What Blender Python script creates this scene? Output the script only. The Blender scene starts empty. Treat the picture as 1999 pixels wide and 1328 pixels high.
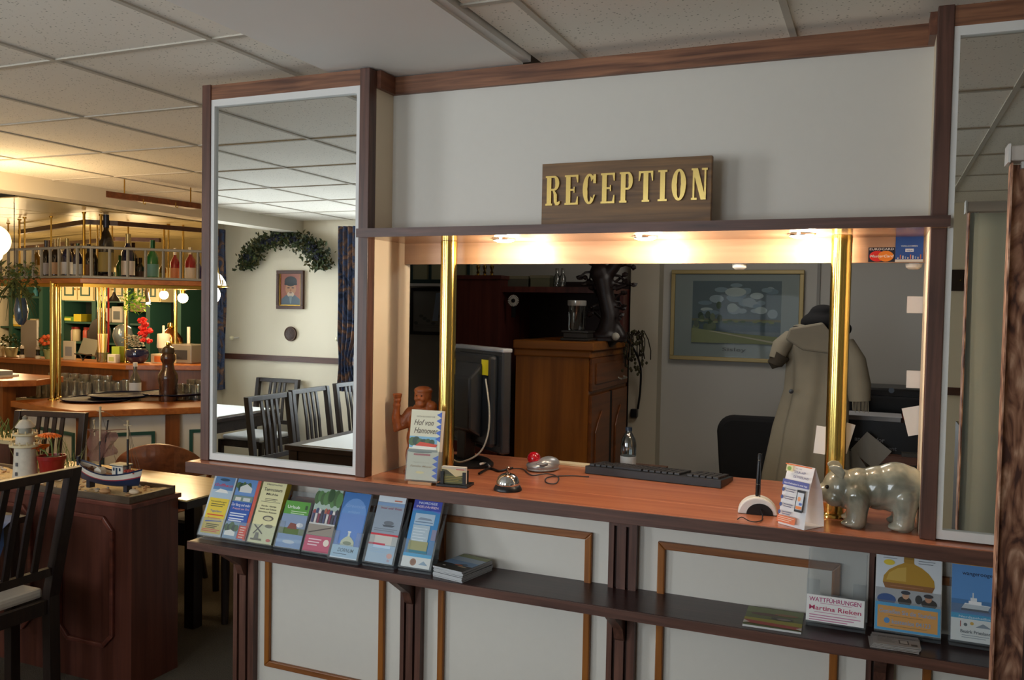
import bpy, bmesh, math, random
from mathutils import Matrix, Vector
random.seed(7)
PI = math.pi
C = bpy.context.scene.collection

# ---------------------------------------------------------------- camera
cd = bpy.data.cameras.new('camera'); cam = bpy.data.objects.new('camera', cd); C.objects.link(cam)
cd.sensor_width = 36.0; cd.lens = 30.30; cd.clip_start = 0.05
cr, cu, cf = Vector((0.91976395, 0.39203292, 0.01855976)), Vector((-0.03131819, 0.02617394, 0.9991667)), Vector((-0.39122045, 0.91957877, -0.0363516))
cam.matrix_world = Matrix(((cr.x, cu.x, -cf.x, 0.0), (cr.y, cu.y, -cf.y, -2.205), (cr.z, cu.z, -cf.z, 1.6), (0, 0, 0, 1)))
bpy.context.scene.camera = cam
vs = bpy.context.scene.view_settings
vs.view_transform = 'Standard'; vs.look = 'None'; vs.gamma = 1.0; vs.exposure = 0.32; vs.use_curve_mapping = False

# ---------------------------------------------------------------- light
wd = bpy.data.worlds.new('sky'); bpy.context.scene.world = wd; wd.use_nodes = True
wd.node_tree.nodes['Background'].inputs['Color'].default_value = (0.62, 0.78, 1.0, 1)
wd.node_tree.nodes['Background'].inputs['Strength'].default_value = 1.2

def area(name, loc, target, sx, sy, power, col):
    l = bpy.data.lights.new(name, 'AREA'); l.shape = 'RECTANGLE'; l.size = sx; l.size_y = sy; l.energy = power; l.color = col
    o = bpy.data.objects.new(name, l); C.objects.link(o); o.location = loc
    o.rotation_euler = (Vector(target) - Vector(loc)).to_track_quat('-Z', 'Y').to_euler()
    return o
DAY = (0.96, 0.96, 0.97)
WARM = (1.0, 0.70, 0.36)
area('daylight_west', (-5.81, -3.0, 1.525), (0, -3.0, 1.525), 1.38, 1.33, 175, DAY)
area('daylight_south', (-3.50, -4.19, 1.525), (-3.50, 0, 1.525), 1.28, 1.33, 78, DAY)
area('daylight_south_far', (-1.35, -4.19, 1.525), (-1.35, 0, 1.525), 1.18, 1.33, 40, DAY)
def point(name, loc, power, col, r=0.04, spot=None, blend=0.6):
    l = bpy.data.lights.new(name, 'SPOT' if spot else 'POINT'); l.energy = power; l.color = col; l.shadow_soft_size = r
    if spot: l.spot_size = math.radians(spot); l.spot_blend = blend
    o = bpy.data.objects.new(name, l); C.objects.link(o); o.location = loc
    return o

# ---------------------------------------------------------------- materials
MATS = {}
def srgb(c):
    if isinstance(c, str): c = [int(c[i:i+2], 16) for i in (0, 2, 4)]
    return tuple((v/255/12.92 if v/255 <= 0.04045 else ((v/255+0.055)/1.055)**2.4) for v in c[:3]) + (1.0,)
def mat(name, col, rough=0.5, metal=0.0, spec=0.5, emit=None, es=0.0, noise=0.0, nscale=8.0, bump=0.0, coat=0.0, trans=0.0, ior=1.45):
    if name in MATS: return MATS[name]
    m = bpy.data.materials.new(name); m.use_nodes = True; nt = m.node_tree; b = nt.nodes['Principled BSDF']
    c = srgb(col); b.inputs['Base Color'].default_value = c; b.inputs['Roughness'].default_value = rough
    b.inputs['Metallic'].default_value = metal; b.inputs['Specular IOR Level'].default_value = spec
    b.inputs['Coat Weight'].default_value = coat; b.inputs['Coat Roughness'].default_value = 0.05
    b.inputs['Transmission Weight'].default_value = trans; b.inputs['IOR'].default_value = ior
    if emit: b.inputs['Emission Color'].default_value = srgb(emit); b.inputs['Emission Strength'].default_value = es
    if noise or bump:
        tc = nt.nodes.new('ShaderNodeTexCoord'); n = nt.nodes.new('ShaderNodeTexNoise'); n.inputs['Scale'].default_value = nscale; n.inputs['Detail'].default_value = 5
        nt.links.new(tc.outputs['Object'], n.inputs['Vector'])
        if noise:
            mx = nt.nodes.new('ShaderNodeMix'); mx.data_type = 'RGBA'
            mx.inputs['A'].default_value = tuple(v*(1-noise) for v in c[:3]) + (1,); mx.inputs['B'].default_value = tuple(min(1, v*(1+noise)) for v in c[:3]) + (1,)
            nt.links.new(n.outputs['Fac'], mx.inputs['Factor']); nt.links.new(mx.outputs['Result'], b.inputs['Base Color'])
        if bump:
            bp = nt.nodes.new('ShaderNodeBump'); bp.inputs['Strength'].default_value = bump; bp.inputs['Distance'].default_value = 0.01
            nt.links.new(n.outputs['Fac'], bp.inputs['Height']); nt.links.new(bp.outputs['Normal'], b.inputs['Normal'])
    MATS[name] = m; return m
def wood(name, c1, c2, rough=0.4, axis='X', scale=1.0, coat=0.0, spec=0.5):
    """streaky wood; the grain runs along axis"""
    if name in MATS: return MATS[name]
    m = bpy.data.materials.new(name); m.use_nodes = True; nt = m.node_tree; b = nt.nodes['Principled BSDF']
    b.inputs['Roughness'].default_value = rough; b.inputs['Coat Weight'].default_value = coat; b.inputs['Coat Roughness'].default_value = 0.12
    b.inputs['Specular IOR Level'].default_value = spec
    tc = nt.nodes.new('ShaderNodeTexCoord'); mp = nt.nodes.new('ShaderNodeMapping')
    s = [60*scale]*3; s['XYZ'.index(axis)] = 3.2*scale; mp.inputs['Scale'].default_value = s
    n = nt.nodes.new('ShaderNodeTexNoise'); n.inputs['Scale'].default_value = 1.0; n.inputs['Detail'].default_value = 6; n.inputs['Distortion'].default_value = 0.6
    n2 = nt.nodes.new('ShaderNodeTexNoise'); n2.inputs['Scale'].default_value = 2.5; n2.inputs['Detail'].default_value = 3
    r = nt.nodes.new('ShaderNodeValToRGB'); r.color_ramp.elements[0].position = 0.34; r.color_ramp.elements[1].position = 0.66
    r.color_ramp.elements[0].color = srgb(c2); r.color_ramp.elements[1].color = srgb(c1)
    mx = nt.nodes.new('ShaderNodeMix'); mx.data_type = 'FLOAT'; mx.inputs['Factor'].default_value = 0.3
    L = nt.links.new
    L(tc.outputs['Object'], mp.inputs['Vector']); L(mp.outputs['Vector'], n.inputs['Vector']); L(tc.outputs['Object'], n2.inputs['Vector'])
    L(n.outputs['Fac'], mx.inputs['A']); L(n2.outputs['Fac'], mx.inputs['B']); L(mx.outputs['Result'], r.inputs['Fac']); L(r.outputs['Color'], b.inputs['Base Color'])
    bp = nt.nodes.new('ShaderNodeBump'); bp.inputs['Strength'].default_value = 0.12; bp.inputs['Distance'].default_value = 0.002
    L(n.outputs['Fac'], bp.inputs['Height']); L(bp.outputs['Normal'], b.inputs['Normal'])
    MATS[name] = m; return m
ORD = 'first second third fourth fifth sixth seventh eighth ninth tenth eleventh twelfth thirteenth fourteenth fifteenth'.split()
def clear(name, tint='F2F6F8', edge=0.12, rough=0.02, face=0.0, mult=0.8):
    """clear plastic or thin glass: transparent with a fresnel reflection"""
    if name in MATS: return MATS[name]
    m = bpy.data.materials.new(name); m.use_nodes = True; nt = m.node_tree; nt.nodes.clear(); L = nt.links.new
    o = nt.nodes.new('ShaderNodeOutputMaterial'); t = nt.nodes.new('ShaderNodeBsdfTransparent'); g = nt.nodes.new('ShaderNodeBsdfGlossy')
    t.inputs['Color'].default_value = srgb(tint); g.inputs['Roughness'].default_value = rough
    lw = nt.nodes.new('ShaderNodeLayerWeight'); lw.inputs['Blend'].default_value = 0.35
    ma = nt.nodes.new('ShaderNodeMath'); ma.operation = 'MULTIPLY_ADD'; ma.inputs[1].default_value = mult; ma.inputs[2].default_value = edge; ma.use_clamp = True
    mx = nt.nodes.new('ShaderNodeMixShader'); L(lw.outputs['Fresnel'], ma.inputs[0]); L(ma.outputs[0], mx.inputs[0]); L(t.outputs[0], mx.inputs[1]); L(g.outputs[0], mx.inputs[2])
    if face:
        d = nt.nodes.new('ShaderNodeBsdfDiffuse'); d.inputs['Color'].default_value = srgb('DDE6EC'); m2 = nt.nodes.new('ShaderNodeMixShader'); m2.inputs[0].default_value = face
        L(mx.outputs[0], m2.inputs[1]); L(d.outputs[0], m2.inputs[2]); L(m2.outputs[0], o.inputs[0])
    else: L(mx.outputs[0], o.inputs[0])
    MATS[name] = m; return m
def flat(col, rough=0.45):
    return mat('print_' + col, col, rough)

WX = wood('walnut_x', '704A3C', '42281F', 0.42, 'X'); WY = wood('walnut_y', '704A3C', '42281F', 0.42, 'Y'); WZ = wood('walnut_z', '704A3C', '42281F', 0.42, 'Z')
OAKX = wood('oak_moulding_x', 'A06C4C', '4E2C1E', 0.45, 'X', 1.1); OAKY = wood('oak_moulding_y', '8A5840', '5C3626', 0.45, 'Y', 0.7)
COUNT = wood('counter_laminate', 'C07A58', 'A4634A', 0.24, 'X', 0.5)
SHELFTOP = wood('dark_shelf', '472C28', '2E1C1A', 0.3, 'X', 0.8)
TRIMX = wood('amber_trim_x', '9C6030', '74431C', 0.4, 'X'); TRIMZ = wood('amber_trim_z', 'A86622', '7C4614', 0.4, 'Z')
CREAM = mat('cream_laminate', 'DAD5CB', 0.5, noise=0.02, nscale=40)
CREAM2 = mat('cream_laminate_inner', 'E6D4B8', 0.5)
WHITE = mat('white_paint', 'E2E0DC', 0.5)
BRASS = mat('polished_brass', 'DDBE6A', 0.16, metal=1.0)
OLDBRASS = mat('dull_brass', 'B08A3C', 0.28, metal=1.0)
MIRROR = mat('mirror_silver', 'E8ECEA', 0.0, metal=1.0)
BLACKP = mat('black_plastic', '16171A', 0.35); DKG = mat('dark_grey_plastic', '2A2D31', 0.35)
CHROME = mat('chrome', 'E6E8EA', 0.06, metal=1.0)

# ---------------------------------------------------------------- mesh helpers
class MB:
    def __init__(s): s.bm = bmesh.new(); s.mats = []
    def mi(s, m):
        if m is None: return 0
        if m not in s.mats: s.mats.append(m)
        return s.mats.index(m)
    def face(s, vs, k):
        try:
            f = s.bm.faces.new(vs); f.material_index = k; return f
        except ValueError: return None
    def box(s, x0, y0, z0, x1, y1, z1, m=None):
        k = s.mi(m); v = [s.bm.verts.new(p) for p in ((x0,y0,z0),(x1,y0,z0),(x1,y1,z0),(x0,y1,z0),(x0,y0,z1),(x1,y0,z1),(x1,y1,z1),(x0,y1,z1))]
        for q in ((3,2,1,0),(4,5,6,7),(0,1,5,4),(1,2,6,5),(2,3,7,6),(3,0,4,7)): s.face([v[i] for i in q], k)
        return s
    def cbox(s, c, d, m=None, M=None):
        """box by centre and size, with an optional matrix"""
        k = s.mi(m); x, y, z = [q/2 for q in d]; M = M or Matrix()
        v = [s.bm.verts.new(M @ Vector((c[0]+a, c[1]+b, c[2]+e))) for a, b, e in ((-x,-y,-z),(x,-y,-z),(x,y,-z),(-x,y,-z),(-x,-y,z),(x,-y,z),(x,y,z),(-x,y,z))]
        for q in ((3,2,1,0),(4,5,6,7),(0,1,5,4),(1,2,6,5),(2,3,7,6),(3,0,4,7)): s.face([v[i] for i in q], k)
        return s
    def prism(s, pts, h0, h1, axis='Z', m=None):
        """extrude a polygon: pts in the two other axes"""
        k = s.mi(m)
        def P(a, b, h): return {'Z': (a, b, h), 'Y': (a, h, b), 'X': (h, a, b)}[axis]
        lo = [s.bm.verts.new(P(a, b, h0)) for a, b in pts]; hi = [s.bm.verts.new(P(a, b, h1)) for a, b in pts]; n = len(pts)
        s.face(lo[::-1], k); s.face(hi, k)
        for i in range(n): s.face([lo[i], lo[(i+1) % n], hi[(i+1) % n], hi[i]], k)
        return s
    def lathe(s, prof, c=(0,0,0), n=20, m=None, sx=1, sy=1, M=None):
        """prof: list of (radius, z)"""
        k = s.mi(m); rings = []; M = M or Matrix()
        for r, z in prof:
            if r < 1e-6: rings.append([s.bm.verts.new(M @ Vector((c[0], c[1], c[2]+z)))])
            else: rings.append([s.bm.verts.new(M @ Vector((c[0]+r*sx*math.cos(2*PI*i/n), c[1]+r*sy*math.sin(2*PI*i/n), c[2]+z))) for i in range(n)])
        for a, b in zip(rings, rings[1:]):
            for i in range(n):
                j = (i+1) % n
                if len(a) == 1 and len(b) == 1: continue
                if len(a) == 1: s.face([a[0], b[j], b[i]], k)
                elif len(b) == 1: s.face([a[i], a[j], b[0]], k)
                else: s.face([a[i], a[j], b[j], b[i]], k)
        if len(rings[0]) > 1: s.face(rings[0][::-1], k)
        if len(rings[-1]) > 1: s.face(rings[-1], k)
        return s
    def tube(s, pts, r, n=8, m=None, closed=False):
        k = s.mi(m); pts = [Vector(p) for p in pts]; rings = []; N = len(pts); up = None
        for i, p in enumerate(pts):
            a = pts[(i-1) % N] if (closed or i > 0) else p; b = pts[(i+1) % N] if (closed or i < N-1) else p
            t = (b-a).normalized()
            if up is None: up = t.orthogonal().normalized()
            up = (up - t*up.dot(t)); up = up.normalized() if up.length > 1e-6 else t.orthogonal().normalized()
            w = t.cross(up); rr = r[i] if isinstance(r, (list, tuple)) else r
            rings.append([s.bm.verts.new(p + (up*math.cos(2*PI*j/n) + w*math.sin(2*PI*j/n))*rr) for j in range(n)])
        pr = list(zip(rings, rings[1:])) + ([(rings[-1], rings[0])] if closed else [])
        for a, b in pr:
            for j in range(n): s.face([a[j], a[(j+1) % n], b[(j+1) % n], b[j]], k)
        if not closed: s.face(rings[0][::-1], k); s.face(rings[-1], k)
        return s
    def ball(s, c, r, m=None, sub=2, M=None, jitter=0):
        k = s.mi(m); r = (r, r, r) if not isinstance(r, (tuple, list)) else r; M = M or Matrix()
        g = bmesh.ops.create_icosphere(s.bm, subdivisions=sub, radius=1.0)
        for v in g['verts']:
            q = 1 + random.uniform(-jitter, jitter)
            v.co = M @ Vector((c[0]+v.co.x*r[0]*q, c[1]+v.co.y*r[1]*q, c[2]+v.co.z*r[2]*q))
        for f in {f for v in g['verts'] for f in v.link_faces}: f.material_index = k
        return s
    def quad(s, a, b, c, d, m=None):
        k = s.mi(m); s.face([s.bm.verts.new(p) for p in (a, b, c, d)], k); return s
    def poly(s, pts, m=None):
        k = s.mi(m); s.face([s.bm.verts.new(p) for p in pts], k); return s
    def build(s, name, m=None, parent=None, smooth=False, bevel=0.0, loc=None, rot=None, kind=None, recalc=True):
        if recalc: bmesh.ops.recalc_face_normals(s.bm, faces=s.bm.faces)
        me = bpy.data.meshes.new(name); s.bm.to_mesh(me); s.bm.free()
        for q in (s.mats or [m]): me.materials.append(q)
        if smooth:
            for p in me.polygons: p.use_smooth = True
            try: me.set_sharp_from_angle(angle=math.radians(38))
            except Exception: pass
        o = bpy.data.objects.new(name, me); C.objects.link(o)
        if parent: o.parent = parent
        if loc is not None: o.location = loc
        if rot is not None: o.rotation_euler = rot
        if kind: o['kind'] = kind
        if bevel:
            bv = o.modifiers.new('bevel', 'BEVEL'); bv.width = bevel; bv.segments = 2; bv.limit_method = 'ANGLE'; bv.angle_limit = math.radians(40)
        return o
def tag(o, label, cat, group=None, kind=None):
    o['label'] = label; o['category'] = cat
    if group: o['group'] = group
    if kind: o['kind'] = kind
    return o
def thing(name, label, cat, loc=(0,0,0), rz=0.0, group=None, rx=0.0, ry=0.0):
    o = bpy.data.objects.new(name, None); C.objects.link(o); o.location = loc; o.rotation_euler = (rx, ry, rz); o.empty_display_size = 0.05
    return tag(o, label, cat, group)
def struct(o): o['kind'] = 'structure'; return o
def sempty(name, label=None):
    o = bpy.data.objects.new(name, None); C.objects.link(o); o['kind'] = 'structure'
    
    return o
def kids(o): return [c for c in bpy.data.objects if c.parent == o]
def dup(root, loc, rz=None, label=None, group=None, parent=None):
    r = root.copy(); C.objects.link(r); r.location = loc
    if rz is not None: r.rotation_euler = (root.rotation_euler[0], root.rotation_euler[1], rz)
    if label: r['label'] = label
    if group: r['group'] = group
    for ch in root.children:
        c = ch.copy(); C.objects.link(c); c.parent = r
        for g in ch.children:
            d = g.copy(); C.objects.link(d); d.parent = c
    return r
def blob(items, voxel, name, m, parent, smooth_it=4, factor=0.6, loc=None, rot=None, jitter=0):
    """one continuous body: ellipsoids and tapered limbs fused by a voxel remesh. items: ('b', c, r[, M]) or ('t', pts, radii)"""
    b = MB()
    for it in items:
        if it[0] == 'b': b.ball(it[1], it[2], None, 3, it[3] if len(it) > 3 else None, jitter)
        else:
            b.tube(it[1], it[2], 12)
            for p, rr in ((it[1][0], it[2][0]), (it[1][-1], it[2][-1])): b.ball(p, rr, None, 2)
    o = b.build(name + '_tmp', m)
    md = o.modifiers.new('r', 'REMESH'); md.mode = 'VOXEL'; md.voxel_size = voxel
    sm = o.modifiers.new('s', 'SMOOTH'); sm.factor = factor; sm.iterations = smooth_it
    dg = bpy.context.evaluated_depsgraph_get(); ev = o.evaluated_get(dg)
    me = bpy.data.meshes.new_from_object(ev); me.name = name
    if not me.materials: me.materials.append(m)
    for p in me.polygons: p.use_smooth = True
    bpy.data.objects.remove(o, do_unlink=True)
    q = bpy.data.objects.new(name, me); C.objects.link(q)
    if parent: q.parent = parent
    if loc is not None: q.location = loc
    if rot is not None: q.rotation_euler = rot
    return q
# text and flat print ------------------------------------------------
def text_mesh(txt, size, align='CENTER', shear=0.0, bold=0.0, ext=0.0):
    cu_ = bpy.data.curves.new('t', 'FONT'); cu_.body = txt; cu_.size = size; cu_.align_x = align; cu_.shear = shear; cu_.offset = bold; cu_.extrude = ext; cu_.resolution_u = 3
    o = bpy.data.objects.new('t', cu_); C.objects.link(o)
    dg = bpy.context.evaluated_depsgraph_get(); me = bpy.data.meshes.new_from_object(o.evaluated_get(dg))
    bpy.data.objects.remove(o, do_unlink=True); bpy.data.curves.remove(cu_)
    return me
def art(parent, els, name='print', M=None, step=0.00012):
    """flat print in local x (right), z (up), facing -y. els: ('r',x0,z0,x1,z1,col) ('e',cx,cz,rx,rz,col) ('p',pts,col) ('t',x,z,size,text,col[,align,shear,width]) ('l',x0,z0,x1,n,pitch,th,col)"""
    b = MB(); y = 0.0
    for e in els:
        y -= step; t = e[0]
        if t == 'r': b.quad((e[1],y,e[2]), (e[3],y,e[2]), (e[3],y,e[4]), (e[1],y,e[4]), flat(e[5]))
        elif t == 'e': b.poly([(e[1]+e[3]*math.cos(2*PI*i/20), y, e[2]+e[4]*math.sin(2*PI*i/20)) for i in range(20)], flat(e[5]))
        elif t == 'p': b.poly([(p[0], y, p[1]) for p in e[1]], flat(e[2]))
        elif t == 'l':
            for i in range(e[4]):
                z = e[2] - i*e[5]; w = (e[3]-e[1])*(1 - 0.25*((i*7) % 3)/2)
                b.quad((e[1],y,z), (e[1]+w,y,z), (e[1]+w,y,z+e[6]), (e[1],y,z+e[6]), flat(e[7]))
        elif t == 't':
            me = text_mesh(e[4], e[3], e[6] if len(e) > 6 else 'CENTER', e[7] if len(e) > 7 else 0.0, e[3]*0.012)
            wmax = e[8] if len(e) > 8 else None; k = 1.0
            if wmax and me.vertices:
                xs = [v.co.x for v in me.vertices]; k = wmax/(max(xs)-min(xs))
            mi = b.mi(flat(e[5])); vv = [b.bm.verts.new((e[1]+v.co.x*k, y, e[2]+v.co.y)) for v in me.vertices]
            for p in me.polygons: b.face([vv[i] for i in p.vertices], mi)
            bpy.data.meshes.remove(me)
    o = b.build(name, None, parent, recalc=False)
    if M is not None: o.matrix_local = M
    return o

# ================================================================ ROOM SHELL
PLASTER = mat('cream_plaster', 'E8DFCA', 0.8, noise=0.03, nscale=3, bump=0.05)
OFFW = mat('office_plaster', 'B9B6AE', 0.8, noise=0.03, nscale=3)
CARPET = mat('grey_carpet', '5A5348', 0.95, noise=0.5, nscale=160, bump=0.6)
b = MB(); b.box(-9.2, -4.2, -0.1, 1.7, 6.0, 0.0); struct(b.build('floor', CARPET))
# south wall with two windows, west wall with one
b = MB()
b.box(-5.86,-4.24,0,-4.15,-4.04,2.5); b.box(-4.15,-4.24,0,-2.85,-4.04,0.85); b.box(-4.15,-4.24,2.2,-2.85,-4.04,2.5)
b.box(-2.85,-4.24,0,-1.95,-4.04,2.5); b.box(-1.95,-4.24,0,-0.75,-4.04,0.85); b.box(-1.95,-4.24,2.2,-0.75,-4.04,2.5); b.box(-0.75,-4.24,0,1.7,-4.04,2.5)
struct(b.build('wall_south', PLASTER))
b = MB()
b.box(-5.86,-4.04,0,-5.66,-3.7,2.5); b.box(-5.86,-3.7,0,-5.66,-2.3,0.85); b.box(-5.86,-3.7,2.2,-5.66,-2.3,2.5); b.box(-5.86,-2.3,0,-5.66,1.3,2.5)
struct(b.build('wall_west', PLASTER))
b = MB(); b.box(-9.2,1.1,0,-5.86,1.3,2.5); struct(b.build('wall_alcove', PLASTER))
b = MB(); b.box(-9.2,1.3,0,-9.0,6.0,2.5); struct(b.build('wall_bar_side', PLASTER))
b = MB(); b.box(-9.2,5.3,0,-2.95,5.5,2.5); struct(b.build('wall_bar_back', mat('bar_cream_wall', 'D8C48C', 0.7)))
b = MB(); b.box(-3.0,2.5,0,1.7,2.6,2.5); struct(b.build('wall_office_back', OFFW))
b = MB(); b.prism([(-1.93,0.22),(-1.90,0.22),(-2.01,1.22),(-2.86,1.22),(-2.86,5.3),(-2.90,5.3),(-2.90,1.17),(-2.05,1.17)], 0, 2.34); struct(b.build('wall_partition', OFFW))
b = MB(); b.box(1.6,-4.2,0,1.7,2.6,2.5); struct(b.build('wall_east', OFFW))
for nm, (x0, x1) in (('window_1', (-4.15,-2.85)), ('window_2', (-1.95,-0.75))):
    w = sempty(nm)
    b = MB(); b.box(x0,-4.16,0.85,x0+0.06,-4.10,2.2); b.box(x1-0.06,-4.16,0.85,x1,-4.10,2.2); b.box(x0+0.06,-4.16,0.85,x1-0.06,-4.10,0.91); b.box(x0+0.06,-4.16,2.14,x1-0.06,-4.10,2.2); b.box((x0+x1)/2-0.03,-4.16,0.91,(x0+x1)/2+0.03,-4.10,2.14); b.build('frame', WHITE, w)
    b = MB(); b.box(x0+.06,-4.135,0.91,(x0+x1)/2-.03,-4.130,2.14); b.build('pane', clear('window_glass'), w)
    b = MB(); b.box((x0+x1)/2+.03,-4.135,0.91,x1-.06,-4.130,2.14); b.build('pane', clear('window_glass'), w)
    b = MB(); b.box(x0-.05,-4.10,0.82,x1+.05,-3.96,0.85); b.build('sill', WHITE, w)
w = sempty('window_3')
b = MB(); b.box(-5.78,-3.7,0.85,-5.72,-3.64,2.2); b.box(-5.78,-2.36,0.85,-5.72,-2.3,2.2); b.box(-5.78,-3.64,0.85,-5.72,-2.36,0.91); b.box(-5.78,-3.64,2.14,-5.72,-2.36,2.2); b.box(-5.78,-3.03,0.91,-5.72,-2.97,2.14); b.build('frame', WHITE, w)
b = MB(); b.box(-5.755,-3.64,0.91,-5.750,-3.03,2.14); b.build('pane', clear('window_glass'), w)
b = MB(); b.box(-5.755,-2.97,0.91,-5.750,-2.36,2.14); b.build('pane', clear('window_glass'), w)
# dado rail
DADO = wood('dado_wood', '5E382A', '45281E', 0.5, 'X')
b = MB(); b.box(-5.66,-4.04,1.085,-4.17,-4.015,1.135); b.box(-2.83,-4.04,1.085,-1.97,-4.015,1.135); b.box(-0.73,-4.04,1.085,1.6,-4.015,1.135); struct(b.build('trim_dado_south', DADO))
b = MB(); b.box(-5.66,-2.28,1.085,-5.635,1.3,1.135); struct(b.build('trim_dado_west', DADO))

# ceiling: slab, tiles, grid rails, plaster band
def speckled():
    m = bpy.data.materials.new('mineral_fibre'); m.use_nodes = True; nt = m.node_tree; bs = nt.nodes['Principled BSDF']; L = nt.links.new
    bs.inputs['Roughness'].default_value = 0.9
    tc = nt.nodes.new('ShaderNodeTexCoord'); n = nt.nodes.new('ShaderNodeTexVoronoi'); n.inputs['Scale'].default_value = 75; n.inputs['Randomness'].default_value = 1.0
    n2 = nt.nodes.new('ShaderNodeTexNoise'); n2.inputs['Scale'].default_value = 40; n2.inputs['Detail'].default_value = 4
    mu = nt.nodes.new('ShaderNodeMath'); mu.operation = 'MULTIPLY_ADD'; mu.inputs[1].default_value = -0.28
    r = nt.nodes.new('ShaderNodeValToRGB'); r.color_ramp.elements[0].position = 0.0; r.color_ramp.elements[1].position = 0.13
    r.color_ramp.elements[0].color = srgb('A09888'); r.color_ramp.elements[1].color = srgb('F6EFE2')
    g = nt.nodes.new('ShaderNodeNewGeometry'); L(g.outputs['Position'], n.inputs['Vector']); L(g.outputs['Position'], n2.inputs['Vector'])
    L(n2.outputs['Fac'], mu.inputs[0]); L(n.outputs['Distance'], mu.inputs[2]); 
    ad = nt.nodes.new('ShaderNodeMath'); ad.operation = 'ADD'; ad.inputs[1].default_value = 0.05; L(mu.outputs[0], ad.inputs[0])
    L(ad.outputs[0], r.inputs['Fac']); L(r.outputs['Color'], bs.inputs['Base Color']); return m
TILE = speckled(); RAIL = mat('grid_rail_white', 'C6BEB0', 0.8, spec=.2)
b = MB(); b.box(-9.2,-4.2,2.40,1.7,6.0,2.5); ceil = struct(b.build('ceiling', mat('ceiling_void', '4A4640', 0.9)))
xl = [-9.2] + [-1.76-0.62*k for k in range(11, -1, -1)] + [-1.60]
xr = [-0.975, -0.83, -0.235, 0.385, 1.005, 1.6]
yl = [-4.04] + [-0.275+0.635*k for k in range(-5, 8)] + [5.3]
cache = {}
def tile(x0, x1, y0, y1):
    g = 0.009; dx, dy = round(x1-x0-2*g, 3), round(y1-y0-2*g, 3)
    if dx < 0.02 or dy < 0.02: return
    if (dx, dy) not in cache:
        bb = MB(); bb.box(0,0,0,dx,dy,0.015); o = bb.build('ceiling_tile', TILE, ceil); cache[(dx, dy)] = o.data
    else:
        o = bpy.data.objects.new('ceiling_tile', cache[(dx, dy)]); C.objects.link(o); o.parent = ceil
    o.location = (x0+g, y0+g, 2.347)
for X in (xl, xr):
    for x0, x1 in zip(X, X[1:]):
        for y0, y1 in zip(yl, yl[1:]):
            if x0 > -3.1 and y0 > 1.6: continue
            if x1 < -5.7 and y1 < 1.0: continue
            tile(x0, x1, y0, y1)
for x in xl[1:-1]:
    b = MB(); y0 = -4.04 if x > -5.66 else 1.3
    b.box(x-0.009, y0, 2.342, x+0.009, 2.5 if x > -3 else 5.3, 2.362); b.build('grid_rail', RAIL, ceil)
for x in xr[1:-1]:
    b = MB(); b.box(x-0.009,-4.04,2.342,x+0.009,2.5,2.362); b.build('grid_rail', RAIL, ceil)
for y in yl[1:-1]:
    b = MB(); b.box(-5.66 if y < 1.3 else -9.0, y-0.009, 2.3425, -1.60, y+0.009, 2.361); b.build('grid_rail', RAIL, ceil)
    b = MB(); b.box(-0.975, y-0.009, 2.3425, 1.6, y+0.009, 2.361); b.build('grid_rail', RAIL, ceil)
b = MB(); b.box(-1.60,-4.04,2.325,-1.0,0.19,2.40); struct(b.build('trim_ceiling_band', mat('plaster_band', 'F2EEE8', 0.7, noise=0.02)))
b = MB(); b.box(-1.0,-4.04,2.333,-0.975,0.19,2.36); struct(b.build('trim_band_edge', WHITE))
# soffit beam along the bar
b = MB(); b.box(-4.93,-4.04,2.243,-4.75,5.3,2.40); struct(b.build('beam', mat('beam_plaster', 'D6CDBC', 0.7)))

# ================================================================ RECEPTION FACADE
rec = thing('reception_desk', 'long walnut and cream reception desk with amber panel frames, fluted pilasters and low leaflet shelf', 'reception desk', (0,0,0))
# counter top
b = MB(); b.box(-2.11,0.004,1.037,0.75,0.155,1.071); b.box(-1.44,0.155,1.037,0.75,0.62,1.071); b.build('counter_top', COUNT, rec, bevel=0.002)
b = MB(); b.box(-2.112,-0.002,1.035,0.752,0.004,1.0695); b.build('counter_edge', WX, rec, bevel=0.001)
# carcass panels
b = MB(); b.box(-2.049,0.19,0,0.75,0.21,1.037); b.build('front_panel', CREAM, rec)
b = MB(); b.box(-2.051,0.21,0,-2.051+.02,0.5,1.035); b.build('end_panel', WZ, rec)
# lower shelf
b = MB(); b.box(-2.105,0.0,0.777,0.752,0.006,0.8035); b.build('shelf_edge', WX, rec, bevel=0.001)
b = MB(); b.box(-2.10,0.006,0.777,0.75,0.19,0.804); b.build('shelf', SHELFTOP, rec)
# pilasters with two flutes, brackets under the shelf
def pilaster(x0, x1):
    w = x1-x0; b = MB(); f0, f1 = x0+w*0.19, x0+w*0.62; fw = w*0.11
    for a, c in ((x0, f0), (f0+fw, f1), (f1+fw, x1)): b.box(a,0.165,0.12,c,0.19,0.985)
    b.box(x0,0.165,0,x1,0.19,0.12); b.box(x0,0.165,0.985,x1,0.19,1.037)
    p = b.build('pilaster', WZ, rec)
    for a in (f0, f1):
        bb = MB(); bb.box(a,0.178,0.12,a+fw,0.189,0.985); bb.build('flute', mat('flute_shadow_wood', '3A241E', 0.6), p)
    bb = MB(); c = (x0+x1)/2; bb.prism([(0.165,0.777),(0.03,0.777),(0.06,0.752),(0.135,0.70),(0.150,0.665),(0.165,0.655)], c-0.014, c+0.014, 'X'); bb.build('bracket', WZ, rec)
PIL = [(-2.051,-1.964), (-1.379,-1.305), (-0.695,-0.613), (-0.004,0.062), (0.42,0.475)]
for a, c in PIL: pilaster(a, c)
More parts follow.
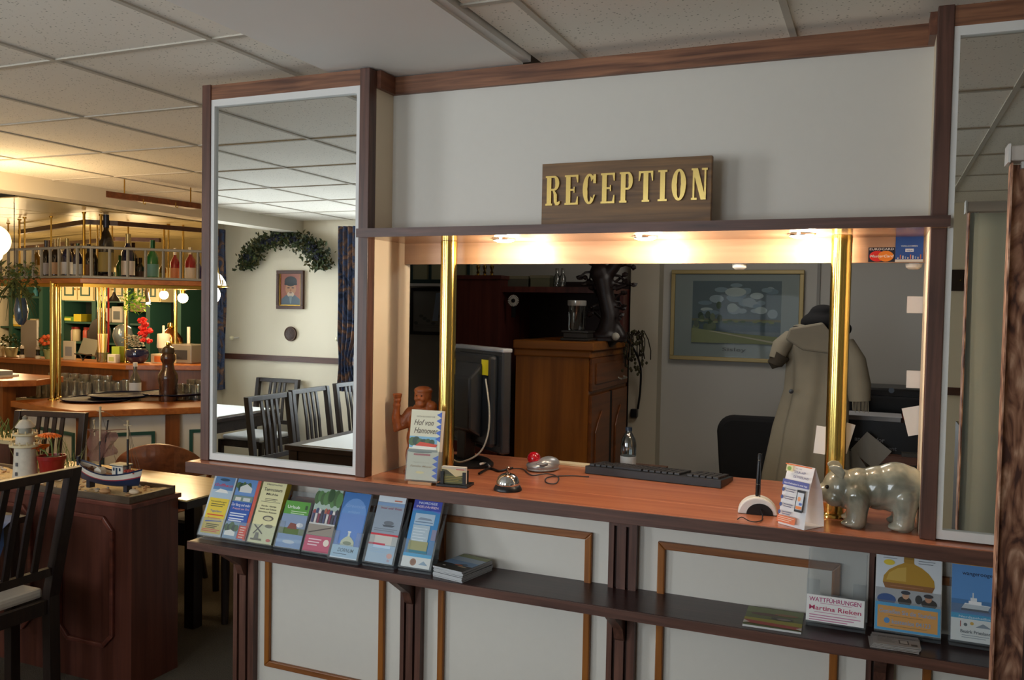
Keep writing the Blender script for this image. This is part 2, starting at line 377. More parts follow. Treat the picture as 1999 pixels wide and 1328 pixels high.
# amber picture-frame mouldings on the panels
def mould(x0, x1, z0, z1):
    w = 0.021
    for pts, m_ in (([(x0,z0),(x1,z0),(x1-w,z0+w),(x0+w,z0+w)], TRIMX), ([(x0,z1),(x1,z1),(x1-w,z1-w),(x0+w,z1-w)], TRIMX), ([(x0,z0),(x0+w,z0+w),(x0+w,z1-w),(x0,z1)], TRIMZ), ([(x1,z0),(x1-w,z0+w),(x1-w,z1-w),(x1,z1)], TRIMZ)):
        o = MB(); o.prism(pts, 0.176, 0.19, 'Y'); o.build('moulding', m_, rec, bevel=0.003)
TR = [(-1.926,-1.447),(-1.251,-0.75),(-0.555,-0.072),(0.128,0.37)]
for a, c in TR: mould(a, c, 0.345, 0.951)

# ---- upper front: posts, mirrors, header
fac = thing('reception_partition', 'tall walnut framed reception partition with two mirrors and cream header wall', 'partition', (0,0,0))
PA, PB, PC = (-2.092,-2.057), (-1.476,-1.441), (0.104,0.139)
for a, c in (PA, PB, PC, (0.78,0.815)):
    b = MB(); b.box(a,0.045,1.071,c,0.085,2.322); b.build('post', WZ, fac, bevel=0.002)
for (x0, x1) in ((PA[1],PB[0]),(PC[1],0.78)):
    b = MB(); b.box(x0,0.05,2.272,x1,0.085,2.320); b.build('head_rail', OAKX, fac)
    b = MB(); w = 0.022
    b.box(x0,0.05,1.075,x0+w*0.6,0.07,2.272); b.box(x1-w*0.6,0.05,1.075,x1,0.07,2.272); b.box(x0+w*0.6,0.05,1.075,x1-w*0.6,0.07,1.075+w); b.box(x0+w*0.6,0.05,2.272-w,x1-w*0.6,0.07,2.272); b.build('mirror_frame', WHITE, fac)
    b = MB(); b.box(x0+w*0.6,0.060,1.075+w,x1-w*0.6,0.066,2.272-w); b.build('mirror', MIRROR, fac)
    b = MB(); b.box(x0-0.02,0.085,1.071,x1+0.02,0.095,2.32); b.build('back_panel', CREAM, fac)
b = MB(); b.box(-1.449,0.085,1.071,-1.441,0.305,2.275); b.build('side_panel', CREAM2, fac)
b = MB(); b.box(0.104,0.085,1.071,0.112,0.30,2.275); b.build('side_panel', CREAM2, fac)
b = MB(); b.box(-1.441,0.185,1.832,0.104,0.20,2.275); b.build('header_wall', CREAM, fac)
b = MB(); b.box(-1.441,0.170,2.268,0.104,0.2,2.322); b.build('crown_moulding', OAKX, fac)
b = MB(); b.box(-1.456,0.085,2.268,-1.426,0.17,2.322); b.build('crown_moulding', OAKY, fac)
b = MB(); b.box(0.089,0.085,2.268,0.110,0.17,2.322); b.build('crown_moulding', OAKY, fac)
HDR = wood('header_shelf_under', 'B48C6C', '987050', 0.18, 'X', 0.5)
b = MB(); b.box(-1.452,0.003,1.806,0.142,0.045,1.831); b.box(-1.441,0.045,1.806,0.104,0.27,1.831); b.build('header_shelf', HDR, fac)
b = MB(); b.box(-1.4525,-0.002,1.8055,0.1425,0.003,1.8315); b.build('shelf_edge', WX, fac)
b = MB(); b.box(-1.441,0.268,1.739,0.104,0.285,1.806); b.build('fascia', wood('fascia_wood', 'C49C7A', 'A88060', 0.35, 'X', 0.5), fac)
for px in (-1.025, -0.60, -0.19):
    s = thing('downlight', {-1.025:'lit round downlight recessed above the monitor, left of the sign', -0.60:'lit round downlight recessed under the middle of the reception sign', -0.19:'lit round downlight recessed beside the right brass column'}[px], 'downlight', (px, 0.13, 1.806), 0, 'downlights in the shelf over the counter')
    b = MB(); b.lathe([(0.030,-0.006),(0.036,-0.004),(0.036,-0.0005)], n=24); b.build('bezel', CHROME, s)
    b = MB(); b.lathe([(0.0,-0.011),(0.020,-0.010),(0.030,-0.0065)], n=24); b.build('lens', mat('spot_lens', 'FFF2D8', 0.3, emit='FFE8C0', es=40), s)
    point('spot_light', (px+.02, 0.15, 1.775), 3.2, (1.0,0.84,0.64), 0.015)

# ================================================================ THINGS ON THE LOWER SHELF
ACR = clear('acrylic', 'F8FAFB', 0.02, 0.05, 0.07, mult=0.25)
PAPER = mat('paper_edge', 'DAD8D2', 0.6)
def holder(label, x, y, w, h=0.195, pocket=0.062, tilt=25, notch=True, depth=0.028, rz=0.0, group='clear leaflet holders on the shelf', sides=0.085):
    t = thing('leaflet_holder', label, 'leaflet holder', (x, y, 0.805), rz, group)
    M = Matrix.Rotation(math.radians(-tilt), 4, 'X')
    def part(name, fn, mm=ACR):
        b = MB(); fn(b); o = b.build(name, mm, t); o.matrix_local = Matrix.Translation((0, 0, 0.012)) @ M; return o
    th = 0.0022
    part('back_plate', lambda b: b.box(0, depth, 0, w, depth+th, h))
    part('base', lambda b: b.box(0, 0, -th, w, depth+th, 0))
    if notch:
        a = w*0.22
        part('front_plate', lambda b: b.prism([(0,0),(w,0),(w,sides),(w-a,sides),(w-a,pocket*0.75),(a,pocket*0.75),(a,sides),(0,sides)], -th, 0, 'Y'))
    else: part('front_plate', lambda b: b.box(0, -th, 0, w, 0, pocket))
    for sx in (0, w-th): part('side_plate', lambda b, sx=sx: b.prism([(0,0),(depth,0),(depth,h*0.9),(0,sides)], sx, sx+th, 'X'))
    b = MB(); b.prism([(0.0,0.0),(0.05,0.0),(0.048,0.006),(0.0,0.006)], 0, w, 'X'); b.build('foot', ACR, t)
    return t, M
def leaflet(label, t, M, x, w, h, els, thick=0.006, y=0.004, z=0.003, edge='D8D8D4', name='leaflet', cat='leaflet', group=None, rz=0.0):
    r = thing(name, label, cat, t.location, t.rotation_euler[2], group)
    b = MB(); b.box(0, 0, 0, w, thick, h); o = b.build('pages', mat('edge_'+edge, edge, 0.6), r)
    base = Matrix.Translation((0, 0, 0.012)) @ M @ Matrix.Translation((x, y, z)); o.matrix_local = base
    art(r, [('r',0,0,w,h,'F0EEE8')] + els, 'cover', base @ Matrix.Translation((0, -0.0004, 0)))
    return r
W = 0.098; H = 0.208
def S(els, w=W, h=H):
    """scale elements given in a 100 x 210 grid to w x h"""
    kx, kz = w/100, h/210; out = []
    for e in els:
        t = e[0]
        if t == 'r': out.append(('r', e[1]*kx, e[2]*kz, e[3]*kx, e[4]*kz, e[5]))
        elif t == 'e': out.append(('e', e[1]*kx, e[2]*kz, e[3]*kx, e[4]*kz, e[5]))
        elif t == 'p': out.append(('p', [(a*kx, c*kz) for a, c in e[1]], e[2]))
        elif t == 'l': out.append(('l', e[1]*kx, e[2]*kz, e[3]*kx, e[4], e[5]*kz, e[6]*kz, e[7]))
        elif t == 't': out.append(('t', e[1]*kx, e[2]*kz, e[3]*kz, e[4], e[5], e[6] if len(e) > 6 else 'CENTER', e[7] if len(e) > 7 else 0.0) + ((e[8]*kx,) if len(e) > 8 else ()))
    return out
def trees(x0, x1, z, hh, col='3C5A34', n=7, seed=1):
    rr = random.Random(seed); return [('e', x0+(x1-x0)*(i+.5)/n, z+hh*rr.uniform(.3,.6), (x1-x0)/n*rr.uniform(.7,1.1), hh*rr.uniform(.4,.7), col if i % 2 else '4F6E42') for i in range(n)]
A = []
A.append(dict(label='leaflet with pale border, blue top picture and yellow text panel, first from the left', els=
  [('r',0,0,100,210,'C8D2DA'),('r',8,132,94,206,'5E8CC0'),('r',8,132,94,160,'B9CFE0'),('e',50,196,22,5,'30506A'),('t',50,172,15,'Gulfhaus','D03A50','CENTER',0.2,80),('p',[(20,150),(80,150),(70,160),(40,164)],'F4F4F0'),
   ('r',8,8,94,130,'F0D23C'),('t',50,116,8,'Veranstaltungen','5A4A20','CENTER',0,70),('l',20,108,80,2,7,3,'7A6A30'),('t',50,82,10,'Tagesfahrt','4A58A0','CENTER',0,50),('r',16,70,88,74,'E0502C'),('t',50,58,9,'Seetiere','D8402C','CENTER',0,56),('p',[(16,46),(86,52),(86,55),(16,50)],'3C58A8'),('l',24,38,80,3,6,3,'58501C'),('l',12,20,88,2,6,3,'D86A58')]))
A.append(dict(label='leaflet with house photographs, blue middle band and red right edge, second from the left', els=
  [('r',0,0,100,210,'5A8ACC'),('r',86,0,100,210,'D8604C'),('r',0,150,84,208,'6C9AD4'),*trees(4,60,168,26,'2C4A3C',5,2),('p',[(18,160),(70,160),(70,176),(44,190),(18,178)],'E4E6E2'),('r',0,128,84,148,'7C9488'),('r',10,130,34,142,'E8E4DC'),('r',44,130,74,142,'D8DCDC'),
   ('r',0,58,86,126,'2458B4'),('t',42,112,13,'Zur Burg und mehr','F2F2F6','CENTER',0,80),('t',46,100,9,'Freizeit am Ort','F0B8B8','CENTER',0,70),('l',6,84,76,2,8,4,'E4ECF8'),('l',6,66,70,2,7,4,'E4ECF8'),
   ('r',0,0,60,56,'8CA8C0'),*trees(2,56,28,24,'30483A',5,4),('p',[(6,10),(50,10),(50,22),(30,30),(6,24)],'F0F0EA'),('r',62,4,96,48,'E04A34'),('l',68,40,90,5,8,3,'F8D8C8')]))
A.append(dict(label='thick pale yellow leaflet with black lettering and windmill drawing, third from the left', thick=0.024, edge='D2B822', els=
  [('r',0,0,100,210,'EDE8B4'),('t',50,196,8,'Historisches','40382A','CENTER',0,64),('t',50,176,16,'Teemuseum','3A3228','CENTER',0,76),('t',50,162,10,'Mühle','3A3228','CENTER',0,50),('l',26,148,78,2,5,2,'6A6250'),('l',12,138,92,1,5,1.4,'6A6250'),
   ('t',50,122,7,'Kandis · Kluntje','40382A','CENTER',0,62),('t',50,112,7,'Sahne und Gebäck','40382A','CENTER',0,70),('t',50,102,7,'Stövchen, Kannen','40382A','CENTER',0,76),('e',60,84,22,9,'6C665A'),('e',60,83,16,6,'D8D2A8'),
   ('p',[(22,10),(42,10),(38,34),(26,34)],'77715E'),('p',[(10,58),(14,60),(54,32),(50,30)],'5A5448'),('p',[(14,30),(18,28),(46,62),(42,64)],'5A5448'),('r',10,8,54,14,'6E6856'),('e',72,58,16,6,'8A846C'),('e',84,12,9,5,'D06A5C')]))
A.append(dict(label='short green and blue leaflet standing low in its clear holder', h=0.150, els=
  [('r',0,0,100,210,'7FA6D8'),('r',0,150,100,210,'5FA840'),('t',36,176,20,'Urlaub','F4F8F0','CENTER',0,50),('r',82,176,92,194,'2C4A28'),('l',30,162,92,2,9,3,'DCF0D0'),('r',0,78,100,150,'8FA4C4'),('r',0,60,100,88,'5E7838'),('p',[(30,84),(70,84),(64,108),(40,112)],'8A4A3C'),('e',78,104,14,10,'E8E8EC'),('p',[(0,20),(100,26),(100,40),(0,34)],'9ABCE4'),('e',50,26,24,8,'D8E4F0')]))
A.append(dict(label='leaflet with a group photograph under trees and pink foot, fifth from the left', els=
  [('r',0,0,100,210,'9DB4A0'),('r',0,110,100,210,'B6CCC0'),*trees(0,100,160,44,'5E8A50',8,3),('e',60,186,12,22,'3A5A34'),('r',0,96,100,132,'8A7C88'),*[('e',8+i*11,128+((i*5)%7),5,9,['A84848','46507C','E8E0DC','3C4050','C07058'][i%5]) for i in range(9)],*[('r',4+i*11,92,12+i*11,124,['50587C','E0DAD6','90485A','484C5C'][i%4]) for i in range(9)],
   ('r',0,88,100,93,'DADAD8'),('r',0,54,100,88,'A0968A'),('p',[(6,58),(90,80),(90,84),(6,62)],'564C48'),('r',0,0,100,52,'C8607A'),('l',14,38,64,3,9,3.5,'F0D4DC'),('e',84,32,11,11,'F2E6D8'),('r',0,0,100,4,'B05068')]))
A.append(dict(label='blue leaflet with a white bottle picture low on the cover, sixth from the left', els=
  [('r',0,0,100,210,'3E78BE'),('e',50,140,46,52,'6C9CDC'),('r',4,40,96,142,'6C94D8'),('t',50,162,15,'Greetsiel','8CB4E8','CENTER',0.2,72),('t',50,144,12,'erleben','8CB4E8','CENTER',0.2,44),('r',48,66,56,86,'D8E0D8'),('r',46,82,58,86,'F0F0EC'),('p',[(26,40),(78,40),(76,54),(66,64),(56,70),(48,70),(38,64),(28,54)],'C8D0B8'),('e',52,48,16,6,'8E9A84'),
   ('r',0,0,100,40,'B4D8F0'),('t',52,20,16,'DORNUM','3A5A6C','CENTER',0.3,60),('l',10,12,60,1,4,2,'506A80'),('r',0,0,100,3,'E8F4FC')]))
A.append(dict(label='grey sea picture leaflet with a red stripe showing behind its pocket, seventh from the left', els=
  [('r',0,0,100,210,'9AA8B8'),('r',0,190,100,210,'DCE6EE'),('r',60,194,88,198,'D0785C'),('r',0,178,100,188,'88A8D0'),('t',54,168,9,'Insel und Watt','A85A6C','CENTER',0,76),('e',56,124,18,7,'6E7680'),('p',[(34,118),(80,118),(72,112),(40,112)],'545C66'),('l',8,104,92,2,6,2,'7A828C'),('r',0,84,100,90,'D83040'),('r',0,56,100,84,'D8D4CC'),('r',0,54,60,60,'D04458'),('r',0,0,100,54,'C4DCF0'),('l',8,44,90,3,6,1.5,'9CC4E4'),('e',84,24,10,8,'E8B4A8'),('t',84,6,10,'01','C86050','CENTER')]))
A.append(dict(label='blue leaflet with white ship photograph panel and round brown seal, beside the loose brochures', els=
  [('r',0,0,100,210,'3A8CC8'),('r',0,176,100,210,'3A48B0'),('t',50,196,10,'NORDSEE','DDE6F8','CENTER',0,66),('t',50,184,10,'INSELFÄHREN','F0D8E0','CENTER',0,78),('p',[(0,172),(50,180),(100,170),(100,176),(0,180)],'5A78D0'),('r',14,132,84,166,'B4CCE0'),('p',[(22,146),(78,146),(70,152),(34,154)],'8898AC'),('r',18,138,80,141,'6C88A4'),('r',14,66,74,130,'B8CCD8'),('l',18,118,66,5,9,2.5,'DCE8F0'),
   ('r',10,50,78,80,'A8A878'),('r',8,42,80,52,'3C88A0'),('r',84,86,100,120,'8C8CA8'),('r',0,32,100,42,'48B4E4'),('r',0,0,100,32,'EEF0EC'),('e',40,16,11,11,'A87858'),('e',40,16,7,7,'946648'),('p',[(60,10),(92,10),(84,16),(76,22),(68,16)],'9AB4C8')]))
XS = [-2.098, -1.996, -1.892, -1.780, -1.668, -1.557, -1.436, -1.312]
YS = [0.038, 0.040, 0.040, 0.038, 0.036, 0.018, 0.028, 0.034]
WD = [0.100, 0.100, 0.102, 0.104, 0.104, 0.112, 0.112, 0.112]
HL = ['first clear leaflet holder at the left end of the shelf','clear leaflet holder with the house photograph leaflet','clear leaflet holder with the thick yellow leaflets','clear leaflet holder half empty behind the green leaflet','clear leaflet holder with the pink-footed group leaflet','white-fronted clear holder with the blue bottle leaflet','clear pocket holder with the grey sea leaflet','last clear holder of the row, beside loose brochures']
for i, a in enumerate(A):
    t, M = holder(HL[i], XS[i], YS[i], WD[i], h=0.20 if i != 3 else 0.19, notch=i > 2, tilt=24)
    th = a.get('thick', 0.010); h = a.get('h', 0.205)
    leaflet(a['label'], t, M, (WD[i]-0.097)/2, 0.097, h, S(a['els'], 0.097, h), thick=th, edge=a.get('edge', 'D0D4D8'), group='leaflets in the holders on the left of the shelf', y=0.002)
# loose pile of brochures
px0, py0 = -1.190, 0.030
dirv = math.radians(-11)
for k in range(9):
    r = thing('brochure', 'glossy dark sea-picture brochure, on top of the loose pile' if k == 8 else ORD[k] + ' brochure from the bottom of the loose pile on the shelf', 'brochure', (px0+random.uniform(-.003,.003), py0+random.uniform(0,.004), 0.8045+k*0.0036), dirv+random.uniform(-.02,.02), 'loose pile of brochures on the shelf')
    b = MB(); b.box(0,0,0,0.108,0.150,0.0032); b.build('pages', mat('brochure_pages', 'B8BABC', 0.5), r)
    b = MB(); b.box(0,0,0.0032,0.108,0.150,0.0035); b.build('cover', mat('brochure_cover', '2C3238', 0.25), r)
    if k == 8:
        els = [('r',0,0,100,210,'33302C'),('r',0,70,100,170,'7296BC'),('r',0,120,100,175,'A0B4C4'),('r',0,170,100,210,'8A9468'),('p',[(20,50),(70,90),(80,84),(40,40)],'2A3440'),('e',56,66,14,6,'C86A3C'),('e',74,52,16,6,'B8A888'),('e',24,30,5,4,'E8E4DC')]
        art(r, S(els, 0.108, 0.150), 'cover_print', Matrix.Translation((0,0,0.0038)) @ Matrix.Rotation(-PI/2, 4, 'X'))
# ------- right-hand group on the shelf
r = thing('booklet', 'flat landscape-format booklet with green, yellow and red cover, lying on the shelf', 'booklet', (-0.296, 0.022, 0.8045), 0.03)
b = MB(); b.box(0,0,0,0.142,0.145,0.005); b.build('pages', mat('edge_D8D8D4', 'D8D8D4', 0.6), r)
els = [('r',0,0,142,112,'6F7A4A'),('r',0,80,142,112,'7E8A5C'),('e',46,72,34,8,'6C5048'),('e',100,80,30,7,'9A7452'),('e',92,56,28,9,'54504A'),('e',96,54,18,6,'8C8478'),('r',0,22,142,44,'A8A030'),('p',[(0,30),(0,12),(142,4),(142,20)],'B4493C'),('p',[(0,26),(16,16),(0,8)],'E4DCD0'),('p',[(142,20),(128,10),(142,3)],'E4DCD0')]
art(r, [tuple(v*(0.001 if i_ % 2 else .00129) if isinstance(v, (int, float)) else ([(a*.001, c*.00129) for a, c in v] if isinstance(v, list) else v) for i_, v in enumerate(e)) for e in els], 'cover', Matrix.Translation((0,0,0.0055)) @ Matrix.Rotation(-PI/2, 4, 'X'))
# business card holder in clear acrylic, with insert
t, M = holder('large empty clear acrylic stand with white name insert, on the right of the shelf', -0.150, 0.100, 0.142, h=0.20, notch=True, tilt=13, depth=0.034, pocket=0.095, sides=0.105, group='clear acrylic stands on the right of the shelf')
r = thing('insert_card', 'white card insert with pink guided mudflat walk lettering in the empty acrylic stand', 'card', t.location, 0)
els = [('r',0,0,140,66,'F0EEEC'),('t',70,50,15,'WATTFÜHRUNGEN','B0286C','CENTER',0,126),('l',34,46,110,1,3,1.2,'C87AA0'),('t',70,29,16,'Martina Rieken','B82058','CENTER',0,126),('l',20,23,122,1,3,1.4,'C87AA0'),('l',8,15,132,3,6,2.2,'C87AA0')]
sc = lambda els, k: [tuple(v*k if isinstance(v, (int, float)) and not isinstance(v, bool) and not (e[0] == 'l' and i == 4) and not (e[0] == 't' and i == 7) else ([(a*k, c*k) for a, c in v] if isinstance(v, list) else v) for i, v in enumerate(e)) for e in els]
b = MB(); b.box(0.003,-0.001,0.002,0.139,0.0,0.067); o = b.build('card', PAPER, r); o.matrix_local = Matrix.Translation((0,0,0.012)) @ M @ Matrix.Translation((0,-0.0036,0))
art(r, sc(els, 0.00098), 'lettering', Matrix.Translation((0.001,0,0.012)) @ M @ Matrix.Translation((0,-0.0052,0.002)))
# big bottle poster leaflet
t, M = holder('clear stand holding the large golden bottle leaflet', 0.012, 0.108, 0.150, h=0.12, notch=False, tilt=13, pocket=0.075, sides=0.075, group='clear acrylic stands on the right of the shelf')
els = [('r',0,0,150,215,'D5DCE2'),('r',64,172,88,204,'8C6A14'),('r',62,196,90,202,'A88420'),('p',[(66,180),(86,180),(90,166),(64,166)],'A87E1C'),
 ('p',[(16,118),(18,134),(30,150),(48,162),(64,170),(88,170),(106,162),(122,150),(134,134),(136,118)],'B48A22'),('p',[(24,124),(30,142),(50,156),(70,160),(70,124)],'C8A448'),('p',[(16,118),(136,118),(130,104),(22,104)],'8C5C2C'),('l',34,110,110,1,3,2,'A8704C'),
 ('e',30,168,13,7,'E4CC38'),('l',16,196,48,4,6,1.6,'8C96A0'),('l',98,196,136,5,6,1.4,'6C747C'),('t',76,206,8,'Urlaub für Genießer','5C6468','CENTER',0,110),
 ('r',0,66,150,104,'A4A8AC'),('e',26,76,22,14,'35548C'),('e',68,76,16,12,'2C2824'),('e',70,90,8,9,'C49A7C'),('e',70,97,11,5,'2E3440'),('e',124,76,18,12,'302A26'),('e',122,88,8,9,'B08468'),('e',122,95,11,5,'34343A'),('e',100,84,8,11,'2C2E30'),
 ('r',0,0,150,68,'3CA8DC'),('r',6,6,144,60,'E8A236'),('t',75,42,15,'Genießen Sie die Stunden','88AACC','CENTER',0,130),('l',30,36,110,1,3,1,'7C5A20'),('e',28,24,7,7,'3C90D0'),('t',84,18,15,'kostenlos 04123','88AACC','CENTER',0,88),('l',36,12,120,1,3,1,'7C5A20')]
r = thing('leaflet', 'large leaflet with golden bottle, men in caps and orange text box', 'leaflet', t.location, 0)
b = MB(); b.box(0,0,0,0.150,0.004,0.212); o = b.build('pages', PAPER, r); o.matrix_local = Matrix.Translation((0,0,0.012)) @ M @ Matrix.Translation((0,0.003,0.002))
art(r, sc(els, 0.00098), 'cover', Matrix.Translation((0,0,0.012)) @ M @ Matrix.Translation((0.001,0.0026,0.003)))
# ferry leaflet
t, M = holder('clear stand holding the blue ferry leaflet, rightmost on the shelf', 0.180, 0.112, 0.104, h=0.205, notch=False, tilt=10, pocket=0.090, sides=0.09, group='clear acrylic stands on the right of the shelf')
els = [('r',0,0,100,210,'4C86C8'),('r',0,184,100,210,'E0A820'),('t',50,197,7,'Gutscheine ab Harlesiel','C88C20','CENTER',0,80),('l',34,190,92,2,5,1.6,'F4DC90'),('r',0,90,100,184,'5A92D0'),('r',0,70,100,100,'4878AC'),('t',56,160,13,'wangerooge','1C2C4C','CENTER',0,66),
 ('p',[(22,78),(80,78),(86,90),(30,92)],'E8ECF0'),('r',38,90,66,98,'F2F4F6'),('r',42,98,56,106,'E4E8EC'),('r',46,106,49,118,'D0D8E0'),('p',[(22,74),(84,74),(80,79),(22,79)],'2C3E58'),('r',0,54,100,66,'38A8D8'),('t',54,56,8,'Nordseeheilbad','D8F0FA','CENTER',0,74),('r',0,0,100,54,'ECEEEC'),('r',20,34,22,48,'B04838'),('e',32,40,4,4,'606A70'),('e',46,44,4,4,'E0B040'),('p',[(54,36),(88,36),(80,41),(70,46),(62,41)],'8C98A4'),('t',54,20,11,'Bezirk Friesland','586068','CENTER',0,66),('l',24,14,84,2,5,1.4,'98A0A8')]
leaflet('blue leaflet with a white ferry at sea and yellow top strip', t, M, 0.003, 0.098, 0.205, S(els, 0.098, 0.205), thick=0.006, y=0.002)
# loose cards in front
for k in range(6):
    r = thing('info_card', 'grey information card on top of the small fanned pile' if k == 5 else ORD[k] + ' grey information card from the bottom of the fanned pile', 'card', (0.004+k*0.0015, 0.014+k*0.003, 0.8042+k*0.0012), random.uniform(-0.06, 0.1) if k < 5 else 0.06, 'small fanned pile of cards before the bottle leaflet')
    b = MB(); b.box(0,0,0,0.105,0.075,0.001); b.build('card', mat('grey_card', 'A8A4A0', 0.5), r)
    if k == 5: art(r, sc([('r',0,0,105,75,'B4AEA8'),('r',0,48,105,62,'9A948E'),('t',56,50,11,'Der Jahreskalender','5C5650','CENTER',0,84),('l',10,42,54,5,6,2,'87817A'),('r',58,14,80,40,'5A5450'),('r',61,17,77,37,'C8C2BA'),('r',84,8,98,20,'5A5450')], 0.001), 'print', Matrix.Translation((0,0,0.0012)) @ Matrix.Rotation(-PI/2, 4, 'X'))

# ================================================================ SIGN
def glyph(ch, b, h, y0, y1, mm):
    """slab-serif capital of height h at the origin"""
    w = {'R':.66,'E':.60,'C':.58,'P':.60,'T':.60,'I':.36,'O':.58,'N':.64}[ch]*h; s = 0.20*h; t = 0.065*h; sf = 0.055*h
    cnt = [0]
    def yy():
        cnt[0] += 1; return y0 - .00012*cnt[0]
    def R_(x0, z0, x1, z1): b.box(x0, yy(), z0, x1, y1, z1, mm)
    def arc(cx, cz, rx, rz, a0, a1, tx, tz, n=14):
        for i in range(n):
            p, q = [math.radians(a0+(a1-a0)*j/n) for j in (i, i+1)]
            wi = lambda a: (tx*abs(math.cos(a))+tz*abs(math.sin(a)))
            o1 = (cx+rx*math.cos(p), cz+rz*math.sin(p)); o2 = (cx+rx*math.cos(q), cz+rz*math.sin(q))
            i1 = (cx+(rx-wi(p))*math.cos(p), cz+(rz-wi(p))*math.sin(p)); i2 = (cx+(rx-wi(q))*math.cos(q), cz+(rz-wi(q))*math.sin(q))
            b.prism([o1, o2, i2, i1], yy(), y1, 'Y', mm)
    if ch in 'REP':
        R_(sf, 0, sf+s, h); R_(0, 0, s+2*sf, t); R_(0, h-t, s+2*sf, h)
    if ch == 'E':
        R_(sf+s, h-t, w, h); R_(sf+s, 0, w, t); R_(sf+s, h*.5-t/2, w*.72, h*.5+t/2); R_(w*.66, h*.40, w*.74, h*.60)
        b.prism([(w-.10*h, h-t),(w, h-t),(w, h*.74),(w-.04*h, h*.74)], yy(), y1, 'Y', mm); b.prism([(w-.10*h, t),(w, t),(w, h*.27),(w-.04*h, h*.27)], yy(), y1, 'Y', mm)
    if ch in 'RP':
        R_(sf+s, h-t, w*.62, h); zz = h*.50 if ch == 'R' else h*.42; R_(sf+s, zz, w*.62, zz+t)
        rr = (h-zz)/2; arc(w*.60, zz+rr, w*.34, rr, -90, 90, s*.85, t)
    if ch == 'R':
        b.prism([(w*.48, h*.53),(w*.66, h*.48),(w*.80, h*.36),(w*.80, h*.08),(w*.60, h*.10),(w*.58, h*.38)], yy(), y1, 'Y', mm); b.prism([(w*.62, h*.10),(w*.72, 0),(w*.90, 0),(w, h*.06),(w, h*.14),(w*.80, h*.10)], yy(), y1, 'Y', mm)
    if ch == 'T':
        c = w/2; R_(c-s/2, 0, c+s/2, h); R_(c-s/2-sf, 0, c+s/2+sf, t); R_(0, h-t, w, h)
        for a, d in ((0, 1), (w, -1)): b.prism([(a, h-t),(a+d*.10*h, h-t),(a+d*.04*h, h*.68),(a, h*.68)], yy(), y1, 'Y', mm)
    if ch == 'I': R_(sf*1.6, 0, sf*1.6+s, h); R_(0, 0, s+3.2*sf, t); R_(0, h-t, s+3.2*sf, h)
    if ch == 'O': arc(w/2, h/2, w/2, h*.51, 0, 360, s, t, 30)
    if ch == 'C':
        arc(w/2, h/2, w/2, h*.51, 48, 312, s, t, 22); R_(w*.80, h*.68, w, h*.98); b.prism([(w*.84, h*.30),(w*.96, h*.30),(w*.80, h*.10),(w*.72, h*.12)], yy(), y1, 'Y', mm)
    if ch == 'N':
        R_(sf, 0, sf+t*1.1, h); R_(0, 0, t+3*sf, t); R_(w-sf-t*1.1, 0, w-sf, h); R_(w-t-3*sf, h-t, w, h); R_(0, h-t, s, h)
        b.prism([(sf*.6, h),(sf*.6+s*1.1, h),(w-sf, 0),(w-sf-s*1.0, 0)], yy(), y1, 'Y', mm)
    return w
sg = thing('reception_sign', 'brown wooden board with raised gold capitals reading reception, above the counter opening', 'sign', (-0.896, 0.098, 1.832))
sw = -0.417 - -0.896
b = MB(); b.box(0,0,0,sw,0.019,0.181); b.build('board', wood('sign_oak', '8E6636', '5A3C1C', 0.45, 'X', 1.0), sg, bevel=0.0015)
GOLD = mat('gold_letter', 'E8C878', 0.22, metal=0.85, spec=0.6)
x = 0.0135
LH = 0.083
for i, ch in enumerate('RECEPTION'):
    b = MB(); w = glyph(ch, b, LH, -0.005, 0.0, GOLD); o = b.build('letter', GOLD, sg, loc=(x, 0, 0.062 + 0.0004*i)); o.scale = (0.80, 1, 1); x += w*0.80 + 0.0136

# card stickers on the fascia
def sticker(label, x0, x1, z0, z1, els, w, h):
    r = thing('card_sticker', label, 'sticker', (x0, 0.2665, z0), 0, 'payment stickers on the fascia')
    b = MB(); b.box(0,0,0,x1-x0,0.001,z1-z0); b.build('film', mat('sticker_black', '14162A', 0.3), r)
    kx, kz = (x1-x0)/w, (z1-z0)/h
    art(r, [tuple([e[0]] + [ (v*kx if (i in (0, 2) and e[0] in 'rel') else v*kz) if isinstance(v, (int, float)) and e[0] != 't' else v for i, v in enumerate(e[1:])]) if e[0] in 'rel' else (('p', [(a*kx, c*kz) for a, c in e[1]], e[2]) if e[0] == 'p' else ('t', e[1]*kx, e[2]*kz, e[3]*kz, e[4], e[5], 'CENTER', e[6] if len(e) > 6 else 0, e[7]*kx)) for e in els], 'print', Matrix.Translation((0,-0.0004,0)))
sx0, sx1, sx2 = -0.032, 0.032, 0.099
sticker('dark card payment sticker with overlapping red and orange discs', sx0, sx1, 1.741, 1.779, [('r',0,0,100,76,'14162A'),('t',50,62,15,'EUROCARD','E8E4E0',0,92),('e',34,30,30,28,'E02A1C'),('e',66,30,30,28,'F08A1C'),('t',50,24,19,'MasterCard','F8F4EC',0.2,90)], 100, 76)
sticker('blue card payment sticker reading welcomes, beside the jamb', sx1+0.001, sx2, 1.741, 1.806, [('r',0,0,100,126,'24509C'),('r',0,0,100,12,'D8D4C8'),('e',50,76,44,8,'24509C'),('t',50,76,10,'WELCOMES','E4E8E4',0,60),('r',36,50,66,66,'E8ECF0'),('t',51,53,10,'VISA','24509C',0,24)] + [('r',8+i*9,14,12+i*9,22+((i*13)%17),['D8C8B0','C8704C','E8E4DC','7CA0D0'][i%4]) for i in range(10)], 100, 126)

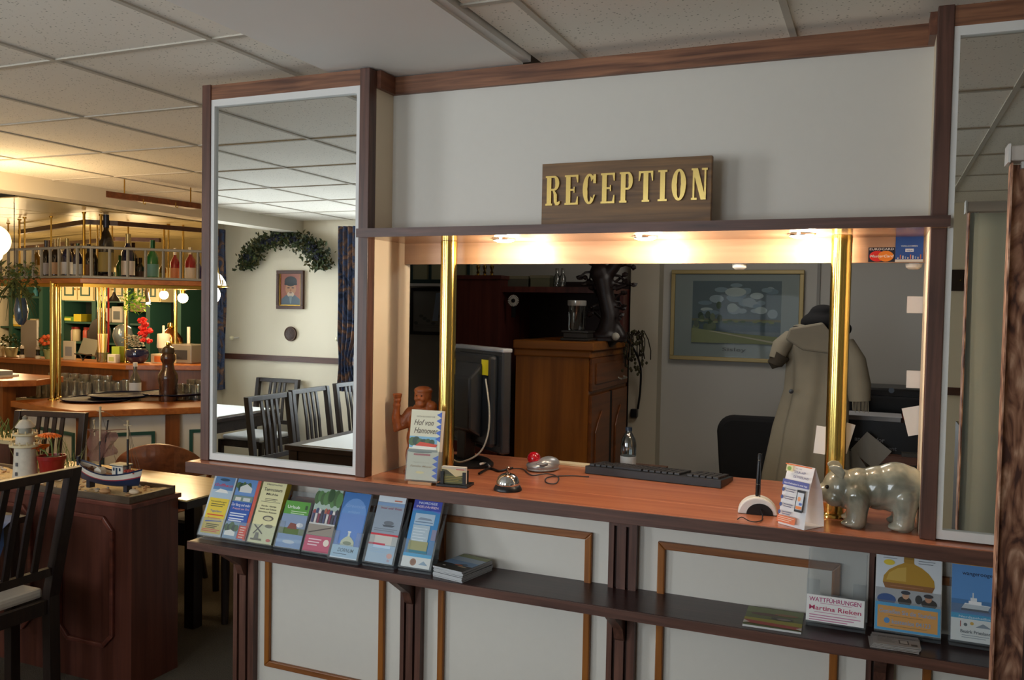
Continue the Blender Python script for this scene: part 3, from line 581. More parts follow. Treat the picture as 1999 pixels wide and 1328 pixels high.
# brass columns
for i, (xa, lb) in enumerate(((-1.237, 'tall polished brass column beside the monitor'), (-0.095, 'tall polished brass column behind the pig figurine'))):
    t = thing('brass_column', lb, 'column', (xa, 0.19, 1.071), 0, 'brass columns on the counter')
    b = MB(); b.lathe([(0.0255,0.0),(0.0255,0.715)], n=40); b.build('shaft', BRASS, t, smooth=True)
    b = MB(); b.lathe([(0.0262,0.715),(0.0262,0.734)], n=40); b.build('collar', BRASS, t, smooth=True)
    b = MB(); b.lathe([(0.031,0.0),(0.031,0.006),(0.0265,0.012)], n=40); b.build('base_ring', BRASS, t, smooth=True)

# papers stuck round the opening
NOTE = mat('white_note', 'E8E6E4', 0.6)
for nm, (cx, cz, w, h, a, y) in {'small square white note stuck high on the right jamb': (0.089, 1.63, .046, .044, 0, .303), 'small square white note stuck halfway down the right jamb': (0.093, 1.433, .044, .046, 0, .303), 'tilted white note stuck on the right jamb above the pig': (0.093, 1.323, .045, .075, -14, .303), 'white note stuck behind the right brass column': (-0.13, 1.265, .036, .074, 5, .222), 'narrow white note showing right of the brass column': (-0.073, 1.276, .030, .080, 14, .224)}.items():
    b = MB(); b.box(-w/2,-0.0005,-h/2,w/2,0.0005,h/2); o = b.build('paper_note', NOTE); o.location = (cx, y, cz); o.rotation_euler = (0, math.radians(a), 0); tag(o, nm, 'note', 'white notes stuck round the opening')
for nm, q in (('small white puck lamp under the fascia by the right jamb', (0.079, 0.285, 1.733)), ('small white puck lamp under the middle of the fascia', (-0.369, 0.285, 1.74))):
    t = thing('puck_lamp', nm, 'lamp', (q[0], 0.30, 1.739), 0, 'puck lamps under the fascia')
    b = MB(); b.lathe([(0.0,-0.017),(0.012,-0.016),(0.019,-0.011),(0.021,-0.002)], n=24); b.build('cover', mat('puck_white', 'EDE8DC', 0.4), t, smooth=True)
    b = MB(); b.box(-0.012,-0.016,-0.003,0.012,0.012,0.004); b.build('mount', WHITE, t)

# ================================================================ THINGS ON THE COUNTER
ZC = 1.0715
# terracotta monk
CLAY = mat('terracotta', '9A5228', 0.42, noise=0.25, nscale=60, bump=0.3)
t = thing('monk_figurine', 'brown carved figurine of a man raising a cup, behind the white leaflet stand', 'figurine', (-1.329, 0.20, ZC))
def V_(x, z): return (x, z)
items = [('b',(0,0,.055),(.055,.042,.055)),('b',(0,0,.11),(.052,.040,.055)),('b',(0,0,.165),(.046,.034,.045)),('b',(0,0,.20),(.034,.028,.026)),
 ('b',(0.005,-.006,.245),(.028,.027,.034)),('b',(0.005,-.030,.242),(.007,.008,.008)),('b',(-.006,-.026,.238),(.009,.008,.008)),('b',(.016,-.026,.238),(.009,.008,.008)),('b',(0.005,-.004,.264),(.030,.029,.014)),('b',(0.005,-.022,.222),(.018,.012,.012)),
 ('t',[(-.040,0,.19),(-.062,-.008,.155),(-.078,-.02,.142),(-.080,-.028,.175),(-.076,-.030,.205)],[.021,.022,.020,.014,.011]),('b',(-.076,-.03,.214),(.013,.012,.014)),('t',[(-.076,-.03,.212),(-.074,-.03,.232)],[.008,.013]),
 ('t',[(.040,0,.19),(.058,-.010,.16),(.050,-.035,.145),(.020,-.045,.150)],[.020,.019,.015,.012]),('b',(.036,-.004,.215),(.018,.016,.018))]
blob(items, 0.0028, 'body', CLAY, t, 3)
b = MB(); b.lathe([(.009,0),(.012,.006),(.015,.018),(.013,.020),(.006,.012)], (-.074,-.030,.232), 14); b.build('cup', CLAY, t, smooth=True)
b = MB(); b.lathe([(.055,0),(.058,.006),(.05,.012)], (0,0,0), 24); b.build('plinth', CLAY, t, smooth=True)
for sx in (-.004, .014):
    b = MB(); b.ball((sx,-.031,.249), .0028, None, 1); b.build('eye', mat('clay_dark', '3A1C10', 0.4), t)
# table-top leaflet stand with blue-diamond leaflet
t = thing('leaflet_stand', 'clear acrylic stand on the counter holding the cream leaflet with blue diamonds', 'leaflet holder', (-1.293, 0.031, ZC), 0.09)
M = Matrix.Rotation(math.radians(-9), 4, 'X')
for nm, bx in (('back_plate',(0,.030,0,.105,.032,.20)),('front_plate',(0,-.002,.01,.105,0,.100)),('side_plate',(0,0,.01,.002,.032,.100)),('side_plate',(.103,0,.01,.105,.032,.100)),('base_plate',(0,-.002,.008,.105,.032,.010))):
    b = MB(); b.box(*bx); o = b.build(nm, ACR, t); o.matrix_local = M
b = MB(); b.box(.013,-.004,.0,.088,.05,.008); b.build('wooden_foot', wood('pale_foot', 'D0A070', 'A87A4C', .5), t)
hv = [('r',0,0,100,210,'E4DFC4'),('t',48,188,6,'GARTEN RESTAURANT CAFE','8A7E60','CENTER',0,60),('t',42,164,24,'Hof von','6A5C48','CENTER',.35,64),('t',50,140,24,'Hannover','6A5C48','CENTER',.35,78),('r',0,96,90,130,'84BCDC'),*trees(4,80,104,20,'35503C',6,5),('p',[(16,98),(86,98),(92,108),(36,114)],'E04A2C'),('p',[(10,92),(90,92),(90,100),(14,102)],'ECEAE0')] + [('p',[(100,206-18*i),(84,197-18*i),(100,188-18*i)],'4A6CC8') for i in range(5)]
r = thing('leaflet', 'cream leaflet with red-roofed house picture and blue diamond edge, on the counter', 'leaflet', t.location, t.rotation_euler[2])
b = MB(); b.box(.003,.006,.013,.103,.028,.222); o = b.build('pages', PAPER, r); o.matrix_local = M
art(r, S(hv, .100, .209), 'cover', M @ Matrix.Translation((.003,.0055,.013)))
fr = thing('leaflet', 'shorter cream leaflet in the front pocket of the counter stand', 'leaflet', t.location, t.rotation_euler[2])
b = MB(); b.box(.003,.001,.013,.103,.004,.104); o = b.build('pages', PAPER, fr); o.matrix_local = M
art(fr, S([('r',0,0,100,210,'EAE2C8'),('e',40,196,40,12,'7A8470'),('p',[(0,210),(0,190),(96,196),(96,210)],'8E948C'),('r',20,168,74,180,'C85A58'),('t',46,118,8,'Restaurant & Cafe','B4A888','CENTER',.2,50),('t',46,88,20,'Familie Meyer','B09870','CENTER',.35,72),('e',44,52,14,8,'ECDCA0')] + [('p',[(100,176-40*i),(82,154-40*i),(100,132-40*i)],'4A6CC8') for i in range(4)], .100, .091), 'cover', M @ Matrix.Translation((.003,.0006,.013)))
# business-card holder
t = thing('card_holder', 'small black stand of landscape business cards beside the leaflet stand', 'card holder', (-1.19, 0.044-.005, ZC), .12)
b = MB(); b.box(0,0,0,.098,.062,.007); b.build('base', BLACKP, t, bevel=.001)
for bx, nm in (((.010,.008,.007,.020,.012,.044),'front_prong'),((.079,.008,.007,.089,.012,.044),'front_prong'),((.008,.030,.007,.090,.034,.046),'back_plate')):
    b = MB(); b.box(*bx); b.build(nm, BLACKP, t)
r = thing('business_card', 'stack of landscape business cards with sunset fields picture in a black stand', 'business card', t.location, .12)
b = MB(); b.box(.0125,.0135,.008,.0865,.028,.058); b.build('cards', PAPER, r)
art(r, S([('r',0,0,100,210,'5C5A30'),('r',0,150,100,210,'C8B8A4'),('r',60,175,96,186,'C85850'),('p',[(0,150),(30,140),(60,90),(100,120),(100,168),(0,190)],'D8C494'),('p',[(0,178),(22,170),(50,110),(0,120)],'4A4428'),('l',6,84,94,4,20,6,'A89440')], .074, .050), 'print', Matrix.Translation((.0125,.0132,.008)))
# bell
t = thing('service_bell', 'chrome reception bell with black base on the counter', 'bell', (-0.981, 0.09, ZC))
b = MB(); b.lathe([(.041,0),(.0415,.004),(.036,.014),(.033,.016)], n=40); b.build('base', BLACKP, t, smooth=True)
b = MB(); b.lathe([(.034,.016),(.0345,.019),(.033,.027),(.028,.038),(.019,.046),(.008,.0495),(.006,.050)], n=40); b.build('dome', CHROME, t, smooth=True)
b = MB(); b.lathe([(.006,.050),(.006,.053),(.0025,.055),(.0025,.061),(.006,.063),(.0065,.066),(.004,.069),(0,.0695)], n=20); b.build('button', mat('bell_button', 'C8A890', .15, metal=1.0), t, smooth=True)
# trackball
t = thing('trackball', 'silver trackball mouse with a glossy red ball', 'mouse', (-1.002, 0.422+.01, ZC), -.5)
blob([('b',(0,0,.014),(.044,.058,.020)),('b',(.012,.012,.022),(.030,.042,.024)),('b',(-.022,-.018,.014),(.027,.030,.014)),('b',(0,0,.004),(.046,.060,.005))], .0025, 'shell', mat('silver_plastic', 'A8ACB2', .28, metal=.5), t, 3)
b = MB(); b.ball((-.022,-.022,.037), .0225, None, 3); b.build('ball', mat('red_ball', 'B01020', .08, coat=1.0), t, smooth=True)
for sx in (.016, .034):
    b = MB(); b.ball((sx,-.026,.026), (.008,.018,.006), None, 2); b.build('button', mat('silver_plastic_dark', '84888E', .3, metal=.4), t, smooth=True)
# cable of trackball / keyboard
def cable(label, pts, r, m, cat='cable', n=8, name='cable'):
    P = [Vector(p) for p in pts]; out = []
    for i in range(len(P)-1):
        p0, p1, p2, p3 = P[max(i-1,0)], P[i], P[i+1], P[min(i+2,len(P)-1)]
        for k in range(8):
            s = k/8; out.append(0.5*((2*p1)+(p2-p0)*s+(2*p0-5*p1+4*p2-p3)*s*s+(3*p1-p0-3*p2+p3)*s**3))
    out.append(P[-1]); b = MB(); b.tube(out, r, n); return tag(b.build(name, m, smooth=True), label, cat)
CAB = mat('cable_grey', '2E2E32', .5)
zc = ZC + .003
cable('thin dark mouse cable looping across the counter', [(-1.103, 0.389, 1.074), (-1.063, 0.401, 1.074), (-0.997, 0.318, 1.074), (-0.963, 0.366, 1.074), (-0.911, 0.327, 1.074), (-0.885, 0.234, 1.074), (-0.916, 0.234, 1.074), (-0.939, 0.312, 1.074), (-0.89, 0.367, 1.074), (-0.827, 0.382, 1.074)], .0018, CAB)
# paper pad
o = MB(); q = (-0.918, 0.54, 1.071); o.box(-.10,-.022,0,.10,.022,.006); o = o.build('note_pad', mat('note_pad_paper', 'D8CCAC', .7)); o.location = (q[0]-.05, q[1]+.03, ZC); o.rotation_euler = (0,0,-.03); tag(o, 'flat cream note pad lying behind the keyboard', 'note pad')
# keyboard
k0, k1 = (-0.86, 0.439, 1.071), (-0.42, 0.406, 1.071)
t = thing('keyboard', 'black computer keyboard lying on the counter', 'keyboard', (k0[0], k0[1], ZC), math.atan2(k1[1]-k0[1], k1[0]-k0[0]))
KL = math.hypot(k1[0]-k0[0], k1[1]-k0[1])
b = MB(); b.prism([(0,0),(.155,0),(.155,.012),(.0,.026)], 0, KL, 'X'); b.build('case', mat('keyboard_case', '1B1B1E', .4), t, bevel=.002)
kb = MB(); KM = mat('key_cap', '26262A', .45)
slope = math.atan2(-.014, .155); n = 0
cols = 21; kw = (KL-.02)/cols
kb.box(-kw*.42,-kw*.42,0,kw*.42,kw*.42,.007); 
k_first = kb.build('key', KM, t, bevel=.001)
first = True
for rw in range(6):
    for c in range(cols):
        if (rw == 0 and 4 <= c <= 8) or c in (15, ) or (c in (1,) and rw == 5): continue
        yy = .018 + rw*.0235; x = .010 + kw*(c+.5)
        if first: k = k_first; first = False
        else: k = bpy.data.objects.new('key', k_first.data); C.objects.link(k); k.parent = t; bvm = k.modifiers.new('bevel','BEVEL'); bvm.width = .001
        k.location = (x, yy, .026-.014*yy/.155); k.rotation_euler = (slope, 0, 0)
b = MB(); b.box(-kw*2.3,-kw*.42,0,kw*2.3,kw*.42,.007); o = b.build('space_key', KM, t, bevel=.001); o.location = (.010+kw*6.5,.018,.025)
# water bottle behind the counter edge
t = wb = thing('water_bottle', 'clear plastic water bottle with dark cap and white label behind the keyboard', 'bottle', (-0.763, 0.626-.02, ZC))
PET = clear('pet_plastic', 'C8D2D4', .14, .08)
b = MB(); b.lathe([(.028,0),(.031,.008),(.031,.05),(.029,.055),(.031,.062),(.031,.115),(.027,.14),(.016,.165),(.012,.172),(.012,.182)], n=24); b.build('body', PET, t, smooth=True)
b = MB(); b.lathe([(.0135,.180),(.0135,.196),(.0,.197)], n=20); b.build('cap', mat('cap_dark', '1C2A3C', .4), t, smooth=True)
b = MB(); b.lathe([(.0315,.020),(.0315,.058)], n=24); b.build('label_band', mat('bottle_label', 'A8ACB0', .5), t, smooth=True)
wb.scale = (.85,.85,.70)
b = MB(); b.box(-.06,-.05,0,.06,.05,.006); o = b.build('coaster', mat('coaster_wood', '4A3020', .5)); q = (-0.712, 0.654, 1.071); o.location = (q[0]+.01,q[1]-.03,ZC); tag(o, 'small dark mat on the counter behind the keyboard', 'mat')
# monitor seen from behind
MON = mat('monitor_grey', '1C2025', .28); MONS = mat('monitor_silver', '8A9098', .3, metal=.3)
mr = (-1.113, 0.433, 1.071); ml = (-1.13, 0.171, 1.071)
t = thing('monitor', 'dark computer monitor seen from behind on the counter', 'monitor', (-1.25, .44, ZC), math.radians(-36))
# local: screen faces +y, back faces -y
b = MB(); b.box(-.175,-.004,.055,.175,.030,.395); b.build('screen_frame', mat('monitor_bezel', '24272B', .25), t, bevel=.006)
b = MB(); b.box(-.160,.030,.07,.160,.0315,.38); b.build('screen', mat('screen_off', '08090B', .1), t)
b = MB(); b.box(-.150,-.035,.075,.150,-.004,.375); b.build('back_shell', MON, t, bevel=.012)
b = MB(); b.prism([(-.035,.10),(-.085,.13),(-.085,.30),(-.035,.35)], -.10, .10, 'X'); b.build('rear_hump', MON, t, bevel=.008)
b = MB(); b.box(-.177,-.006,.385,.177,.032,.399); b.build('top_trim', MONS, t, bevel=.004)
b = MB(); b.box(-.03,-.060,.02,.03,-.02,.2); b.build('stand_neck', BLACKP, t, bevel=.004)
b = MB(); b.lathe([(.105,0),(.105,.008),(.09,.018),(.03,.024)], (0,-.03,0), 32, sy=.75); b.build('stand_foot', BLACKP, t, smooth=True)
b = MB(); b.box(.09,-.0355,.31,.135,-.035,.36); o = b.build('sticker', flat('C8C020'), t)
b = MB(); b.box(-.14,-.037,.10,-.06,-.036,.25); b.build('vent_panel', BLACKP, t)
cable('light grey cable hanging in a loop from the back of the monitor', [(-1.146, 0.28, 1.375), (-1.122, 0.26, 1.28), (-1.117, 0.24, 1.202), (-1.141, 0.23, 1.145), (-1.198, 0.22, 1.114), (-1.245, 0.24, 1.119)], .0028, mat('cable_light', '8C8A80', .5))
cable('black cables bundled behind the card holder under the monitor', [(-1.152, 0.256, 1.075), (-1.16, 0.352, 1.075), (-1.113, 0.327, 1.075), (-1.097, 0.396, 1.075)], .004, BLACKP)
cable('white plug lead lying at the foot of the monitor', [(-1.186, 0.339, 1.09), (-1.187, 0.38, 1.085), (-1.17, 0.377, 1.075)], .004, WHITE)
# pen stand
q = (-0.281, 0.136, 1.071)
t = thing('pen_stand', 'white half-round pen stand with black centre on the counter', 'pen stand', (q[0], q[1], ZC), .12)
prof = [(.050*math.cos(PI*i/16), .046*math.sin(PI*i/16)*.98) for i in range(17)]
b = MB(); b.prism(prof, -.022, .022, 'Y'); b.build('body', mat('pen_white', 'ECEAE4', .3), t, bevel=.004)
b = MB(); b.prism([(.006+.034*math.cos(PI*i/16), .030*math.sin(PI*i/16)) for i in range(17)], -.0235, -.020, 'Y'); b.build('centre', BLACKP, t)
pn = thing('pen', 'black ballpoint pen standing in the white stand', 'pen', (q[0]-.002, q[1], ZC+.040), .1, rx=0, ry=.035)
b = MB(); b.lathe([(.0028,0),(.005,.008),(.0055,.04),(.0055,.115),(.004,.118),(.0,.118)], n=16); b.build('barrel', BLACKP, pn, smooth=True)
b = MB(); b.lathe([(.0059,.036),(.0059,.038)], n=16).lathe([(.0059,.100),(.0059,.102)], n=16); b.build('ring', CHROME, pn, kind='stuff')
b = MB(); b.box(.005,-.0015,.080,.0075,.0015,.118); b.build('clip', BLACKP, pn)
ch = []
for i in range(9): ch.append((q[0]+.006, q[1]-.006, ZC+.158-.017*i))
ch += [(-0.259, 0.067, 1.075), (-0.267, 0.021, 1.075), (-0.287, 0.022, 1.075), (-0.309, 0.053, 1.075), (-0.316, 0.025, 1.075)]
cable('thin black bead chain hanging from the pen to the counter', ch, .0014, BLACKP, 'chain', 6, 'bead_chain')
# table tent card
a0, a1, a2 = (-0.219, 0.046, 1.071), (-0.153, 0.001, 1.071), (-0.115, 0.048, 1.071)
t = thing('tent_card', 'white folded tent card with blue band and phone picture on the counter', 'tent card', (a0[0], a0[1], ZC), math.atan2(a1[1]-a0[1], a1[0]-a0[0]))
TW = math.hypot(a1[0]-a0[0], a1[1]-a0[1]); TD = .075; TH = .150
pf = [(0,0),(TD*.08,TH*.3),(TD*.2,TH*.62),(TD*.46,TH)]; 
tc_m = mat('tent_white', 'ECEAEC', .5)
b = MB()
for (ya, za), (yb, zb) in zip(pf, pf[1:]): b.quad((0,ya,za),(TW,ya,za),(TW,yb,zb),(0,yb,zb))
b.build('front_leaf', tc_m, t, smooth=True)
b = MB(); pb = [(TD,0),(TD*.96,TH*.3),(TD*.84,TH*.62),(TD*.48,TH)]
for (ya, za), (yb, zb) in zip(pb, pb[1:]): b.quad((0,ya,za),(TW,ya,za),(TW,yb,zb),(0,yb,zb))
b.build('back_leaf', tc_m, t, smooth=True)
b = MB(); b.box(0,0,.0,TW,TD,.0008); b.build('foot_leaf', tc_m, t)
el = [('r',4,184,30,206,'E8E0B0'),('e',16,194,8,7,'8CB058'),('t',40,196,5,'Hallo Urlaub','9890A0','LEFT'),('t',36,182,11,'TOURI-APP','5A5488','LEFT',0,44),('t',36,166,11,'OSTFRIESLAND','5A5488','LEFT',0,58),('r',0,136,100,156,'5A62A8'),('t',50,141,9,'Ganz Ostfriesland in einer App','F0F0F8','CENTER',0,88),('r',0,206,100,210,'E87840')]
for i, z in enumerate((120, 94, 68, 42)): el += [('e',8,z,5,7,'4A5C98'),('l',20,z+2,54,2,7,2.6,'6C6C88')]
el += [('r',62,54,92,128,'22242C'),('r',65,62,89,120,'D8DEE8'),('e',74,98,6,8,'F0A878'),('r',66,64,88,74,'F09050'),('r',76,78,87,86,'5A78C0'),('r',4,8,74,32,'E87848'),('l',8,26,68,3,6,2,'F8D8C4')]
tilt = math.atan2(TD*.46, TH)
# the print follows the lower two thirds of the leaf as one slightly tilted sheet
art(t, S(el, TW, math.hypot(TD*.46, TH)*.995), 'print', Matrix.Translation((0,-.0012,0)) @ Matrix.Rotation(-tilt*.98, 4, 'X') @ Matrix.Translation((0,-.0085,0)))
# pig figurine
def glaze():
    m = bpy.data.materials.new('pig_glaze'); m.use_nodes = True; nt = m.node_tree; bs = nt.nodes['Principled BSDF']; L = nt.links.new
    tc = nt.nodes.new('ShaderNodeTexCoord'); n = nt.nodes.new('ShaderNodeTexNoise'); n.inputs['Scale'].default_value = 11; n.inputs['Detail'].default_value = 4; n.inputs['Distortion'].default_value = .8
    r = nt.nodes.new('ShaderNodeValToRGB'); e = r.color_ramp.elements; e[0].position = .30; e[0].color = srgb('5E5C48'); e[1].position = .72; e[1].color = srgb('BDB49C')
    k = e.new(.45); k.color = srgb('85877A'); k = e.new(.57); k.color = srgb('A4A290')
    L(tc.outputs['Object'], n.inputs['Vector']); L(n.outputs['Fac'], r.inputs['Fac']); L(r.outputs['Color'], bs.inputs['Base Color'])
    bs.inputs['Roughness'].default_value = .22; bs.inputs['Coat Weight'].default_value = 1.0; bs.inputs['Coat Roughness'].default_value = .03; return m
PG = glaze()
q = (0.015, 0.12, 1.071)
t = thing('pig_figurine', 'large glazed grey-green ceramic pig figurine on the counter', 'figurine', (.000, .135, ZC), .12)
# local: head towards -x, body towards +x
LEG = [(-.040,-.034,-1),(-.034,.036,1),(.068,-.034,-1),(.074,.036,1)]
it = [('b',(.052,0,.100),(.066,.056,.064)),('b',(.012,0,.096),(.062,.052,.056)),('b',(.078,0,.098),(.048,.052,.058)),('b',(-.034,0,.094),(.048,.048,.050)),
 ('b',(-.078,0,.092),(.044,.046,.046)),('b',(-.104,0,.076),(.030,.034,.030)),('t',[(-.108,0,.076),(-.138,0,.072)],[.025,.021]),('b',(-.092,-.022,.066),(.026,.022,.022)),('b',(-.092,.022,.066),(.026,.022,.022)),('b',(-.06,0,.062),(.04,.036,.026))]
for x, y, s in LEG: it += [('t',[(x,y*.8,.080),(x,y,.040),(x-.002,y*1.05,.016)],[.036,.026,.025]),('b',(x-.008,y*1.05,.009),(.031,.026,.010))]
blob(it, .0035, 'body', PG, t, 5)
for s in (-1, 1):
    Me = Matrix.Translation((-.084, s*.036, .134)) @ Matrix.Rotation(s*-.55, 4, 'X') @ Matrix.Rotation(.35, 4, 'Y') @ Matrix.Rotation(s*.5, 4, 'Z')
    b = MB(); b.prism([(-.020,-.012),(.016,-.014),(.012,.010),(-.004,.018),(-.022,.010),(-.030,-.004)], -.0035, .0035, 'Y')
    for v in b.bm.verts: v.co = Me @ v.co
    o = b.build('ear', PG, t, smooth=True, bevel=.003); sb = o.modifiers.new('sub','SUBSURF'); sb.levels = sb.render_levels = 2
    b = MB(); b.ball((-.112, s*.030, .095), (.0055,.004,.0055), None, 2); b.build('eye', mat('eye_gloss', '14100C', .05), t, smooth=True)
    b = MB(); b.ball((-.1505, s*.008, .075), (.002,.004,.005), None, 1); b.build('nostril', mat('eye_gloss', '14100C', .05), t, smooth=True)
b = MB(); b.tube([(.120,0,.10),(.130,0,.108),(.134,.006,.100),(.128,.008,.092),(.124,0,.094)], [.006,.005,.004,.004,.003], 8); b.build('tail', PG, t, smooth=True)

# ================================================================ BACK OFFICE
b = MB(); b.box(-1.258,2.40,0,-1.10,2.50,2.34); struct(b.build('pillar', mat('pillar_plaster', 'BDB5A2', .8)))
b = MB(); b.box(-.30,2.485,0,-.285,2.50,2.34); struct(b.build('trim_1', mat('trim_grey', '8E8C86', .6)))
CH = wood('chest_oak', 'A0601E', '764212', .4, 'Z', .45); CHX = wood('chest_oak_x', 'A0601E', '764212', .4, 'X', .45); CHY = wood('chest_oak_y', '80481E', '5C3214', .42, 'Y', .6)
t = thing('chest', 'orange-brown wooden chest with carved door and drawer at the back of the office', 'cabinet', (-1.41, 1.93, 0))
b = MB(); b.box(-.19,-.32,0,.175,.33,1.41); b.build('body', CH, t)
b = MB(); b.box(-.20,-.34,1.41,.205,.34,1.452); b.build('top', CHX, t, bevel=.006)
b = MB(); b.box(-.20,-.33,1.375,.19,.33,1.41); b.build('cornice', CHX, t, bevel=.008)
d = MB(); d.box(.175,-.31,1.22,.192,.30,1.375); d = d.build('drawer', CHY, t, bevel=.004)
b = MB(); b.box(.192,-.26,1.25,.198,.25,1.35); b.build('raised_panel', CHY, d, bevel=.004)
b = MB(); b.tube([(.195,.10,1.262),(.215,.10,1.255),(.215,.20,1.255),(.195,.20,1.262)], .005, 8); b.build('handle', mat('old_pewter', '9A948A', .35, metal=.8), d)
for y0, y1 in ((-.31,-.01),(.03,.30)):
    dd = MB(); dd.box(.175,y0,.10,.192,y1,1.20); dd = dd.build('door', CHY, t, bevel=.003)
    b = MB(); m_ = (y0+y1)/2; w_ = (y1-y0)*.34
    b.prism([(m_-w_,.18),(m_+w_,.18),(m_+w_,1.02),(m_+w_*.6,1.07),(m_,1.12),(m_-w_*.6,1.07),(m_-w_,1.02)], .192, .200, 'X'); b.build('raised_panel', CHY, dd, bevel=.006)
b = MB(); b.box(.180,-.01,.10,.190,.03,1.20); b.build('gap', mat('dark_gap', '15100C', .8), t)
# glass jar on its stand
GL = clear('clear_glass', 'E4EAEA', .16, .03)
t = thing('glass_jar_stand', 'dark carved stand under the glass jar on the chest', 'stand', (-1.325, 1.72, 1.453))
b = MB(); b.box(-.07,-.06,0,.07,.06,.012).box(-.06,-.05,.012,.06,.05,.04); b.build('block', mat('dark_stone', '34302C', .35), t, bevel=.004)
b = MB(); b.box(-.066,-.056,.040,.066,.056,.048); b.build('rim', mat('dark_stone', '34302C', .35), t)
t = thing('glass_jar', 'straight-sided glass jar on the wooden chest', 'jar', (-1.335, 1.72, 1.5015))
b = MB(); b.lathe([(.040,0),(.043,.006),(.043,.135),(.045,.14)], n=28); b.build('body', GL, t, smooth=True)
b = MB(); b.lathe([(.044,.118),(.046,.124),(.046,.142),(.043,.144)], n=28); b.build('rim', mat('jar_rim', 'B8B4AC', .2, metal=.4), t, smooth=True)
# dark sculpture
DKB = mat('dark_bronze', '1E1210', .45, noise=.3, nscale=30)
t = thing('sculpture', 'tall dark carved sculpture of twisting figures on the chest', 'sculpture', (-1.245, 1.86, 1.453))
it = [('b',(0,0,.02),(.10,.07,.03)),('t',[(.02,0,.02),(.035,0,.12),(.01,0,.22),(-.005,0,.30)],[.06,.045,.042,.05]),('b',(-.02,0,.33),(.055,.045,.05)),('t',[(0,0,.30),(.05,0,.36),(.085,0,.42)],[.035,.03,.03]),('b',(.09,0,.435),(.05,.035,.04)),('t',[(-.02,0,.33),(-.06,0,.40),(-.095,0,.43)],[.03,.02,.012]),('t',[(-.06,0,.40),(-.05,0,.45)],[.014,.008]),
 ('t',[(.03,0,.10),(.075,0,.06),(.095,0,.02)],[.03,.025,.03]),('t',[(.0,0,.20),(.06,0,.17),(.075,0,.11)],[.025,.02,.012]),('b',(.02,0,.43),(.03,.02,.03)),('t',[(.05,0,.28),(.085,0,.27)],[.012,.006])]
blob(it, .008, 'figure', DKB, t, 3)
b = MB(); b.lathe([(.12,0),(.12,.012),(.10,.018)], n=24, sy=.7); b.build('base', DKB, t)
b = MB(); rr = random.Random(14)
for i in range(26):
    x, z = rr.uniform(-.05,.06), rr.uniform(.10,.44); a = rr.uniform(-1.2,1.2)+(0 if x > 0 else PI); l_ = rr.uniform(.04,.10)
    b.tube([(x,0,z),(x+l_*.6*math.cos(a),rr.uniform(-.03,.03),z+l_*.5*math.sin(a)+.01),(x+l_*math.cos(a),rr.uniform(-.05,.05),z+l_*math.sin(a))], [.008,.006,.003], 5); b.ball((x+l_*math.cos(a),0,z+l_*math.sin(a)), (.018,.012,.014), None, 1, None, .3)
b.build('twigs', DKB, t, kind='stuff')
b = MB(); b.ball((.075,-.05,.03), (.02,.015,.02), None, 2); o = b.build('shell_ornament', mat('shell_white', 'B8B2A4', .5), smooth=True); o.location = (-1.245+.01,1.86-.02,1.4535-.009+.001); tag(o, 'small pale shell at the foot of the dark sculpture', 'shell')
cable('black lead running from the sculpture down the wall beside the chest', [(-1.332, 1.9, 1.614), (-1.281, 2.0, 1.543), (-1.223, 2.1, 1.481), (-1.183, 2.2, 1.405), (-1.168, 2.3, 1.306), (-1.178, 2.35, 1.177), (-1.197, 2.38, 1.067)], .006, BLACKP)
q = (-1.217, 2.38, 1.044); b = MB(); b.box(-.018,-.015,-.025,.018,.02,.02); o = b.build('plug', BLACKP, bevel=.004); o.location = q; tag(o, 'black mains plug at the end of the lead beside the chest', 'plug')
# trailing dried plant over the chest corner
t = thing('trailing_plant', 'dark dried trailing stems hanging over the chest corner', 'plant', (-1.20, 2.15, 1.453))
rr = random.Random(3); b = MB()
for i in range(16):
    x, y = rr.uniform(-.02,.05), rr.uniform(-.1,.08); p = [(x,y,.02)]
    for k in range(5): p.append((p[-1][0]+rr.uniform(-.01,.025)*(1 if k < 2 else .4), p[-1][1]+rr.uniform(-.02,.02), p[-1][2]-(rr.uniform(-.03,.01) if k < 1 else rr.uniform(.02,.05))))
    b.tube(p, .003, 5)
b.build('stems', mat('dried_stem', '2C2418', .8), t, kind='stuff')
b = MB()
for i in range(60): b.ball((rr.uniform(0,.09), rr.uniform(-.12,.1), rr.uniform(-.18,.05)), (.008,.004,.010), None, 1)
b.build('leaves', mat('dried_leaf', '38341C', .8), t, kind='stuff')
# wardrobe and shelf unit
MAH = wood('mahogany', '6A342C', '4A221E', .4, 'Z', .6)
x0, x1, zt = -2.131, -1.862, 1.756
t = thing('wardrobe', 'dark mahogany wardrobe side behind the monitor', 'wardrobe', (0,0,0))
b = MB(); b.box(x0,2.0,0,x1,2.48,zt); b.build('body', MAH, t)
b = MB(); b.box(x0-.01,1.985,zt,x1+.01,2.48,zt+.02); b.build('cornice', MAH, t)
b = MB(); b.box(x0-.004,1.99,0,x1+.004,2.0,.1); b.build('plinth', MAH, t)
xs, xe, zs = x1+.001, -1.27, 1.718
t = thing('shelf_unit', 'dark open shelf unit with one board beside the wardrobe', 'shelf unit', (0,0,0))
b = MB(); b.box(xs,2.42,0,xe,2.45,zs+.04); b.build('back_panel', mat('dark_back', '241414', .6), t)
b = MB(); b.box(xs,2.02,zs-.03,xe,2.42,zs); b.build('board', MAH, t)
b = MB(); b.box(xe-.02,2.30,0,xe,2.42,zs-.03); b.build('side_panel', MAH, t)
b = MB(); b.box(xs,2.30,1.2,xe-.02,2.42,1.22); b.build('board', MAH, t)
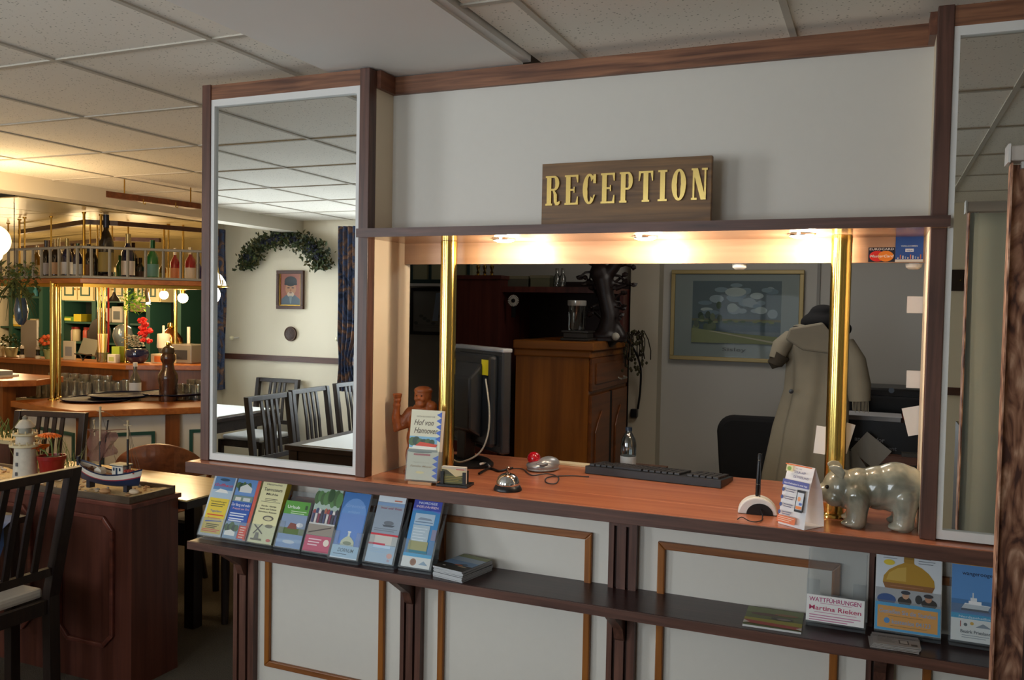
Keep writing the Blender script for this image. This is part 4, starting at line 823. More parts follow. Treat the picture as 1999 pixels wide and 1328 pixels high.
# daisy dial
q = (-1.797, 2.02, 1.643)
t = thing('wall_dial', 'round white petal dial with dark centre fixed under the shelf board', 'ornament', (q[0], 2.03, q[2]), 0, rx=PI/2)
b = MB(); b.lathe([(.010,.002),(.010,.008),(0,.010)], n=20); b.build('hub', BLACKP, t)
for i in range(20):
    b = MB(); b.box(.011,-.0025,0,.031,.0025,.004); o = b.build('petal', mat('petal_white', 'D8D4CC', .5), t); o.rotation_euler = (0,0,2*PI*i/20)
b = MB(); b.box(-.012,-.09,-.006,.012,.0,-.001); b.build('hanger', BLACKP, t)
# things on the shelf board
items_ = [('cardboard_box','low grey storage box on the shelf board','box',(1015,549),(.17,.10,.05),'5E5C50'),('cardboard_box','pale box right of centre on the shelf board','box',(1060,552),(.10,.09,.055),'6A6A58'),('book_stack','dark books lying on the shelf board','book',(985,548),(.05,.1,.045),'2E2A24')]
for nm, lb, ct, (px_, py_), d_, col in ():
    pass
for nm, lb, ct, x, d_, col in (('storage_box','low grey-green storage box on the office shelf board','box',-1.833,(.17,.10,.055),'5E5C50'),('storage_box','pale storage box beside the bottles on the office shelf board','box',-1.677,(.11,.09,.06),'77775F')):
    t = thing(nm, lb, ct, (x, 2.15, zs+.001)); b = MB(); b.box(-d_[0]/2,-d_[1]/2,0,d_[0]/2,d_[1]/2,d_[2]); b.build('carton', mat('carton_'+col, col, .6), t); b = MB(); b.box(-d_[0]/2-.003,-d_[1]/2-.003,d_[2]-.012,d_[0]/2+.003,d_[1]/2+.003,d_[2]+.003); b.build('lid', mat('carton_lid', '8C8870', .6), t)
for i, x in enumerate((-1.579, -1.547)):
    t = thing('glass_bottle', ('short clear bottle', 'second clear bottle')[i] + ' on the office shelf board left of the sculpture', 'bottle', (x, 2.1, zs+.001)); b = MB(); b.lathe([(.018,0),(.019,.01),(.019,.05),(.008,.07),(.008,.09)], n=16); b.build('body', GL, t, smooth=True); b = MB(); b.lathe([(.009,.088),(.009,.1),(0,.1)], n=12); b.build('stopper', mat('stopper', '7A7468', .5), t)
for i, px in enumerate((-2.052, -2.011, -1.968)):
    t = thing('brass_candlestick', ('left', 'middle', 'right')[i] + ' small brass candlestick on top of the wardrobe', 'candlestick', (px, 2.12, zt+.021), 0, 'brass candlesticks on the wardrobe'); b = MB(); b.lathe([(.02,0),(.02,.004),(.006,.01),(.010,.02),(.005,.03),(.011,.045),(.013,.055),(.006,.06)], n=14); b.build('stem', BRASS, t, smooth=True); b = MB(); b.lathe([(.006,.060),(.006,.085),(0,.086)], n=10); b.build('candle', mat('candle_cream', 'C8A860', .5), t)
# upper cabinet with green bars and the map picture
x0, x1 = -2.646, -2.212; z0 = 1.748
t = thing('wall_cupboard', 'pale green wall cupboard with dark green bars above the map picture', 'cupboard', (0,0,0))
b = MB(); b.box(x0,2.38,z0,x1,2.49,z0+.22); b.build('body', mat('pale_green_panel', 'A8A888', .6), t)
b = MB(); b.box(x0,2.37,z0-.005,x1,2.38,z0+.018); b.build('lower_rail', mat('dark_green_wood', '2A4240', .5), t)
for i in range(4):
    x = x0+.02+i*(x1-x0-.05)/3; b = MB(); b.box(x,2.37,z0+.018,x+.014,2.38,z0+.22); b.build('bar', mat('dark_green_wood', '2A4240', .5), t)
b = MB(); b.box(x0,2.365,z0-.022,x1,2.39,z0-.006); b.build('pelmet', WHITE, t)
a_, c_ = (-2.663, 2.44, 1.717), (-2.42, 2.44, 1.43)
t = thing('map_picture', 'dark-framed old map print half hidden behind the left brass column', 'picture', (a_[0], 2.445, c_[2]))
w_, h_ = c_[0]-a_[0], a_[2]-c_[2]
b = MB(); b.box(0,0,0,w_,.02,.02).box(0,0,h_-.02,w_,.02,h_).box(0,0,.02,.015,.02,h_-.02).box(w_-.015,0,.02,w_,.02,h_-.02); b.build('frame', mat('frame_black_brown', '1E1614', .35), t, kind='stuff')
art(t, [('r',.015,.02,w_-.015,h_-.02,'8E8E8C')] + [('e', w_*f, h_*(.25+.05*((k*7)%4)), .015, .010, '6A6C6E') for k, f in enumerate((.15,.3,.4,.5,.65,.8))] + [('p', [(w_*.62,h_*.3),(w_*.78,h_*.3),(w_*.84,h_*.9),(w_*.72,h_*.9)], 'A8BCD8'), ('l', .03, h_*.2, w_-.03, 2, .012, .003, '707070')], 'map_print', Matrix.Translation((0,.006,0)))
# big framed poster
a_, c_ = (-1.049, 2.45, 1.827), (-0.37, 2.45, 1.34)
t = thing('landscape_poster', 'gold-framed poster of a cloudy river landscape on the office wall', 'picture', (a_[0], 2.46, c_[2]))
w_, h_ = -0.361-a_[0], a_[2]-c_[2]
GF = mat('pale_gold_frame', '9E8A58', .4, metal=.2); f = .022
for nm, bx in (('frame_rail',(0,0,0,w_,.025,f)),('frame_rail',(0,0,h_-f,w_,.025,h_)),('frame_stile',(0,0,f,f,.025,h_-f)),('frame_stile',(w_-f,0,f,w_,.025,h_-f))):
    b = MB(); b.box(*bx); b.build(nm, GF, t, bevel=.003)
X = lambda u: w_*u; Zz = lambda v: h_*v
el = [('r',f,f,w_-f,h_-f,'9C9C98'),('r',X(.17),Zz(.20),X(.84),Zz(.88),'646C70')]
rr = random.Random(11)
for i in range(26): el.append(('e', X(rr.uniform(.26,.78)), Zz(rr.uniform(.52,.84)), X(rr.uniform(.03,.07)), Zz(rr.uniform(.02,.05)), rr.choice(['A0A8AC','8C979E','B4B8B6','7A8792'])))
el += [('e',X(.50),Zz(.76),X(.08),Zz(.05),'BDBFBA'),('e',X(.66),Zz(.72),X(.05),Zz(.035),'B6BAB8'),('r',X(.17),Zz(.38),X(.84),Zz(.46),'4C5A58'),('r',X(.17),Zz(.44),X(.84),Zz(.465),'7A6E50'),('r',X(.17),Zz(.33),X(.84),Zz(.40),'505C64')]
for i in range(14): el.append(('e', X(.19+.2*rr.random()), Zz(.36+.26*rr.random()*(1-i/20)), X(.02), Zz(.04), rr.choice(['4A5638','58643E','3A4632'])))
for i in range(16): el.append(('e', X(.20+.6*rr.random()), Zz(.43+.02*rr.random()), X(.02), Zz(.012), rr.choice(['4A5A3C','6A7048'])))
el += [('p',[(X(.17),Zz(.20)),(X(.84),Zz(.20)),(X(.84),Zz(.28)),(X(.5),Zz(.31)),(X(.17),Zz(.36))],'6C7448'),('p',[(X(.30),Zz(.33)),(X(.34),Zz(.33)),(X(.84),Zz(.22)),(X(.78),Zz(.215))],'96937A'),('t',X(.50),Zz(.115),.026,'Sisley','5A5C5C','CENTER',0,X(.18))]
art(t, el, 'print', Matrix.Translation((0,.012,0)), .0002)
b = MB(); b.box(f,.0035,f,w_-f,.0045,h_-f); b.build('glazing', clear('picture_glass', 'F0F4F4', .0, .02, mult=.06), t)
# coat on a stand with black cap
COAT = mat('trench_coat', '8A8270', .85, noise=.12, nscale=14, bump=.1)
t = thing('coat', 'beige trench coat with a button and belt hanging on the stand', 'coat', (-.22, 1.40, 0))
def loft(secs, n=72, folds=7, m=None, name='cloth', parent=None, seed=1, open_top=False):
    b = MB(); rings = []; rr = random.Random(seed); ph = [rr.uniform(0, 2*PI) for _ in range(3)]
    for (z, cx, cy, rx, ry, amp) in secs:
        ring = []
        for i in range(n):
            a = 2*PI*i/n; k = 1 + amp*(math.sin(folds*a+ph[0])*.6+math.sin((folds+4)*a+ph[1])*.4)
            ring.append(b.bm.verts.new((cx+rx*k*math.cos(a), cy+ry*k*math.sin(a), z)))
        rings.append(ring)
    for r0, r1 in zip(rings, rings[1:]):
        for i in range(n): b.face([r0[i], r0[(i+1)%n], r1[(i+1)%n], r1[i]], 0)
    b.face(rings[0][::-1], 0); b.face(rings[-1], 0)
    return b.build(name, m, parent, smooth=True)
loft([(.70,-.03,0,.17,.12,.14),(.96,-.03,0,.15,.11,.15),(1.15,-.02,0,.13,.10,.13),(1.30,0,0,.115,.09,.10),(1.40,.005,0,.118,.085,.06),(1.47,0,0,.120,.08,.04),(1.525,-.01,0,.105,.07,.03),(1.555,-.02,0,.07,.055,.02),(1.565,-.02,0,.03,.03,0)], 90, 6, COAT, 'body', t)
b = MB(); b.tube([(.10,.0,1.49),(.135,-.02,1.42),(.155,-.03,1.33),(.160,-.03,1.27)], [.035,.045,.045,.040], 14); b.build('sleeve', COAT, t, smooth=True)
b = MB(); b.tube([(-.10,-.02,1.51),(-.135,-.05,1.47),(-.150,-.06,1.42)], [.030,.036,.030], 14); b.build('sleeve', COAT, t, smooth=True)
b = MB(); b.tube([(-.13,-.06,1.44),(-.155,-.06,1.40),(-.15,-.06,1.385)], [.034,.03,.016], 12); b.build('cuff', mat('coat_lining', '3C3428', .8), t, smooth=True)
for k in range(12):
    b = MB(); x = .135+.005*k; b.tube([(x,-.06+.002*(k%3),1.272),(x+.003,-.062,1.235-.004*(k%3))], .0016, 4); b.build('fringe_strand', COAT, t)
b = MB(); b.prism([(-.10,1.545),(.02,1.57),(.075,1.50),(.05,1.45),(-.05,1.46),(-.115,1.50)], -.095, -.075, 'Y'); b.build('collar_flap', COAT, t, bevel=.008)
b = MB(); b.lathe([(.009,0),(.009,.003),(0,.004)], n=16); o = b.build('button', BLACKP, t); o.matrix_local = Matrix.Translation((-.085,-.118,1.30)) @ Matrix.Rotation(PI/2,4,'X')
t = thing('coat_stand', 'dark coat stand under the beige coat', 'coat stand', (-.22,1.40,0))
b = MB(); b.lathe([(.02,0.05),(.02,1.62),(.0,1.63)], n=14); b.build('pole', BLACKP, t)
for k in range(4):
    a = PI/4+k*PI/2; b = MB(); b.tube([(0,0,.12),(.15*math.cos(a),.15*math.sin(a),.06),(.20*math.cos(a),.20*math.sin(a),.012)], .012, 8); b.build('foot', BLACKP, t)
t = thing('cap', 'black knitted cap on top of the coat stand', 'hat', (-.205,1.40,1.565))
blob([('b',(0,0,.0),(.085,.075,.05)),('b',(.0,0,.045),(.05,.05,.03)),('b',(.06,0,-.02),(.05,.05,.035))], .008, 'crown', mat('black_wool', '0E0D10', .9), t, 4)
b = MB(); b.ball((-.075,-.01,-.02), (.04,.04,.012), None, 2); b.build('brim', mat('black_wool', '0E0D10', .9), t, smooth=True)
# office chair
BF = mat('black_fabric', '0D0D10', .9)
t = thing('office_chair', 'black office chair with tall upholstered back', 'chair', (-0.423+.06, 1.62, 0), .12)
ctop = 1.153
b = MB(); pts = []; w_, h_ = .215, .52; r_ = .07
for cx_, cz_, a0 in ((w_-r_,h_-r_,0),(-w_+r_,h_-r_,90),(-w_*.86+r_,r_,180),(w_*.86-r_,r_,270)):
    for i in range(7): a = math.radians(a0+15*i); pts.append((cx_+r_*math.cos(a), cz_+r_*math.sin(a)))
b.prism(pts, 0, .07, 'Y'); o = b.build('backrest', BF, t, bevel=.02); o.location = (-.06,-.0,ctop-.52)
b = MB(); b.cbox((0,.25,.50),(.48,.46,.09)); b.build('seat', BF, t, bevel=.03)
b = MB(); b.lathe([(.03,.08),(.03,.46)], (0,.25,0), 14); b.build('column', BLACKP, t)
b = MB(); b.cbox((-.03,.05,.62),(.06,.03,.34)); b.build('back_bar', BLACKP, t)
for k in range(5):
    a = 2*PI*k/5; b = MB(); b.tube([(0,.25,.09),(.22*math.cos(a),.25+.22*math.sin(a),.06)], [.022,.014], 8); lg = b.build('leg', BLACKP, t)
    b = MB(); b.lathe([(.028,-.012),(.028,.012)], n=16); c = b.build('caster', BLACKP, lg); c.matrix_local = Matrix.Translation((.22*math.cos(a),.25+.22*math.sin(a),.029)) @ Matrix.Rotation(PI/2,4,'X')
# office side desk with printer carton, papers
t = thing('side_desk', 'dark side desk at the right of the office', 'desk', (0,0,0))
b = MB(); b.box(-.10,1.60,1.00,1.2,2.44,1.03); b.build('top', WX, t)
for x_, y_ in ((-.07,1.63),(1.15,1.63),(-.07,2.4),(1.15,2.4)): b = MB(); b.box(x_-.02,y_-.02,0,x_+.02,y_+.02,1.0); b.build('leg', WZ, t)
BX = mat('black_carton', '0C0E12', .4)
cx0 = -0.116; cz = 1.162-1.031
t = thing('printer_carton', 'black printer carton with white lettering on the side desk', 'box', (cx0, 1.66, 1.031))
b = MB(); b.box(0,0,0,.46,.26,cz); b.build('carton', BX, t)
tz = (-0.022, 1.66, 1.076); tz2 = (0.02, 1.66, 1.045)
art(t, [('t',tz[0]-cx0,tz[2]-1.031,.026,'and HP for','787C84','CENTER'),('t',tz2[0]-cx0,tz2[2]-1.031,.024,'environment','5C6068','CENTER')], 'lettering', Matrix.Translation((0,-.001,0)))
t = thing('laser_printer', 'black printer at the back of the side desk', 'printer', (-0.12, 2.0, 1.031))
b = MB(); b.box(0,0,0,.5,.28,1.274-1.031); b.build('housing', mat('printer_black', '0E1014', .3), t, bevel=.01)
b = MB(); b.box(.05,-.03,.20,.40,0,.21); b.build('paper_tray', BLACKP, t)
b = MB(); b.lathe([(.012,0),(.012,.004)], n=16); o = b.build('button', mat('printer_button', '5A6878', .3), t); o.matrix_local = Matrix.Translation((.18,-.001,.235)) @ Matrix.Rotation(PI/2,4,'X')
zt_ = 1.0315+cz
t = thing('paper_stack', 'stack of white papers lying on the black carton', 'papers', (cx0, 1.67, zt_))
b = MB(); b.box(0,0,0,.21,.15,.018); b.build('sheets', mat('grey_paper', '9E9C9C', .6), t)
b = MB(); b.box(-.01,-.008,.018,.215,.155,.020); b.build('top_sheet', mat('top_sheet', 'B8B8BC', .6), t)
b = MB(); b.box(0,0,0,.10,.16,.025); o = b.build('red_folder', mat('red_folder', 'A8341C', .5)); o.location = (cx0+.235,1.67,zt_); o.rotation_euler=(0,0,.1); tag(o, 'red folder beside the papers on the black carton', 'folder')
for lb, px_, a, w_, h_ in (('large tilted grey paper leaning against the black carton', (-0.015, 1.6, 1.047), 38, .12, .10), ('small tilted pale card leaning against the black carton behind the column', (-0.075, 1.57, 0.994), -35, .06, .10)):
    b = MB(); b.box(-w_/2,-.001,-h_/2,w_/2,.001,h_/2); o = b.build('loose_paper', mat('dim_paper', '8C8880', .6)); o.location = px_; o.rotation_euler = (0,math.radians(a),0); tag(o, lb, 'paper', 'papers leaning behind the brass column')
b = MB(); b.box(.1,1.61,1.0305,.34,1.655,1.045); t2 = b.build('letter_tray', mat('tray_grey', '3A3834', .5)); tag(t2, 'low dark letter tray in front of the black carton', 'tray')
point('office_fill_light', (-.5, 1.3, 2.2), 8, (1.0,.95,.88), .25)  # added fill point that brightens the office; no lamp fixture hangs here

# ================================================================ LEFT FOREGROUND: PARTITION CABINET
MH = wood('dark_mahogany_z', '683A2C', '48241C', .38, 'Z', .5, spec=.4); MHX = wood('dark_mahogany_x', '7A4030', '54281F', .4, 'X', .5)
cb = thing('partition_cabinet', 'low dark mahogany partition cabinet with octagonal panel moulding', 'cabinet', (0,0,0))
b = MB(); b.box(-4.30,.405,0,-2.785,.66,.752); b.build('body', MH, cb)
b = MB(); b.box(-4.31,.395,.752,-2.775,.67,.772); b.build('top', MHX, cb, bevel=.003)
oct_ = [(-3.167, 0.395, 0.709), (-2.944, 0.395, 0.708), (-2.881, 0.395, 0.636), (-2.87, 0.395, 0.204), (-2.926, 0.395, 0.151), (-3.143, 0.395, 0.16), (-3.195, 0.395, 0.209), (-3.201, 0.395, 0.668)]
cx = sum(p[0] for p in oct_)/8; cz = sum(p[2] for p in oct_)/8
x0, x1 = (oct_[6][0]+oct_[7][0])/2, (oct_[2][0]+oct_[3][0])/2; z1, z0 = (oct_[0][2]+oct_[1][2])/2, (oct_[4][2]+oct_[5][2])/2; c_ = .055
def octring(x0, x1, z0, z1, c, w, parent):
    O = [(x0+c,z0),(x1-c,z0),(x1,z0+c),(x1,z1-c),(x1-c,z1),(x0+c,z1),(x0,z1-c),(x0,z0+c)]
    I = [(x0+c+w*.4,z0+w),(x1-c-w*.4,z0+w),(x1-w,z0+c+w*.4),(x1-w,z1-c-w*.4),(x1-c-w*.4,z1-w),(x0+c+w*.4,z1-w),(x0+w,z1-c-w*.4),(x0+w,z0+c+w*.4)]
    for i in range(8):
        j = (i+1) % 8; b = MB(); b.prism([O[i],O[j],I[j],I[i]], .391, .405, 'Y'); b.build('moulding', MHX, parent, bevel=.003)
octring(x0, x1, z0, z1, c_, .018, cb); dx = (x1-x0)+.16; octring(x0-dx, x1-dx, z0, z1, c_, .018, cb)
# sand tray
t = thing('sand_tray', 'wooden display tray of sand and shells on the partition cabinet', 'tray', (0,0,0))
TW_ = wood('tray_wood', '6A5844', '4A3A2C', .5, 'X')
b = MB(); b.box(-4.28,.402,.773,-2.80,.640,.779); b.build('floor_board', TW_, t)
for bx in ((-4.29,.398,.773,-2.79,.408,.800),(-4.29,.636,.773,-2.79,.648,.806)): b = MB(); b.box(*bx); b.build('long_side', TW_, t)
for bx in ((-4.29,.408,.773,-4.28,.636,.800),(-2.80,.408,.773,-2.79,.636,.800)): b = MB(); b.box(*bx); b.build('short_side', TW_, t)
SAND = mat('sand', 'DEC69A', .95, noise=.25, nscale=90, bump=.5)
b = MB(); nx, ny = 90, 14; rr = random.Random(5); V = []
for i in range(nx+1):
    V.append([b.bm.verts.new((-4.28+1.48*i/nx, .408+.228*j/ny, .790+.006*math.sin(i*.5+j)*math.cos(j*.9)+rr.uniform(-.002,.002))) for j in range(ny+1)])
for i in range(nx):
    for j in range(ny): b.face([V[i][j],V[i+1][j],V[i+1][j+1],V[i][j+1]], 0)
b.build('sand_bed', SAND, t, smooth=True, kind='stuff')
SH_ = [mat('shell_pale', 'E0CCB0', .5), mat('shell_tan', 'C09468', .5), mat('shell_grey', 'A8A098', .5)]
b = MB()
for i in range(150): b.ball((rr.uniform(-4.2,-2.84), rr.uniform(.42,.62), .794), (rr.uniform(.006,.014), rr.uniform(.005,.010), rr.uniform(.003,.007)), SH_[i % 3], 1)
b.build('shell_scatter', SH_[0], t, kind='stuff')
for i, (px_, lb) in enumerate((((-3.357, 0.594, 0.797), 'large pale shell on the sand beside the flower pot'), ((-2.965, 0.434, 0.797), 'driftwood-brown tube shell under the model boat'), ((-2.853, 0.482, 0.797), 'large tan shell on the sand at the tray end'), ((-3.4, 0.518, 0.797), 'round brown shell on the sand at the foot of the lighthouse'))):
    b = MB(); b.ball((0,0,0), (.026,.018,.012), None, 2, None, .08); o = b.build('shell', SH_[i % 2], smooth=True); o.location = (px_[0], min(max(px_[1], .425), .62), .803); tag(o, lb, 'shell', 'shells on the sand tray')
# lighthouse
LW = mat('lighthouse_white', 'CFC6B4', .8, noise=.22, nscale=35, bump=.2); LC = mat('lighthouse_cream', 'D8C8A0', .7)
t = thing('model_lighthouse', 'weathered white wooden model lighthouse on the sand tray', 'ornament', (-3.53, .50, .793))
b = MB(); b.lathe([(.054,0),(.050,.02),(.044,.145)], n=28); b.build('tower', LW, t, smooth=True)
b = MB(); b.lathe([(.056,.143),(.064,.146),(.064,.155),(.050,.158)], n=28); g = b.build('gallery', LC, t, smooth=True)
for k in range(12): a = 2*PI*k/12; b = MB(); b.lathe([(.003,0),(.003,.010),(.0045,.013),(0,.016)], (.059*math.cos(a), .059*math.sin(a), .155), 8); b.build('knob', LC, g)
b = MB(); b.lathe([(.040,.157),(.038,.195)], n=24); b.build('upper_tower', LW, t, smooth=True)
b = MB(); b.lathe([(.046,.194),(.052,.197),(.052,.204),(.040,.206)], n=24); g = b.build('gallery', LC, t, smooth=True)
for k in range(10): a = 2*PI*k/10; b = MB(); b.lathe([(.003,0),(.003,.009),(.004,.012),(0,.014)], (.048*math.cos(a), .048*math.sin(a), .204), 8); b.build('knob', LC, g)
b = MB(); b.lathe([(.027,.205),(.027,.232)], n=20); b.build('lantern', mat('lantern_grey', '9C9A8C', .5), t, smooth=True)
b = MB(); b.lathe([(.040,.231),(.040,.236),(.022,.262),(.010,.268)], n=20); b.build('roof', LW, t, smooth=True)
b = MB(); b.lathe([(.010,.267),(.012,.274),(.009,.281),(0,.286)], n=14); b.build('finial', mat('finial_grey', '8A8474', .6), t, smooth=True)
for z in (.02,.062,.108):
    b = MB(); a = -1.0; r_ = .0535-.010*z/.145; b.cbox((0,0,0),(.010,.004,.016)); o = b.build('window', mat('lh_window', '5C5A5C', .6), t); o.location = (r_*math.cos(a-.4)*1.0, r_*math.sin(a-.4), z+.008); o.rotation_euler = (0,0,a-.4+PI/2)
# flower pot
t = thing('flower_pot', 'red plastic flower pot behind the chair back on the sand tray', 'plant pot', (-3.435, .56, .796))
RP = mat('red_pot', '8E1E16', .3)
b = MB(); b.lathe([(.043,0),(.045,.004),(.056,.082),(.060,.084),(.061,.100),(.056,.100),(.054,.086)], n=28); b.build('pot', RP, t, smooth=True)
b = MB(); b.lathe([(.054,.088),(.03,.094),(0,.096)], n=20); b.build('soil', mat('soil', '4A3524', .95), t)
OR_ = mat('gerbera_orange', 'F07818', .5); OR2 = mat('gerbera_centre', 'C85A14', .6); STEM = mat('stem_green', '6E7C3C', .6)
def gerbera(label, base, head, tilt, axis, r_, n=22):
    f_ = thing('gerbera', label, 'flower', base); h = Vector(head)-Vector(base)
    b = MB(); b.tube([(0,0,0), (h.x*.3,h.y*.3,h.z*.55), (h.x,h.y,h.z)], .0035, 8); b.build('stem', STEM, f_, smooth=True)
    Mh = Matrix.Translation(h) @ Matrix.Rotation(tilt, 4, axis)
    b = MB(); b.lathe([(.014,-.004),(.016,.004),(.010,.008),(0,.009)], n=16, M=Mh); b.build('centre', OR2, f_, smooth=True)
    for layer, (rr_, zz, k) in enumerate(((r_, 0, n), (r_*.78, .004, n-4))):
        for i in range(k):
            a = 2*PI*i/k + layer*.1; b = MB(); w = r_*.12
            c, s = math.cos(a), math.sin(a)
            P = lambda u, v, z: Mh @ Vector((u*c-v*s, u*s+v*c, z+zz))
            b.poly([P(.010,-w*.5,0), P(rr_*.6,-w,.004), P(rr_,-w*.3,-.002), P(rr_,w*.3,-.002), P(rr_*.6,w,.004), P(.010,w*.5,0)])
            o = b.build('petal', OR_, f_); sd = o.modifiers.new('s','SOLIDIFY'); sd.thickness = .0012
gerbera('upright orange gerbera bloom above the red pot', (-3.430,.56,.893), (-3.449, 0.56, 0.986), .12, 'Y', .050)
gerbera('drooping orange gerbera bloom on the left of the red pot', (-3.445,.55,.893), (-3.493, 0.54, 0.927), -.55, 'Y', .046)
t = thing('grass_blades', 'thin green ornamental grass blades behind the lighthouse and pot', 'plant', (-3.48,.60,.792))
b = MB(); rr = random.Random(9)
for i in range(46):
    x, y = rr.uniform(-.22,.22), rr.uniform(-.02,.02); lx, h_ = rr.uniform(-.10,.12), rr.uniform(.07,.20)
    b.tube([(x,y,0),(x+lx*.4,y,h_*.6),(x+lx,y,h_)], [.0018,.0014,.0005], 4)
b.build('blades', mat('grass_green', '7C8248', .6), t, kind='stuff')
b = MB()
for i in range(14): b.ball((rr.uniform(-.02,.09), rr.uniform(-.02,.0), rr.uniform(.01,.06)), (.010,.008,.006), mat('tiny_blossom', 'E8E090', .6), 1)
b.build('blossoms', None, t, kind='stuff') if False else b.build('blossoms', mat('tiny_blossom', 'E8E090', .6), t, kind='stuff')
# model fishing boat
NAVY = mat('boat_navy', '1E2C4C', .4); BWH = mat('boat_white', 'E4DED0', .4); BRED = mat('boat_red', 'A83440', .5); DKW = mat('boat_deck', '8C5C3C', .6)
bt = thing('model_boat', 'model fishing boat with navy and white hull on the sand tray', 'model boat', (-3.00, .49, .800), .02)
L_ = .36; ns = 26
def hull(z0f, z1f, name, m, off=0.0, nz=5):
    b = MB(); R = []
    for i in range(ns+1):
        u = i/ns*2-1; sheer = .030*u*u + (.012 if u < 0 else 0)*abs(u); zt = .066+sheer; zb = .012+.016*u*u
        hw = .040*(1-abs(u)**2.6)**.75+.001
        row = []
        for j in range(nz+1):
            v = z0f+(z1f-z0f)*j/nz; z = zb+(zt-zb)*v; w = hw*(math.sqrt(max(v,0))*.35+.65*v**.30 if v > 0 else 0) + off
            xx = u*L_/2*(1-.10*(1-v)); row.append((xx, w, z))
        R.append(row)
    for s in (-1, 1):
        V = [[b.bm.verts.new((x, s*w, z)) for x, w, z in row] for row in R]
        for i in range(ns):
            for j in range(nz): b.face([V[i][j],V[i+1][j],V[i+1][j+1],V[i][j+1]], 0)
    bmesh.ops.remove_doubles(b.bm, verts=b.bm.verts, dist=.0006)
    return b.build(name, m, bt, smooth=True)
hull(0, .52, 'lower_hull', NAVY); hull(.52, .60, 'waterline', BRED, .0003, 1); hull(.60, .95, 'upper_hull', BWH, .0, 2); hull(.95, 1.06, 'gunwale', NAVY, .001, 1)
b = MB(); V = []
for i in range(ns+1):
    u = i/ns*2-1; z = .056+.030*u*u; hw = .038*(1-abs(u)**2.6)**.75; V.append((b.bm.verts.new((u*L_/2*.97,-hw,z)), b.bm.verts.new((u*L_/2*.97,hw,z))))
for i in range(ns): b.face([V[i][0],V[i+1][0],V[i+1][1],V[i][1]], 0)
b.build('deck', DKW, bt)
b = MB(); b.box(-.186,-.006,.085,-.174,.006,.125); b.build('stem_post', mat('boat_dark', '2A2A34', .5), bt)
# wheelhouse
wh = MB(); wh.box(.035,-.022,.058,.095,.022,.108); wh = wh.build('wheelhouse', BWH, bt)
b = MB(); b.box(.028,-.027,.108,.102,.027,.113); b.build('roof', mat('roof_cream', 'E0CFA8', .5), wh)
b = MB(); b.box(.027,-.028,.105,.103,.028,.108); b.build('roof_edge', NAVY, wh)
for bx in ((.042,-.0228,.085,.050,-.0222,.098),(.056,-.0228,.064,.066,-.0222,.098),(.074,-.0228,.085,.083,-.0222,.098)): b = MB(); b.box(*bx); b.build('window', mat('boat_window', '2C4058', .3), wh)
b = MB(); b.prism([(-.075,.060),(-.035,.060),(-.035,.078),(-.055,.090),(-.075,.078)], -.014, .014, 'Y'); b.build('hatch_house', BWH, bt)
b = MB()
for i in range(14): b.ball((rr.uniform(.10,.150), rr.uniform(-.018,.018), .080+rr.uniform(0,.008)), .007, None, 1)
b.build('net_pile', mat('net_red', 'B04838', .7), bt, kind='stuff')
b = MB()
for i in range(12): b.ball((rr.uniform(-.15,-.09), rr.uniform(-.018,.018), .076+rr.uniform(0,.006)), .006, None, 1)
b.build('rope_pile', mat('rope_brown', '6A4430', .7), bt, kind='stuff')
MDK = mat('mast_dark', '241C1C', .5); MLT = mat('mast_light', 'C8B088', .6)
for nm, x, zz0, zm, zt in (('main_mast', -.055, .08, .20, .345), ('fore_mast', .100, .075, .22, .295)):
    b = MB(); b.tube([(x,0,zz0),(x,0,zm)], .0045, 8); b.tube([(x,0,zm),(x,0,zt)], .0035, 8, None); m_ = b.build(nm, MDK, bt, smooth=True)
    b = MB(); b.tube([(x,0,zm),(x,0,zt)], .0042, 8); b.ball((x,0,zt), .006, None, 1); b.tube([(x-.022,0,zt-.016),(x+.022,0,zt-.018)], .002, 6); b.build('upper_mast', MLT, m_, smooth=True)
for x0_, x1_, z0_, z1_ in ((-.045,-.015,.10,.29),(-.090,-.095,.22,.285)):
    b = MB(); b.tube([(x0_,.004,z0_),(x1_,.004,z1_)], .003, 6); b.ball((x1_,.004,z1_), .005, None, 1); b.build('boom', MLT if x0_ < -.05 else MDK, bt)
b = MB(); b.tube([(-.130,.002,.245),(-.02,.002,.248),(.098,.0,.262)], .0022, 6); b.build('yard', mat('yard_wood', '6A4838', .6), bt)
NET = bpy.data.materials.new('net_cloth'); NET.use_nodes = True; nt = NET.node_tree; bs = nt.nodes['Principled BSDF']; bs.inputs['Base Color'].default_value = srgb('7A4E42'); bs.inputs['Roughness'].default_value = .9; bs.inputs['Alpha'].default_value = .75
b = MB(); V = []
for i in range(25):
    u = i/24; x = -.125+.16*u; V.append([b.bm.verts.new((x+.010*math.sin(j*1.3+i*.5), .006*math.sin(i*1.1+j*.8), .244-(.115+.02*math.sin(u*5))*j/8)) for j in range(9)])
for i in range(24):
    for j in range(8): b.face([V[i][j],V[i+1][j],V[i+1][j+1],V[i][j+1]], 0)
b.build('net', NET, bt, smooth=True)
for p0, p1 in (((-.055,0,.34),(-.175,0,.10)),((-.055,0,.335),(.10,0,.29)),((.10,0,.285),(.165,0,.10)),((.10,0,.285),(.13,.02,.09)),((-.13,0,.245),(-.15,0,.11)),((.10,0,.285),(.15,-.02,.09)),((-.055,0,.33),(.035,0,.12))):
    b = MB(); b.tube([p0,p1], .0008, 4); b.build('rigging', mat('rigging', '6A5A4A', .7), bt)
b = MB(); b.box(-.12,-.014,-.004,-.10,.014,.026).box(.09,-.014,-.004,.11,.014,.026); b.build('cradle', mat('boat_dark', '2A2A34', .5), bt, kind='stuff')

